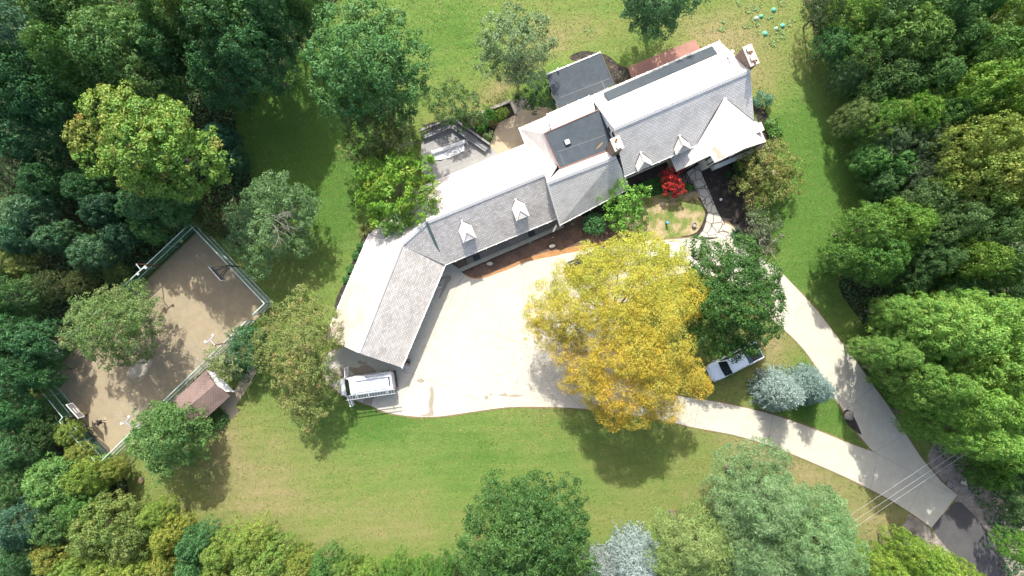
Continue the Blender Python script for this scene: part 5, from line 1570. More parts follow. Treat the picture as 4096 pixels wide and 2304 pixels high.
# ================================================================== PERSON on the court
def person(base, rz):
    o = thing('person', 'person in black top, dark shorts and white shoes standing on the tan court', 'person', tuple(base), rz)
    def skin_obj(name, chains, mat, sub=1):
        vs = []; es = []; rr = []
        for ch in chains:
            b = len(vs)
            for i, (p, r) in enumerate(ch):
                if i == 0 and isinstance(p, int): continue
                vs.append(p); rr.append(r)
            for i in range(len(vs) - b - 1): es.append((b + i, b + i + 1))
        me = bpy.data.meshes.new(name); me.from_pydata(vs, es, []); me.materials.append(mat)
        # weld shared joints
        bm = bmesh.new(); bm.from_mesh(me); 
        lay = bm.verts.layers.skin.verify()
        bm.verts.ensure_lookup_table()
        for v, r in zip(bm.verts, rr): v[lay].radius = (r, r)
        bmesh.ops.remove_doubles(bm, verts=bm.verts, dist=.0005)
        bm.to_mesh(me); bm.free()
        ob = bpy.data.objects.new(name, me); link(ob, o)
        sk_ = ob.modifiers.new('skin', 'SKIN'); sk_.use_smooth_shade = True
        try:
            me.skin_vertices[0].data[0].use_root = True
        except Exception: pass
        if sub:
            s_ = ob.modifiers.new('sub', 'SUBSURF'); s_.levels = sub; s_.render_levels = sub
        return ob
    pel = (0, 0, .96)
    chains = [[(pel, .13), ((0.01, 0, 1.15), .125), ((.02, 0, 1.36), .135), ((.03, 0, 1.47), .07), ((.05, 0, 1.55), .052), ((.07, 0, 1.62), .075), ((.07, 0, 1.70), .09), ((.07, 0, 1.75), .055)]]
    arms = {}
    for s in (-1, 1):
        chains.append([(pel, .13), ((0, s * .095, .88), .095), ((.06, s * .11, .50), .062), ((.0 if s > 0 else -.08, s * .12, .12), .042), ((.10 if s > 0 else .02, s * .13, .05), .035)])
        sh = ((.02, 0, 1.36), .135)
        wr = (.30, s * .24, 1.10) if s > 0 else (.22, s * .30, 1.02)
        el = (.05, s * .27, 1.14)
        chains.append([sh, ((.02, s * .17, 1.40), .062), (el, .043), (wr, .030), ((wr[0] + .07, wr[1] - s * .01, wr[2] + .0), .034)])
        arms[s] = wr
    body_ = skin_obj('body', chains, M['skin'], 2)
    # fingers
    fc = []
    for s in (-1, 1):
        wr = arms[s]; hb = (wr[0] + .08, wr[1] - s * .01, wr[2])
        for k, ln in enumerate((.065, .075, .07, .055)):
            y = hb[1] + (k - 1.5) * .02
            fc.append([((hb[0], y, hb[2]), .009), ((hb[0] + ln * .5, y, hb[2] - .008), .009), ((hb[0] + ln, y, hb[2] - .03), .008)])
        fc.append([((hb[0] - .04, hb[1] - s * .03, hb[2]), .011), ((hb[0] - .01, hb[1] - s * .055, hb[2] - .01), .010), ((hb[0] + .03, hb[1] - s * .06, hb[2] - .02), .008)])
    skin_obj('fingers', fc, M['skin'], 1)
    mb = MB(); mb.lathe((0.01, 0, 0), [(.17, .98), (.165, 1.1), (.175, 1.3), (.19, 1.40), (.13, 1.47), (.075, 1.50)], 18, .82, 1.15)
    for s in (-1, 1):
        mb.tube([(.02, s * .15, 1.42), (.035, s * .24, 1.28), (.045, s * .27, 1.17)], [.09, .075, .068], 12)
    build_local(mb, 'shirt', M['blackcloth'], o, smooth=True)
    mb = MB(); mb.lathe((0, 0, 0), [(.165, .84), (.17, .95), (.165, 1.02)], 18, .85, 1.1)
    for s in (-1, 1): mb.tube([(0, s * .09, .92), (.05, s * .11, .58)], [.115, .09], 12)
    build_local(mb, 'shorts', M['blackcloth'], o, smooth=True)
    mb = MB(); mb.lathe((.055, 0, 0), [(.095, 1.64), (.108, 1.70), (.10, 1.77), (.06, 1.81), (.01, 1.825)], 16, 1.05, .9); build_local(mb, 'hair', M['hair'], o, smooth=True)
    mb = MB()
    for s in (-1, 1): mb.lathe((.145, s * .032, 1.69), [(.002, -.01), (.011, -.004), (.011, .004), (.002, .01)], 8)
    build_local(mb, 'eyes', M['white'], o)
    mb = MB(); mb.tube([(.150, 0, 1.69), (.178, 0, 1.655), (.150, 0, 1.645)], [.008, .013, .012], 8); mb.tube([(.148, -.025, 1.615), (.156, 0, 1.613), (.148, .025, 1.615)], .006, 6)
    for s in (-1, 1): mb.box((.06, s * .098, 1.67), (.035, .014, .055))
    build_local(mb, 'face_features', M['skin'], o, smooth=True)
    for s in (-1, 1):
        x = .04 if s > 0 else -.03
        mb = MB(); mb.box((x + .02, s * .13, .045), (.29, .10, .08)); mb.box((x - .05, s * .13, .085), (.13, .09, .06)); build_local(mb, 'shoe', M['white'], o, bevel=.025)
    return o
pp = P(421, 1682, 0.0); person((pp.x, pp.y, .05), math.radians(200))

# ================================================================== SMALL OBJECTS
def lump(name, c, sx, sy, sz, mat, label, cat, seed=0, group=None, rz=0.0):
    r = random.Random(seed)
    bm = bmesh.new(); bmesh.ops.create_icosphere(bm, subdivisions=3, radius=1)
    ph = [Vector((r.gauss(0, 1), r.gauss(0, 1), r.gauss(0, 1))) for _ in range(7)]
    for v in bm.verts:
        k = 1 + sum(.10 * math.sin(2.2 * v.co.dot(p) + i) for i, p in enumerate(ph)) * .8
        v.co = Vector((v.co.x * sx * k, v.co.y * sy * k, max(-.15, v.co.z * sz * k)))
    M_ = Matrix.Rotation(rz, 4, 'Z'); bm.transform(M_)
    me = bpy.data.meshes.new(name); bm.to_mesh(me); bm.free(); me.materials.append(mat)
    o = bpy.data.objects.new(name, me); o.location = c; link(o); tag(o, label, cat, group)
    return o
lump('rock', P(2208, 985, .1), .32, .24, .24, M['rock'], 'tan rock in the bark bed near the middle wing', 'rock', 1, 'rocks in the front bed', .5)
lump('rock', P(1959, 1056, .1), .31, .22, .20, M['stonecap'], 'white rock at the left end of the bark bed', 'rock', 2, 'rocks in the front bed', .2)
lump('boulder', P(3397, 1662, .15), .62, .42, .34, M['rock'], 'large grey boulder in the mulch bed at the driveway fork', 'boulder', 3, None, .7)
lump('rock', P(3800, 1938, .2), .42, .30, .25, M['rock'], 'flat rock beside the gravel verge at the drive entrance', 'rock', 4, None, 2.2)
lump('rock', P(3095, 688, .1), .35, .28, .18, M['stonecap'], 'pale flat rock on the lawn right of the olive tree', 'rock', 5)
# stone urn and bird bath stub
o = thing('stone_planter', 'round grey stone planter at the edge of the front yard', 'planter', tuple(P(2775, 900)))
mb = MB(); mb.lathe(P(2775, 900, .05), [(.14, 0), (.20, .1), (.24, .35), (.25, .42), (.20, .42), (.18, .3), (.02, .3)], 18); mb.build('bowl', M['rock'], o, smooth=False)
o = thing('garden_post', 'short brown garden post with a bright blue cap in the front yard', 'garden post', tuple(P(2664, 893)))
b = P(2664, 893); mb = MB(); mb.tube([b, b + Vector((0, 0, .75))], .09, 10); mb.build('post', M['bark'], o)
mb = MB(); mb.lathe(b, [(.13, .75), (.15, .8), (.1, .86), (.02, .87)], 12); mb.build('cap', M['blue'], o)
# plastic lids on the rear lawn
for i, (px, py, r, m_, txt) in enumerate(((3094, 40, .24, 'teal', 'bright teal dome lid, the topmost of the six on the rear lawn'), (3044, 66, .20, 'teal', 'small teal dome lid, second from the left of the six on the rear lawn'),
        (3025, 74, .23, 'tealpale', 'faded teal dome lid, the leftmost of the six on the rear lawn'), (3130, 103, .24, 'teal', 'deep teal dome lid, the rightmost of the six on the rear lawn'),
        (3104, 115, .20, 'tealpale', 'small worn grey-green dome lid, second from the right on the rear lawn'), (3060, 135, .25, 'teal', 'large teal dome lid, the lowest of the six on the rear lawn'))):
    o = thing('dome_lid', txt, 'dome lid', tuple(P(px, py)), 0, 'plastic dome lids on the rear lawn')
    mb = MB(); c = P(px, py); mb.lathe(c, [(r, 0), (r, .08), (r * .92, .14), (r * .7, .21), (r * .35, .26), (.01, .28)], 20); mb.build('dome', M[m_], o, smooth=True)
    mb = MB(); mb.lathe(c, [(r * 1.08, 0), (r * 1.08, .04), (r * .9, .05)], 20); mb.build('collar', M['tealpale'], o)
# sprinkler heads in beds
for px, py, txt in ((1944, 1044, 'small teal sprinkler ring at the left end of the bark bed'), (2120, 972, 'small teal sprinkler ring in the middle of the bark bed'), (2290, 896, 'small teal sprinkler ring in the bark bed below the middle wing'), (2711, 717, 'small teal sprinkler ring in the dark bed between the red maple and the bare bush')):
    mb = MB(); c = P(px, py, .06); mb.lathe(c, [(.09, 0), (.10, .03), (.05, .035), (.045, .02)], 14); o = mb.build('sprinkler', M['teal']); tag(o, txt, 'sprinkler', 'sprinkler heads in the front beds')
mb = MB(); c = P(2883, 798, .05); mb.lathe(c, [(.13, 0), (.15, .05), (.10, .12), (.03, .14)], 14); tag(mb.build('globe_light', M['white']), 'small white globe light in the dark bed right of the flagstone path', 'garden light')
# stump, orange ring, tub near garage
st = thing('tree_stump', 'freshly cut pale tree stump on the lawn at lower left', 'stump', tuple(P(566, 1921)))
mb = MB(); mb.lathe(P(566, 1921), [(.36, 0), (.30, .12), (.27, .22)], 13); mb.build('bark', M['bark'], st); mb = MB(); mb.lathe(P(566, 1921), [(.265, .222), (.25, .228)], 13); mb.build('cut_face', M['wood'], st)
mb = MB(); c = P(3582, 1573, .05); mb.tube([c + Vector((.3 * math.cos(a), .3 * math.sin(a), 0)) for a in [2 * PI * i / 24 for i in range(25)]], .035, 6, cap=False); tag(mb.build('hoop_ring', M['orange']), 'orange ring lying in the grass beside the right hand woods', 'ring')
for i, (px, py) in enumerate(((1622.5, 1465), (1630, 1464), (1632, 1471))):
    o = thing('bucket', 'white bucket, %s of the three by the garage corner' % ('leftmost', 'upper right', 'lower right')[i], 'bucket', tuple(P(px, py)), 0, 'white buckets at the garage corner')
    c = P(px, py, .06); mb = MB(); mb.lathe(c, [(.12, 0), (.14, .3), (.15, .36), (.155, .38)], 14); mb.build('tub', M['white'], o); mb = MB(); mb.lathe(c, [(.155, .381), (.15, .40), (.02, .405)], 14); mb.build('lid', M['lens'], o)
cc_ = P(1634, 1448)
cart = thing('tool_cart', 'dark tool cart with a brown box against the garage corner', 'tool cart', tuple(cc_))
mb = MB(); mb.box(cc_ + Vector((0, 0, .35)), (.40, .62, .5), rz=-.3); mb.build('cart_body', M['darksteel'], cart, bevel=.02)
mb = MB(); mb.box(cc_ + Vector((-.02, -.2, .68)), (.34, .26, .16), rz=-.5); mb.build('box', M['tan'], cart)
mb = MB()
for s in (-.15, 0, .15): mb.tube([cc_ + Vector((s, .1, .5)), cc_ + Vector((s + .12, .3, .95))], .02, 6)
mb.build('tool_handles', M['metal'], cart)
# bench / bumper poking out of the garage
jt = thing('step_ladder', 'silver step ladder leaning out of the garage door', 'step ladder', tuple(P(1756, 1144)))
b = P(1752, 1143, .5); d = Vector((.96, .27, 0)).normalized(); n = Vector((-d.y, d.x, 0))
mb = MB()
for s in (-1, 1): mb.bar(b + n * s * .22 - d * .8 + Vector((0, 0, .3)), b + n * s * .22 + d * .35 + Vector((0, 0, .3)), .14, .08)
mb.build('side_rails', M['metal'], jt)
mb = MB()
for k in range(4): mb.bar(b - n * .22 + d * (-.6 + .28 * k) + Vector((0, 0, .3)), b + n * .22 + d * (-.6 + .28 * k) + Vector((0, 0, .3)), .06, .03)
mb.bar(b - d * .3 - Vector((0, 0, .45)), b - d * .3 + Vector((0, 0, .3)), .08, .06); mb.bar(b + d * .25 - Vector((0, 0, .45)), b + d * .25 + Vector((0, 0, .3)), .08, .06)
mb.build('rungs', M['darksteel'], jt)
# utility covers at the entrance
c = P(3852, 1928); ub = thing('utility_box', 'grey utility box on the gravel verge by the drive entrance', 'utility box', tuple(c))
mb = MB(); mb.box(c + Vector((0, 0, .12)), (.8, .5, .24), rz=-.3); mb.build('box', M['rock'], ub, bevel=.02); mb = MB(); mb.box(c + Vector((0, 0, .26)), (.72, .42, .04), rz=-.3); mb.build('lid', M['stonecap'], ub)
# service wires over the entrance (they hang from poles outside the picture)
for i, (xa, ya, xb, yb, txt) in enumerate(((850, 1000, 1925, 290, 'upper left of the three pale overhead wires crossing the drive entrance'), (880, 1050, 1960, 335, 'middle one of the three pale overhead wires crossing the drive entrance'), (920, 1080, 2010, 350, 'lower right of the three pale overhead wires crossing the drive entrance'))):
    h = 8.5
    a = P(2950 + xa / 2.0585, 1600 + ya / 2.0585, h); b = P(2950 + xb / 2.0585, 1600 + yb / 2.0585, h); d = (b - a)
    a2_ = a - d * 1.6; b2_ = b + d * 1.2; pts = []
    for k in range(25):
        f = k / 24; p = a2_ + (b2_ - a2_) * f; p.z = h + 1.4 * (2 * f - 1) ** 2 * .5; pts.append(p)
    mb = MB(); mb.tube(pts, .010, 5); tag(mb.build('overhead_wire', M['metal']), txt, 'wire', 'overhead wires at the drive entrance')
    if i == 0: wires_ends = (a2_, b2_)
for e, txt in ((wires_ends[0], 'wooden utility pole in the trees below the picture'), (wires_ends[1], 'wooden utility pole in the trees right of the picture')):
    e = Vector((e.x, e.y, 0)); o = thing('utility_pole', txt, 'utility pole', tuple(e)); mb = MB(); mb.tube([e, e + Vector((0, 0, 10))], [.16, .11], 10); mb.build('pole', M['bark'], o)
    mb = MB(); mb.bar(e + Vector((-.9, 1.2, 9.25)), e + Vector((.9, -1.2, 9.25)), .1, .12); mb.build('cross_arm', M['bark'], o)

# ================================================================== TREES AND PLANTS
def tree(name, label, cat, base, crown_me, trunk_me, color=(1, 1, 1), rz=0.0, sc=1.0, group=None, crown_name='crown', extra=()):
    o = thing(name, label, cat, tuple(base), rz, group)
    o.scale = (sc, sc, sc)
    if trunk_me is not None: mesh_part('trunk', trunk_me, o)
    mesh_part(crown_name, crown_me, o, color)
    for nm, me in extra: mesh_part(nm, me, o)
    return o

def outline_tree(name, label, cat, basepx, lob, spec, seed, top, color=(1, 1, 1), extra=(), trunk=True, shell=1.0, inner=0.45, fr=None, group=None, tmat=None, skirt=True):
    """lob: (display px x, y, radius px, height m of lobe centre[, vertical radius factor]); crown measured from the photo"""
    ws_ = [(D(l[0], l[1], l[3]), l[2]) for l in lob]
    tw = sum(q[1] for q in ws_)
    base = Vector((sum(q[0].x * q[1] for q in ws_) / tw, sum(q[0].y * q[1] for q in ws_) / tw, 0))
    L = []; rj = random.Random(seed)
    for l in lob:
        x, y, r, z = l[:4]; vf = l[4] if len(l) > 4 else 0.85
        p = D(x, y, z); rm = r * DS * (CAM_H - z) / FPX
        L.append((p.x - base.x, p.y - base.y, z, rm, rm, rm * vf))
    if trunk and skirt and top > 4.5:
        zm = sum(l[3] for l in lob) / len(lob); Rm = max(math.hypot(l[0], l[1]) for l in L)
        for i in range(9):
            a = 2 * PI * i / 9; q = Rm * rj.uniform(.35, .6); rr = Rm * rj.uniform(.3, .42)
            L.append((math.cos(a) * q, math.sin(a) * q, zm * rj.uniform(.45, .72), rr, rr, rr * .9))
    me = frond_mesh('crown', L, seed, fr, 1.25, .75) if fr else crown_mesh('crown', L, spec, seed, shell, inner)
    R = max(math.hypot(l[0], l[1]) + l[3] * .5 for l in L)
    tm = trunk_mesh('trunk', top, R, seed, mat=tmat, lobes=L[:len(lob)]) if trunk else None
    return tree(name, label, cat, base, me, tm, color, extra=extra, group=group)

AIL = [((0.075,0.17,0.105),5),((0.13,0.24,0.15),3),((0.045,0.11,0.07),2)]
AILD = [((0.05,0.125,0.085),5),((0.085,0.175,0.115),3),((0.03,0.085,0.055),2)]
BRT = [((0.115,0.235,0.022),5),((0.19,0.31,0.035),3),((0.20,0.17,0.03),.5)]
BRG = [((0.11,0.235,0.055),5),((0.18,0.31,0.085),3),((0.065,0.16,0.035),2)]

# ---- feature trees
outline_tree('oak_tree', 'large yellow-green oak standing out in the dark woods at upper left', 'tree', (400, 330),
    [(385,370,105,12),(290,270,55,15),(250,265,35,14.5),(215,340,42,13),(250,390,50,12),(340,290,50,16),(430,300,52,15),(500,400,60,13),(545,420,38,12),(420,440,58,12),(350,440,45,12),(470,470,40,11),(330,350,65,16),(420,360,60,16.5),(300,400,40,13),(520,360,30,12)], 'oakgold', 11, 17, skirt=False,
    extra=[('branch', twigs_mesh('branch', (-.5, -.5, 13.5), 3, 5, 5, 2, .5, .035))])
outline_tree('oak_tree', 'large round dark green oak left of the silvery tree at the top of the lawn', 'tree', (930, 200),
    [(920,150,100,12),(850,80,55,13),(920,50,52,14),(990,90,55,13.5),(1035,150,45,12.5),(1030,210,45,11),(820,150,48,12),(830,220,45,11),(880,240,55,11),(960,230,55,12),(900,130,60,15.5),(960,150,55,15.5),(870,180,50,14.5),(930,280,45,9),(860,290,35,8.5),(1000,290,45,8)], 'oakmid', 12, 17, (0.72, .92, .85))
outline_tree('cedar_tree', 'olive cedar with bare grey branches below the big round oak', 'tree', (950, 345),
    [(900,300,38,9),(950,290,36,9.5),(920,340,40,9),(985,350,32,8.5),(890,380,35,8),(1010,320,26,8.5),(930,390,36,7),(1000,390,34,7),(1050,340,22,6)], 'mapleolive', 13, 11, (.55, .62, .65), skirt=False,
    extra=[('branch', twigs_mesh('branch', (.6, .4, 7.6), 3.4, 9, 10, 3, .2, .03, dirs=(-1.2, 1.9)))], shell=.75)
outline_tree('tree_of_heaven', 'bright green leafy tree overhanging the left end of the pale roof', 'tree', (1000, 500),
    [(995,480,60,7.5),(930,430,34,7.5),(1050,430,42,7.5),(1075,480,30,7),(940,500,40,6.5),(985,545,42,5.8),(1050,525,42,6),(1010,430,40,8.6),(1000,590,22,4.6),(960,460,35,8)], 'heaven', 14, 9.5, skirt=False)
outline_tree('pear_tree', 'silvery grey-green round tree on the rear lawn north of the flat roof', 'tree', (1300, 150),
    [(1285,110,62,6.5),(1240,70,32,7),(1290,50,34,7.5),(1345,70,32,7),(1365,120,30,6.5),(1225,120,30,6.3),(1230,165,28,5.5),(1280,170,38,5.8),(1330,165,38,6),(1290,100,42,8.3),(1340,195,26,4.5),(1330,120,36,7.6)], 'greygreen', 15, 9.5, (1.0, 1.05, .95), shell=1.5, skirt=False,
    extra=[('branch', twigs_mesh('branch', (0, 0, 5), 3, 6, 8, 2, .6, .04))])
outline_tree('magnolia_shrub', 'dense dark glossy green shrub against the rear flat roof', 'shrub', (1352, 240), [(1345,222,34,2.2),(1370,250,26,1.9),(1325,248,24,1.8),(1350,262,22,1.4)], 'magnolia', 16, 3.2)
outline_tree('shrub_tree', 'mid green bushy tree beside the grey deck', 'tree', (1150, 285), [(1135,262,45,3.6),(1095,250,28,3.2),(1180,265,32,3),(1190,295,24,2.2),(1140,232,26,3.4),(1120,285,30,2.4),(1165,305,24,1.8)], 'shrub', 17, 5.2, (.95, 1.0, 1.0), skirt=False, shell=1.5)
outline_tree('dark_tree', 'dark tree at the top edge above the red terrace, casting a long shadow', 'tree', (1650, 30), [(1650,-30,60,9),(1590,-25,42,9),(1720,-25,45,9),(1640,5,40,8),(1700,10,34,7.5),(1600,8,26,7),(1750,-20,30,8)], 'oakdark', 18, 12)
outline_tree('crabapple_tree', 'olive and brown crabapple at the right of the house below the small gablet', 'tree', (1925, 455), [(1925,430,50,3.4),(1885,400,28,3.4),(1960,390,30,3.6),(1990,420,28,3),(1870,470,30,2.6),(1900,500,26,2.2),(1950,480,34,2.8),(1990,465,24,2.3),(1940,375,24,3.3)], 'crab', 19, 5.2, (1.0, .95, .85))
outline_tree('crabapple_shrub', 'small grey-green shrub with bare pale twigs by the right edge of the drive', 'shrub', (1925, 580), [(1905,545,26,2.0),(1935,560,28,1.9),(1900,600,28,1.5),(1945,590,20,1.3),(1880,625,18,1.1)], 'greygreen', 20, 3, (.85, .8, .8), shell=.8,
    extra=[('branch', twigs_mesh('branch', (.4, -.6, .5), 2.4, 21, 12, 3, .5, .03))])
outline_tree('maple_tree', 'large dark green round tree right of the yellow tree with the pickup nosed under it', 'tree', (1850, 770),
    [(1850,740,85,8),(1800,650,40,8),(1755,625,25,7.5),(1860,640,42,8.2),(1915,690,42,8),(1935,760,38,7.5),(1930,820,34,7),(1885,848,38,7),(1815,862,38,6.5),(1780,820,45,7.5),(1760,750,48,8),(1770,690,45,8),(1850,700,55,10.3),(1880,770,50,10.2),(1810,760,50,10.2),(1840,882,22,5),(1882,866,20,5)], 'green', 21, 12, (.50, .58, .58), skirt=False, shell=1.25, inner=.8)
outline_tree('locust_tree', 'huge golden yellow tree over the middle of the driveway', 'tree', (1590, 850),
    [(1560,720,75,10),(1500,680,42,10),(1560,640,40,10.5),(1630,660,48,10.5),(1700,700,42,10),(1740,750,40,9.5),(1690,770,48,10.5),(1450,740,45,9.5),(1420,690,28,9),(1400,790,45,8.5),(1370,740,30,8),(1440,830,45,8),
     (1500,780,48,11),(1570,800,55,12.5),(1640,800,55,13),(1600,880,70,12.5),(1530,900,50,11),(1680,880,52,11.5),(1720,940,42,9.5),(1760,970,26,8.5),(1640,960,58,11),(1560,980,55,10.5),(1500,960,38,9),(1600,1030,42,9),(1545,1045,30,8.5),(1670,1020,38,8.5),(1350,830,26,7),(1620,730,55,12.8),(1480,640,25,9),(1640,625,30,8.5),(1690,650,34,9),(1590,615,28,8.5),(1530,655,34,9.5),(1500,700,45,11),(1440,780,50,10),(1560,760,50,12.5),(1425,880,38,7),(1470,925,40,7.5),(1385,845,30,6.8),(1440,960,24,6),(1500,1000,30,7),(1350,790,28,7.5),(1540,700,60,9.5),(1480,740,50,9),(1600,760,60,11),(1530,850,55,10),(1650,700,50,10),(1590,670,40,10),(1430,720,36,8.5)],
    'locust', 22, 15, shell=1.15, inner=.65, skirt=False, extra=[('branch', twigs_mesh('branch', (-3.0, -.5, 6.5), 5, 22, 7, 3, .25, .035, dirs=(2.2, 4.2)))])
outline_tree('tree_small', 'light green young tree in front of the middle wing eave', 'tree', (1570, 545), [(1565,500,34,3.8),(1530,490,22,3.6),(1600,490,22,3.6),(1620,485,14,3.4),(1590,530,26,3),(1560,555,26,2.6),(1540,530,22,3),(1560,475,20,4),(1600,560,16,2)], 'bright', 23, 5, (.85, .92, 1.0), shell=.7, inner=.3)
o = outline_tree('topiary_shrub', 'clipped round green shrub under the eave of the middle wing', 'shrub', (1496, 575), [(1495,564,27,1.05,.95)], 'box', 24, 1.6, (1.7, 1.55, 1.6), trunk=False)
# red maple: drooping strands
outline_tree('japanese_maple', 'bright red Japanese maple in front of the main house', 'tree', (1697, 470),
    [(1688,425,9,2.4),(1694,418,8,2.6),(1700,428,9,2.5),(1682,440,9,2.3),(1674,450,8,2.1),(1668,440,6,2),(1692,445,10,2.5),(1700,455,9,2.3),(1685,460,10,2.2),(1675,470,9,1.9),(1692,470,10,2.1),(1704,475,10,2.0),(1714,478,9,1.8),(1712,465,7,1.9),(1702,485,9,1.6),(1694,493,6,1.3),(1672,482,7,1.5),(1720,415,6,2.4),(1714,425,6,2.4)], 'red', 25, 2.6, trunk=False,
    extra=[('trunk', twigs_mesh('trunk', (0, 0, .2), 2.2, 8, 7, 2, 1.4, .04))])
o = thing('bare_bush', 'leafless grey bush beside the flagstone path at the front door', 'bush', tuple(D(1725, 470))); mesh_part('branches', twigs_mesh('branches', (0, 0, .1), 1.9, 31, 22, 3, .6, .022), o)
# blue spruces on the island
def conifer(label, px, py, Rm, H, seed, spec, col=(1, 1, 1), name='spruce_tree', z0=.5, group=None):
    b = D(px, py, H * .35); b.z = 0
    o = thing(name, label, 'tree', tuple(b), 0, group)
    mb = MB(); mb.tube([(0, 0, -.1), (0, 0, H * .5), (0, 0, H * .96)], [.16, .10, .02], 7)
    me = bpy.data.meshes.new('trunk'); me.from_pydata(mb.v, [], mb.f); me.materials.append(M['bark']); mesh_part('trunk', me, o)
    mesh_part('crown', conifer_mesh('crown', Rm, H, z0, seed, spec), o, col)
    return o
conifer('silver blue spruce on the grass island, the paler left one of the pair', 1962, 985, 2.15, 8.6, 41, 'silver', (.86, 1.0, 1.0))
conifer('blue-green spruce on the grass island, the right one of the pair', 2040, 972, 1.9, 8.0, 42, 'silver', (.62, .80, .80))
outline_tree('crabapple_tree', 'large olive-brown crabapple between the court and the garage, the van nosed under it', 'tree', (760, 900),
    [(755,830,60,6),(700,800,34,5.6),(760,770,36,5.8),(820,800,34,5.6),(840,850,26,5),(680,860,34,5.2),(660,900,26,4.4),(720,900,42,5.8),(790,890,44,6),(770,960,44,5.6),(820,960,34,4.8),(720,960,34,4.8),(750,1010,36,4.6),(800,1020,34,4.4),(770,1060,26,3.8),(760,850,45,7.6),(790,925,38,7.2),(660,850,22,4.6),(760,735,18,5),(735,925,40,7)], 'crab', 26, 9, skirt=False)
outline_tree('magnolia_tree', 'dense dark glossy green tree by the court fence beside the crabapple', 'tree', (635, 890), [(625,875,40,4),(600,850,26,4.2),(650,850,24,4),(600,900,28,3.2),(645,905,26,3),(620,845,24,4.6),(610,940,20,2.2)], 'magnolia', 27, 6, (1.5, 1.4, 1.4))
outline_tree('sparse_tree', 'sparse pale tree with bare grey twigs leaning over the shed', 'tree', (600, 930), [(545,890,22,4.4),(580,905,26,4.2),(560,925,22,3.8),(600,925,20,3.6),(530,905,14,4),(570,940,16,3)], 'greygreen', 28, 5.5, (1.15, 1.05, .8), shell=.55, inner=.15,
    extra=[('branch', twigs_mesh('branch', (-.5, .3, 2.5), 3.6, 33, 16, 3, .5, .03))])
outline_tree('elm_tree', 'olive green tree hanging over the northwest side of the tan court', 'tree', (285, 850), [(265,820,62,8),(220,780,38,8),(280,760,38,8.5),(325,800,34,8),(330,850,28,7),(200,820,34,7),(180,850,24,6.5),(250,870,34,6.5),(280,900,26,6),(300,760,26,8.3),(250,800,40,9.6),(345,760,20,7.6),(290,820,48,10),(330,790,34,10),(240,850,36,9)], 'crab', 29, 11, (.72, .95, .95))  # last lobes are hidden extras, added to widen its shadow on the court
outline_tree('pear_tree', 'mid green tree at the lower corner of the court, its shadow long on the lawn', 'tree', (425, 1120), [(415,1100,50,7),(370,1060,32,6.8),(420,1045,32,7),(460,1080,28,6.8),(455,1130,30,6.2),(410,1160,34,6),(365,1120,32,6),(410,1100,38,8.8),(400,1190,22,5),(340,1100,20,5.6),(440,1050,24,7.4)], 'green', 30, 10, (1.05, .95, 1.3),
    extra=[('branch', twigs_mesh('branch', (-1.5, .6, 4.5), 3.8, 34, 8, 3, .2, .035, dirs=(2.2, 3.8)))])
outline_tree('dying_tree', 'grey-green tree with bare silver branches right of the court', 'tree', (690, 590), [(650,520,42,7),(620,560,36,6.6),(690,470,34,7.2),(740,510,34,6.8),(640,620,38,6),(600,610,28,5.6),(650,670,28,4.8),(770,540,24,6),(720,460,26,7),(790,520,18,5.6),(660,570,36,7.6)], 'greygreen', 32, 10, (.74, .95, .70), shell=1.15,
    extra=[('branch', twigs_mesh('branch', (.4, .2, 8.0), 3.6, 35, 6, 3, .10, .022, dirs=(-2.0, .9)))])
outline_tree('oak_tree', 'big dark green tree at the bottom middle of the lawn edge', 'tree', (1335, 1400),
    [(1330,1350,95,9),(1330,1250,46,8.6),(1270,1270,42,8.4),(1390,1270,42,8.4),(1220,1310,36,8),(1430,1320,42,8),(1210,1370,42,7.6),(1450,1390,42,7.6),(1260,1400,55,8.5),(1390,1400,58,9),(1330,1300,58,11.6),(1300,1350,60,12),(1380,1350,58,12),(1180,1400,32,6.5),(1330,1440,70,10),(1470,1440,34,7),(1200,1440,40,7)], 'green', 36, 14, (.60, .64, .75))
conifer('silvery blue spruce at the bottom edge, larger right one of the pair', 1597, 1410, 3.0, 8.5, 43, 'silver', (.95, 1.05, 1.1))
conifer('silvery blue spruce at the bottom edge, smaller left one beside the dark tree', 1512, 1432, 1.8, 7, 44, 'silver', (.85, .88, .92))
def pine(label, base, lob, seed, top, col=(1, 1, 1)):
    return outline_tree('pine_tree', label, 'tree', base, lob, 'pine', seed, top, col)
pine('tall soft blue-green pine at lower right, the one reaching nearest the drive', (1930, 1290), [(1930,1265,75,12),(1885,1245,40,11),(1935,1235,34,12),(1990,1250,40,12),(1860,1290,55,11),(1830,1240,32,10),(2020,1290,45,11),(1940,1280,60,15.5),(1950,1250,40,14.5),(2050,1265,28,10),(1930,1212,14,10.5),(1845,1215,18,9)], 51, 18)
pine('broad blue-green pine in the lower right corner group, right of the tall pine', (2060, 1400), [(2060,1360,70,12),(2000,1360,55,12),(2110,1330,36,10.5),(2130,1390,42,10),(2080,1300,42,12),(2050,1420,60,12),(2140,1440,34,9),(2060,1370,50,15)], 52, 17, (.92, 1.0, .92))
pine('yellower green pine at the bottom edge between the silver spruce and the tall pine', (1760, 1410), [(1760,1370,65,10),(1700,1340,42,9.5),(1660,1310,22,8),(1790,1320,42,10),(1820,1370,45,10.5),(1720,1410,52,9.5),(1790,1420,55,10),(1760,1370,45,13),(1670,1400,34,8.5)], 53, 15, (1.15, 1.0, .72))
pine('blue-green pine at the very bottom edge below the tall pine', (1910, 1440), [(1910,1410,70,11),(1860,1380,45,11),(1960,1390,50,11.5),(1920,1440,70,12),(1980,1440,50,11),(1900,1400,45,14)], 54, 16, (.95, .95, .95))
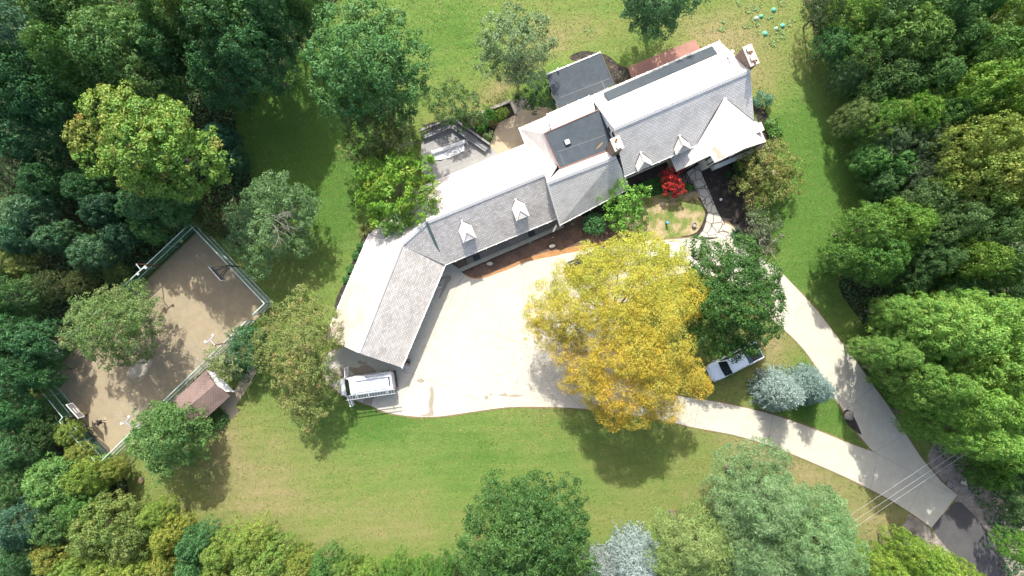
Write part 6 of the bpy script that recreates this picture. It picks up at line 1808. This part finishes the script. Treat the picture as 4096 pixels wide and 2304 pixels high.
o = thing('dead_branch', 'rust red dead pine bough at the tip of the yellower pine', 'branch', tuple(D(1716, 1298, 2.2))); mesh_part('twigs', twigs_mesh('twigs', (0, 0, 0), 1.6, 37, 14, 3, .3, .02, M['rustpipe']), o)
mb = MB(); b = D(1716, 1298, 2.2); mb.tube([Vector((b.x - .1, b.y - .2, -.05)), b], [.07, .03], 6); mb.build('stem', M['bark'], o)

# ---- woodland prototypes (mesh data shared by the copies)
PR = {}
def proto(kind, R, top, k):
    key = (kind, k)
    if key not in PR:
        seed = abs(hash((kind, k))) % 9999 if False else sum(ord(ch) for ch in kind) * 7 + k * 131
        if False:
            cols = {'frondteal': AIL, 'frondgreen': BRG, 'fronddark': AILD}[kind]
            lbs = auto_lobes(3.0, 9.0, seed, 7); me = frond_mesh('crown', lbs, seed, cols, 1.55, .22)
        else:
            lbs = auto_lobes(4.0, 9.0, seed, 10)
            if k >= 100: lbs = auto_lobes(4.0, 17.0, seed, 10, rings=((-.78, .40, .55, 7), (-.52, .48, .62, 8), (-.26, .52, .68, 9), (0.0, .52, .72, 10), (.24, .45, .66, 9), (.48, .32, .52, 7), (.72, .08, .30, 4)))
            me = crown_mesh('crown', lbs, kind, seed, 1.0, .25)
        PR[key] = (me, trunk_mesh('trunk', 17.0 if k >= 100 else 9.0, 4.0, seed, lobes=lbs[8:22:2]))
    return PR[key]

CNT = {}
def wood(x, y, r, top, kind, label, col=(1, 1, 1), name='woodland_tree'):
    k = CNT.get(kind, 0); CNT[kind] = k + 1
    top = (18.5 if x > 2320 else 14.0) if (kind == 'maplelime' and x > 2230 and 780 < y < 1110) else (top * .86 if top > 8 else top)
    if kind in ('crab', 'brownshrub'): col = (col[0] * .72, col[1] * 1.02, col[2] * .85)
    elif kind in ('oakdark',): col = (col[0] * 1.35, col[1] * 1.16, col[2] * .98)
    elif kind in ('maplelime', 'mapleolive') and x > 2000: col = (col[0] * .98, col[1] * 1.08, col[2] * 1.0)
    elif kind in ('maplelime', 'mapleyel', 'mapleolive'): col = (col[0] * 1.02, col[1] * 1.02, col[2] * 1.05)
    nv = 5
    tall = kind == 'maplelime' and x > 2230 and 780 < y < 1110
    me, tm = proto(kind, None, None, (k % nv) + (100 if tall else 0))
    pr = 4.0
    hz = top * (.66 if tall else .60)
    if tall: col = (col[0] * 1.05, col[1] * 1.13, col[2] * 1.05)
    if tall and x < 2320: r *= .84
    p = D(x, y, hz); rm = r * DS * (CAM_H - hz) / FPX
    rr = random.Random(int(x * 7 + y * 13))
    o = thing(name, label, 'shrub' if name == 'shrub' else 'tree', (p.x, p.y, 0), rr.uniform(0, 6.28))
    s = rm / pr
    hs = top / (17.0 if tall else 9.0)
    o.scale = (s * rr.uniform(.92, 1.08), s * rr.uniform(.92, 1.08), hs)
    j = rr.uniform(.92, 1.08)
    mesh_part('trunk', tm, o); mesh_part('crown', me, o, tuple(c * j for c in col))
    return o

WOODS = [
 # left block ------------------------------------------------
 (45,75,110,19,'teal','pale teal-green tree in the top left corner'),
 (70,215,95,17,'oakdark','dark teal tree on the left edge below the pale corner tree',(.8,1,1.2)),
 (215,40,95,20,'oakmid','green tree at the top edge, second crown from the left corner'),
 (330,150,120,20,'oakmid','broad mid green oak behind the yellow-green oak, its crown catching the light'),
 (215,150,85,19,'oakmid','mid green tree between the pale corner tree and the broad mid green oak',(.9,1,.9)),
 (440,40,70,18,'oakmid','green tree at the top edge right of the broad mid green oak',(.95,1,1)),
 (430,140,75,16,'oakdark','shaded dark tree between the broad oak and the yellow-tipped tree',(.85,1,1.1)),
 (500,15,70,20,'maplelime','yellow-tipped tree at the top edge, brightest in the upper left woods',(.75,.78,.8)),
 (590,70,105,19,'oakdark','large dark green tree left of the shaded lawn at the top',(1,1.05,1.1)),
 (690,40,85,18,'oakdark','dark teal tree at the top edge near the shaded lawn',(.8,1,1.2)),
 (650,150,85,17,'oakdark','dark teal tree whose lower edge meets the shaded lawn',(.85,1,1.2)),
 (560,195,75,15,'oakdark','dark tree above and right of the yellow-green oak',(.8,1,1.2)),
 (770,20,50,15,'oakdark','small dark tree at the top edge left of the large round oak'),
 (150,265,75,14,'oakdark','very dark tree just above the left side of the yellow-green oak',(.75,.95,1.1)),
 (70,330,80,12,'oakdark','dark tree on the left edge level with the yellow-green oak',(.7,.9,1.1)),
 (30,420,70,9,'brownshrub','brownish dark tree on the left edge below the yellow-green oak level',(.6,.65,.8)),
 (120,460,55,8,'oakdark','low dark tree in the shaded gap lower left of the yellow-green oak',(.6,.8,.9)),
 (215,470,50,7,'oakdark','low shaded tree under the lower left lobe of the yellow-green oak',(.6,.8,.9)),
 (560,350,38,7,'frondteal','blue-green fronded sapling peeking out right of the yellow-green oak',(.7,.9,1.15)),
 (590,405,36,6,'fronddark','dark blue-green sapling under the right tip of the yellow-green oak'),
 (90,540,62,9,'frondteal','pale blue-green fronded tree on the left, upper one above the court'),
 (60,600,50,8,'frondteal','pale fronded tree at the left edge, lower left of its larger neighbour',(.85,.95,1)),
 (150,600,45,7.5,'frondteal','small pale fronded tree between the two larger fronded ones'),
 (270,530,46,8,'fronddark','bluish fronded tree in shade left of the court corner'),
 (240,635,52,7.5,'frondteal','bright fronded tree just left of the court fence'),
 (310,590,40,6.5,'fronddark','dark fronded sapling behind the bright fronded tree by the court fence'),
 (380,580,36,6,'frondgreen','bright green sapling beside the top corner of the court fence',(.9,1,1.2)),
 (370,520,60,8.5,'oakdark','mid teal tree directly below the yellow-green oak',(1,1.1,1.3)),
 (450,520,48,7.5,'oakdark','dark tree between the yellow-green oak and the top corner of the court',(1,1.1,1.2)),
 (530,560,38,5,'brownshrub','brown-green shrub outside the top corner of the court',(.8,.8,.8)),
 (25,660,52,9,'mapleolive','yellow-tinged tree on the left edge level with the court top',(.8,.85,.9)),
 (40,740,60,10,'oakdark','dark tree on the left edge beside the bare white branch'),
 (130,720,46,6,'brownshrub','reddish brown vine-covered tree on the left, level with the court'),
 (210,705,40,5.5,'brownshrub','brown shrub between the fronded tree and the olive tree over the court',(.9,.85,.8)),
 (300,690,30,4.5,'shrub','small green shrub by the northwest court fence',(.9,.9,.9)),
 (25,830,62,11,'oakdark','dark tree on the left edge level with the middle of the court',(.8,1,1.1)),
 (100,860,62,10,'oakdark','dark teal tree outside the west corner of the court',(.8,1,1.25)),
 (35,930,66,11,'oakdark','dark tree on the left edge, lower middle',(.75,.95,1.1)),
 (115,940,44,7,'oakdark','small dark tree touching the west corner of the court fence',(.8,1.05,1.1)),
 (40,1030,62,8,'oakdark','dark low tree left of the lower court fence',(.75,1,1.0)),
 (105,1080,48,6,'shrub','dark green shrub mass left of the lower court fence',(.7,.85,.8)),
 (175,1090,36,4,'mapleolive','yellow-green shrub just outside the southwest court fence',(.9,1.05,.9)),
 (205,1140,34,4.5,'mapleolive','yellow-green shrub at the bottom corner of the court fence, left side',(.95,1.0,.9)),
 (285,1180,34,5,'mapleolive','yellow-green shrub below the bottom corner of the court',(.85,.9,.8)),
 (40,1130,56,9,'oakdark','dark green tree on the left edge level with the court bottom',(.9,1,1.1)),
 (150,1220,78,9.5,'frondgreen','bright green fronded tree at lower left below the court'),
 (225,1200,52,8.5,'mapleyel','yellow-topped tree right of the bright fronded tree at lower left',(.7,.85,.8)),
 (215,1270,50,7.5,'frondgreen','green fronded tree below the yellow-topped tree at lower left',(.85,.95,.9)),
 (45,1220,50,8,'oakdark','dark tree on the left edge beside the bright fronded tree'),
 (60,1310,70,11,'teal','grey-teal tree on the left edge near the bottom',(.75,.8,.8)),
 (150,1310,60,9,'oakmid','green tree at lower left between the grey-teal and olive trees',(1,1,1)),
 (270,1320,85,11,'mapleolive','olive green tree with bare twigs at lower left',(.62,.75,.75)),
 (345,1345,70,10,'mapleolive','darker olive tree right of the twiggy olive tree at lower left',(.62,.75,.8)),
 (150,1385,52,9,'mapleyel','yellow-brown tree near the bottom left corner',(.85,.8,.9)),
 (60,1410,66,11,'oakdark','dark tree in the bottom left corner',(.8,.9,1)),
 (120,1440,46,9,'oakdark','dark tree at the bottom edge near the left corner'),
 (200,1430,55,10,'maplelime','yellow-green tree at the bottom edge right of the dark corner trees',(.85,.95,.8)),
 (280,1430,58,10,'maplelime','yellow-green tree at the bottom edge below the twiggy olive tree',(.95,.95,.8)),
 (400,1290,36,7,'maplelime','bright lime sapling at the upper right of the darker olive tree',(.95,1,.8)),
 (360,1425,55,10,'mapleyel','golden green tree at the bottom edge, fourth from the left corner',(.75,.85,.8)),
 (435,1340,46,8,'mapleyel','golden tree at the lawn edge left of the dark teal tree',(.95,.92,.9)),
 (430,1410,52,9,'mapleyel','yellow-brown tree at the bottom edge just left of the dark teal tree',(.8,.8,.8)),
 (500,1360,46,9,'oakdark','dark teal tree breaking the row of yellow trees along the bottom',(1.1,1.25,1.4)),
 (490,1430,44,9,'oakdark','lower half of the dark teal pair in the yellow row at the bottom',(1.1,1.2,1.3)),
 (565,1380,52,9,'maplelime','lime tree just right of the dark teal tree',(.9,.92,.8)),
 (560,1440,52,9,'mapleyel','yellow-green tree at the bottom edge right of the dark teal pair',(.75,.85,.8)),
 (640,1360,48,9.5,'maplelime','brightest lime tree in the bottom row, sticking up into the lawn',(1,1,.85)),
 (690,1400,54,9,'maplelime','green-yellow tree in the bottom row right of the tallest lime tree',(.8,.9,.8)),
 (640,1430,54,9,'maplelime','lime tree at the bottom edge below the tallest lime tree',(.85,.9,.85)),
 (760,1425,50,8,'mapleyel','yellow-brown tree in the middle of the bottom row',(.75,.8,.85)),
 (820,1415,36,8,'oakmid','small dark green tree in the bottom row',(1.1,1.2,1)),
 (870,1435,44,8,'maplelime','lime tree at the bottom edge, right of the small dark green tree',(.7,.82,.75)),
 (940,1445,42,7,'maplelime','low yellow-green tree at the bottom edge left of centre',(.8,.9,.75)),
 (1000,1440,44,8,'green','green tree at the bottom edge left of the conical dark sapling',(1.2,1.1,1)),
 (1060,1445,40,7,'green','green tree at the bottom edge near the big dark tree',(1.1,1.05,1)),
 (1115,1425,36,8,'green','narrow dark sapling left of the big dark tree at the bottom',(.8,.85,.9)),
 (1150,1450,34,7,'shrub','low green tree tucked against the left side of the big dark tree'),
 (900,1475,60,8,'maplelime','tree crown just reaching the bottom edge left of centre',(.8,.9,.7)),
 # right block ------------------------------------------------
 (2070,25,50,8,'brownshrub','brown-green tree at the top edge, first of the right hand woods',(.7,.8,.8)),
 (2150,35,70,11,'crab','olive tree with yellow leaf tips at the top edge of the right woods',(.95,1.05,.7)),
 (2095,110,48,7,'oakdark','teal shrub-like tree on the lawn side of the upper right woods',(1.0,1.15,1.2)),
 (2230,30,72,13,'oakdark','dark green tree at the top edge, right of the yellow-tipped olive one',(1.1,1.05,1)),
 (2180,130,70,11,'crab','olive brown tree in the upper right woods below the yellow-tipped one',(.7,.85,.75)),
 (2290,100,85,14,'frondgreen','bright green long-leaved tree in the upper right woods',(.95,.9,.8)),
 (2350,40,65,15,'oakdark','dark tree at the top edge behind the bright long-leaved tree'),
 (2380,110,70,14,'oakmid','mid green tree right of the bright long-leaved tree',(1,1.05,1)),
 (2430,30,60,15,'oakdark','dark tree at the top edge left of the pale-branched corner tree',(.8,1,1)),
 (2130,190,52,7,'shrub','grey-green low tree at the lawn edge, upper right',(.8,.95,1.2)),
 (2240,200,78,11,'oakmid','shaded green tree in the middle of the upper right woods',(.75,.8,.7)),
 (2330,200,70,13,'oakmid','green tree below the bright long-leaved tree',(.8,.9,.8)),
 (2170,250,45,7,'shrub','small dark tree at the lawn edge above the cream-green one',(.7,.8,.8)),
 (2540,30,66,17,'maplelime','yellow-green tree with white limbs in the top right corner',(.85,.9,.95)),
 (2470,150,80,16,'oakmid','green tree on the right below the corner tree',(1,1.05,.8)),
 (2560,130,60,16,'maplelime','lime tree on the right edge below the corner tree',(.72,.82,.7)),
 (2440,240,72,17,'maplelime','lime tree left of the large lime maple at the upper right',(.68,.8,.62)),
 (2520,240,95,19,'maplelime','large lime green maple at the upper right edge',(.8,.9,.65)),
 (2150,295,44,9,'greygreen','cream-green tree at the edge of the right hand lawn',(1.15,1.15,.8)),
 (2210,300,60,11,'crab','olive-yellow tree beside the cream-green one, right side woods',(.95,1.15,.8)),
 (2290,290,60,12,'crab','yellow-tipped olive tree in the middle of the right woods',(1,1.2,.7)),
 (2370,300,60,13,'oakmid','mid green tree left of the golden olive maple, upper side',(.9,1,.8)),
 (2230,350,55,10,'greygreen','grey tree below the olive-yellow tree in the right woods',(.95,1,.95)),
 (2320,360,55,11,'greygreen','silvery grey tree touching the golden olive maple',(.9,.95,.9)),
 (2190,400,46,7,'frondgreen','bright fronded tree at the lawn edge on the right',(.85,1,1.0)),
 (2250,420,50,7,'frondgreen','green fronded tree just right of the lawn edge fronded one',(.75,.9,.95)),
 (2220,460,44,6,'oakdark','dark low tree under the fronded trees on the right'),
 (2300,440,48,8,'greygreen','grey shrubby tree with pale dead twigs on the right',(.7,.72,.75)),
 (2430,370,80,18,'mapleolive','golden olive maple on the right, upper left lobe of its group'),
 (2530,350,75,18,'mapleolive','golden olive maple on the right edge'),
 (2470,450,95,19,'mapleolive','largest golden olive maple in the right hand woods'),
 (2560,460,60,17,'mapleolive','golden olive maple on the right edge below the largest one',(.9,.95,.9)),
 (2400,470,60,15,'mapleolive','golden maple on the lower left of the largest golden olive maple',(.75,.85,.75)),
 (2330,500,60,12,'greygreen','grey olive tree below the golden maples, left part',(.8,.95,.7)),
 (2170,580,66,12,'green','bright mid green tree overhanging the right lawn, upper left part',(1.15,1.05,1)),
 (2260,570,72,13,'green','bright mid green tree overhanging the right lawn, right part',(1.2,1.1,.9)),
 (2120,640,52,10,'green','mid green tree nearest the drive on the right',(1.05,1,1)),
 (2200,650,72,12,'green','darker green tree below the bright mid green pair',(.8,.85,.8)),
 (2380,560,66,15,'greygreen','olive grey tree right of the bright mid green pair',(.75,.92,.62)),
 (2460,570,66,16,'greygreen','olive grey tree on the right beside the pale green edge tree',(.75,.95,.6)),
 (2540,560,56,17,'maplelime','pale green tree on the right edge, middle',(.7,.8,.65)),
 (2420,650,66,15,'mapleolive','olive tree above the large lower right maple',(.68,.88,.7)),
 (2340,640,55,13,'greygreen','olive grey tree just above the dark gap on the right',(.65,.9,.6)),
 (2500,670,55,15,'oakmid','green tree with a bare limb on the right edge',(1,1,.8)),
 (2290,700,50,9,'oakdark','dark tree in the shaded gap on the right'),
 (2240,790,42,7,'brownshrub','brownish low tree at the edge of the drive lawn',(.75,.85,.7)),
 (2390,730,50,11,'oakdark','dark shaded tree behind the large lower right maple',(.9,1,.9)),
 (2560,740,52,12,'oakdark','dark tree on the right edge above the large maple'),
 (2300,790,60,15,'maplelime','upper left crown of the large lower right maple group',(.78,.88,.9)),
 (2380,830,85,18,'maplelime','central crown of the large lower right maple group',(.8,.88,.85)),
 (2470,800,75,18,'maplelime','upper right crown of the large lower right maple group',(.75,.85,.8)),
 (2240,890,50,13,'maplelime','leftmost crown of the large maple group, beside the drive',(.72,.82,.9)),
 (2310,880,62,15,'maplelime','small crown left of the central crown of the lower right maple group',(.7,.82,.85)),
 (2460,910,90,19,'maplelime','large crown right of the central crown of the lower right maple group',(.78,.86,.75)),
 (2550,860,60,17,'maplelime','crown on the right edge beside the large maple group',(.72,.85,.8)),
 (2340,960,58,14,'maplelime','lower left crown of the large maple group above the gravel verge',(.7,.8,.8)),
 (2400,1000,75,16,'maplelime','lower central crown of the large maple group',(.78,.88,.75)),
 (2490,1020,80,17,'maplelime','lower right crown of the large maple group',(.75,.85,.7)),
 (2560,980,50,16,'maplelime','crown at the right edge below the large maple group centre',(.7,.8,.75)),
 (2430,1090,60,13,'maplelime','lowest crown of the large maple group over the gravel verge',(.72,.82,.75)),
 (2500,1130,60,12,'green','dark green tree below the large maple group on the right',(1,.95,.8)),
 (2560,1110,55,13,'oakdark','dark tree on the right edge below the maple group'),
 (2480,1190,44,8,'green','green tree at the right side of the gravel verge',(.9,.9,.8)),
 (2555,1200,48,8,'oakdark','dark tree on the right edge beside the gravel verge'),
 (2570,1290,38,5,'oakdark','dark low tree on the right edge above the bright green corner tree'),
 (2560,1375,42,8,'bright','bright green tree in the bottom right corner beside the road',(.7,.75,.8)),
 (2210,1420,50,11,'maplelime','yellow-green tree at the bottom edge between the pines and the road, left part',(1,1,.75)),
 (2290,1395,56,12,'maplelime','yellow-green tree at the bottom edge beside the road, tallest part',(1,1.02,.75)),
 (2350,1430,54,11,'maplelime','yellow-green tree at the bottom edge beside the road, right part',(1,1,.7)),
 (2420,1450,46,10,'maplelime','yellow-green tree low at the bottom edge almost touching the road',(.95,.95,.7)),
]
for wd_row in WOODS:
    nm = 'woodland_tree'
    wood(*wd_row[:6], col=wd_row[6] if len(wd_row) > 6 else (1, 1, 1), name=nm)

# ---- garden plants
def small_plant(px, py, r, h, spec, seed, label, name='garden_plant', cat='plant', col=(1, 1, 1), group=None):
    me = crown_mesh('leaves', [(0, 0, h * .55, r, r, h * .5), (r * .5, .1 * r, h * .4, r * .6, r * .6, h * .4), (-r * .4, -.3 * r, h * .4, r * .6, r * .6, h * .4)], spec, seed)
    o = thing(name, label, cat, tuple(P(px, py)), 0, group); mesh_part('leaves', me, o, col)
    mb = MB(); mb.tube([(0, 0, -.02), (0, 0, h * .6)], .02, 5); me2 = bpy.data.meshes.new('stem'); me2.from_pydata(mb.v, [], mb.f); me2.materials.append(M['bark']); mesh_part('stem', me2, o)
    return o
def spiky(px, py, R, label, n=90, cols=((.05,.12,.07),(.09,.17,.11)), name='yucca', seed=0):
    rng = np.random.default_rng(seed); me = None
    c=[];t=[];b=[];L=[];W=[];K=[]
    for i in range(n):
        a = rng.uniform(0, 6.283); e = rng.uniform(.15, 1.2); d = np.array([math.cos(a)*math.cos(e), math.sin(a)*math.cos(e), math.sin(e)]); ln = R*rng.uniform(.7,1.1)
        c.append(d*ln*.5); t.append(d); bb = np.cross(d, [0,0,1.0]); b.append(bb/np.linalg.norm(bb)); L.append(ln); W.append(.07); K.append(np.array(cols[i%2])*rng.uniform(.7,1.4))
    me = quads_mesh('leaves', np.array(c), np.array(t), np.array(b), np.array(L), np.array(W), np.array(K), M['leaf'])
    o = thing(name, label, 'plant', tuple(P(px, py))); mesh_part('leaves', me, o)
    return o
spiky(2945, 935, .95, 'dark blue-green yucca at the lower end of the flagstone path, larger upper one', 160, seed=1)
spiky(2950, 962, .75, 'blue-green yucca just below the larger yucca by the flagstone path', 110, seed=2)
spiky(1458, 922, .95, 'pale yellow-green ornamental grass at the top corner of the garage', 170, ((.16,.22,.07),(.28,.32,.13)), 'ornamental_grass', 3)
spiky(2768, 800, .45, 'dry straw-coloured grass tuft at the edge of the front yard', 60, ((.30,.22,.07),(.22,.2,.06)), 'ornamental_grass', 4)
for i, (px, py, txt) in enumerate(((1447, 985, 'topmost'), (1428, 1020, 'second'), (1408, 1075, 'third'), (1391, 1115, 'lowest'))):
    small_plant(px, py, .42, .7, 'box', 60 + i, txt + ' small round shrub along the west eave of the garage', 'boxwood_shrub', 'shrub', (1.5, 1.4, 1.2), 'shrubs along the garage')
bed_pl = [((1955, 452), 'bright', 'bright green plant at the upper left of the rear mulch bed', (.55,.7,.8)), ((1972, 478), 'bright', 'bright green plant in the middle of the rear mulch bed', (.6,.75,.7)), ((2008, 458), 'mapleyel', 'yellow striped grassy plant in the rear mulch bed', (.9,1.05,1)),
          ((1946, 488), 'green', 'dark small plant in the rear mulch bed', (1,1,1)), ((1925, 512), 'bright', 'bright green plant beside the deck bench in the rear mulch bed', (.6,.75,.8)), ((1952, 548), 'greygreen', 'variegated low plant at the lower tip of the rear mulch bed', (1,1.1,.8)), ((1915, 495), 'mapleolive', 'yellow-green plant under the bushy tree in the rear mulch bed', (1,1,1)), ((1970, 498), 'brownshrub', 'brownish low plant in the rear mulch bed', (1.2,1,.8))]
for i, ((px, py), sp, txt, col) in enumerate(bed_pl):
    small_plant(px, py, .36, .5, sp, 70 + i, txt, col=col)
small_plant(2935, 690, .7, .9, 'green', 81, 'dark low shrub in the bed right of the entrance', 'shrub', 'shrub', (.5, .6, .7))
small_plant(2985, 660, 1.3, 1.2, 'green', 82, 'dark shrub mass under the gable right of the entrance', 'shrub', 'shrub', (.55, .65, .75))
small_plant(3042, 405, .6, 1.4, 'teal', 83, 'grey-green shrub at the top right corner of the main house', 'shrub', 'shrub', (1, 1, 1))
small_plant(3075, 500, .5, .6, 'green', 84, 'low green edging plant along the right end wall, upper', 'shrub', 'shrub', (.9, .9, 1))
small_plant(3092, 530, .5, .6, 'green', 85, 'low green edging plant along the right end wall, lower', 'shrub', 'shrub', (.9, .9, 1))
small_plant(868, 1672, 1.15, .9, 'box', 86, 'clipped oval hedge in the shade below the shed', 'hedge', 'hedge', (1.6, 1.3, 1.2))
small_plant(2745, 640 + 110, .5, .4, 'bright', 87, 'low green plant beside the left edge of the flagstone path', col=(.4, .6, .6))
# broad-leaved weeds among the lids
wr_ = random.Random(5)
def weed_mesh(seed):
    rng = np.random.default_rng(seed); c=[];t=[];b=[];L=[];W=[];K=[]
    for cl in range(4):
        cx, cy = rng.normal(0, .28, 2)
        for i in range(9):
            a = rng.uniform(0, 6.283); d = np.array([math.cos(a), math.sin(a), rng.uniform(.1, .5)]); d /= np.linalg.norm(d); ln = rng.uniform(.14, .28)
            c.append(np.array([cx, cy, .08]) + d*ln*.6); t.append(d); bb = np.cross(d, [0,0,1.0]); b.append(bb/np.linalg.norm(bb)); L.append(ln); W.append(ln*.45); K.append(np.array((.16,.26,.09))*rng.uniform(.7,1.3))
    return quads_mesh('leaves', np.array(c), np.array(t), np.array(b), np.array(L), np.array(W), np.array(K), M['leaf'])
wm = [weed_mesh(s) for s in (1, 2, 3)]
wl = [((3028,32),'uppermost weed patch left of the top lid'),((3012,48),'weed patch above the leftmost lid'),((3095,54),'weed patch just below the top lid'),((3022,90),'weed patch below the leftmost lid'),((2998,108),'weed patch left of the lowest lid'),((3035,105),'weed patch up and left of the lowest lid'),((3118,128),'weed patch below the rightmost lid'),((3122,152),'weed patch lower right of the lids'),((3090,148),'weed patch right of the lowest lid'),((3093,170),'lowest weed patch below the lids'),((2906,92),'weed pair on the lawn between the main roof and the lids'),((2863,115),'weed tuft close to the top of the main roof'),((3125,12),'weed patch at the top edge above the lids'),((3150,86),'weed patch right of the rightmost lid'),((2970,28),'small weed left of the lid cluster near the top'),((2350,118),'weed patch on the rear lawn right of the silvery tree')]
for i, ((px, py), txt) in enumerate(wl):
    o = thing('weed', 'broad-leaved ' + txt, 'weed', tuple(P(px, py)), wr_.uniform(0, 6), 'broad-leaved weeds on the rear lawn'); mesh_part('leaves', wm[i % 3], o)
# bare white limb at the left edge
o = thing('dead_tree', 'leaning dead tree with a bare white limb at the left edge', 'tree', tuple(D(95, 745))); mesh_part('limb', twigs_mesh('limb', (0, 0, .3), 6, 55, 3, 2, 1.2, .10, dirs=(2.6, 3.4)), o)

# ---- undergrowth, grass texture and fallen leaves: countless small things
def scatter(name, pts, nor_spread, L, W, cols, label, z=(.02, .1), kindname='grass', seed=0, lean=.6):
    rng = np.random.default_rng(seed); n = len(pts)
    c = np.column_stack([pts, rng.uniform(z[0], z[1], n)])
    nn, t, b = frames(rng, np.tile([0, 0, 1.0], (n, 1)), nor_spread)
    Lr = L * rng.uniform(.6, 1.4, n)
    me = quads_mesh(name, c, t, b, Lr, Lr * W, pick_cols(rng, cols, n) * rng.uniform(.75, 1.25, (n, 1)), M['leaf'])
    o = bpy.data.objects.new(name, me); link(o); tag(o, label, kindname, kind='stuff')
    return o
def in_poly(pts, poly):
    x, y = pts[:, 0], pts[:, 1]; ins = np.zeros(len(pts), bool); n = len(poly)
    for i in range(n):
        x1, y1 = poly[i][0], poly[i][1]; x2, y2 = poly[(i + 1) % n][0], poly[(i + 1) % n][1]
        c = (y1 > y) != (y2 > y)
        with np.errstate(divide='ignore', invalid='ignore'):
            ins ^= c & (x < (x2 - x1) * (y - y1) / (y2 - y1 + 1e-12) + x1)
    return ins
rng = np.random.default_rng(99)
A = np.column_stack([rng.uniform(-60, 60, 260000), rng.uniform(-34, 34, 260000)])
inff = in_poly(A, ff1) | in_poly(A, ff2)
court_m = in_poly(A, ct); dr_m = in_poly(A, dpoly) & ~in_poly(A, hole)
cfence = in_poly(A, [tuple(p[:2]) for p in (fN, fE, fS_, fWc)])
U_ = A[inff & ~cfence][:90000]
zc = rng.uniform(.1, 1.0, len(U_)) * (0.5 + .8 * np.sin(U_[:, 0] * .9) * np.sin(U_[:, 1] * .8 + 1)) 
nn, t, b = frames(rng, np.tile([0, 0, 1.0], (len(U_), 1)), .6)
Lr = .3 * rng.uniform(.6, 1.4, len(U_))
me = quads_mesh('undergrowth', np.column_stack([U_, np.abs(zc) + .05]), t, b, Lr, Lr * .55, pick_cols(rng, [((.05,.13,.05),5),((.085,.18,.065),3),((.13,.11,.055),1)], len(U_)) * rng.uniform(.7, 1.3, (len(U_), 1)), M['leaf'])
o = bpy.data.objects.new('undergrowth', me); link(o); tag(o, 'low dark green undergrowth on the woodland floor', 'undergrowth', kind='stuff')
# house and hard surfaces stay clear of lawn blades
hp = [[tuple(x[:2]) for x in (W(-.2, -4.6), W(15, -7), W(15, 4.6), W(-.2, 4.6))], [tuple(x[:2]) for x in (gNE, gSE, gSW, gNW)], [tuple(x[:2]) for x in (wsL, msR, W(0, 4.6), wnL)], bed, dk and [tuple(p[:2]) for p in dk], FP([(1690,440),(2300,380),(2260,480),(1990,640),(1700,620)]), FP([(2500,260),(2780,150),(2810,210),(2530,320)]), FP([(2184,299),(2400,210),(2456,336),(2234,433)])]
bad = inff | dr_m | in_poly(A, [tuple(p[:2]) for p in (fN, fE, fS_, fWc)])
for poly in hp: bad |= in_poly(A, poly)
for poly in (FP([(690,1602),(826,1479),(920,1584),(786,1708)]), DP([(2375,1090),(2440,1140),(2560,1290),(2600,1500),(2500,1570),(2345,1326),(2340,1180)]), FP([(875,1625),(922,1679),(957,1648),(1030,1480),(1010,1450)])): bad |= in_poly(A, poly)
G = A[~bad]
scatter('grass_blades', G[:110000], .9, .17, .35, [((.08,.16,.032),5),((.13,.19,.05),4),((.20,.20,.08),3),((.28,.23,.125),1.4)], 'fine grass blades over the whole lawn', (.0, .05), 'grass', 3)
# fallen leaves round the yellow tree and over the lawns
B = np.concatenate([rng.normal(0, 1, (2600, 2)) * [6.0, 4.5] + np.array(D(1440, 900)[:2]), rng.normal(0, 1, (1800, 2)) * [2.6, 2.2] + np.array(D(1450, 960)[:2]), rng.normal(0, 1, (1200, 2)) * [5, 2] + np.array(D(1600, 1050)[:2])])
B2 = np.column_stack([rng.uniform(-45, 40, 700), rng.uniform(-25, 20, 700)])
B2 = B2[~(in_poly(B2, hp[0]) | in_poly(B2, hp[1]) | in_poly(B2, hp[2]))]
scatter('fallen_leaves', np.concatenate([B, B2]), .3, .085, .7, [((.36,.22,.05),4),((.26,.13,.05),4),((.30,.25,.12),3)], 'fallen orange and tan leaves scattered on the drive and lawn', (.065, .08), 'fallen leaves', 8)
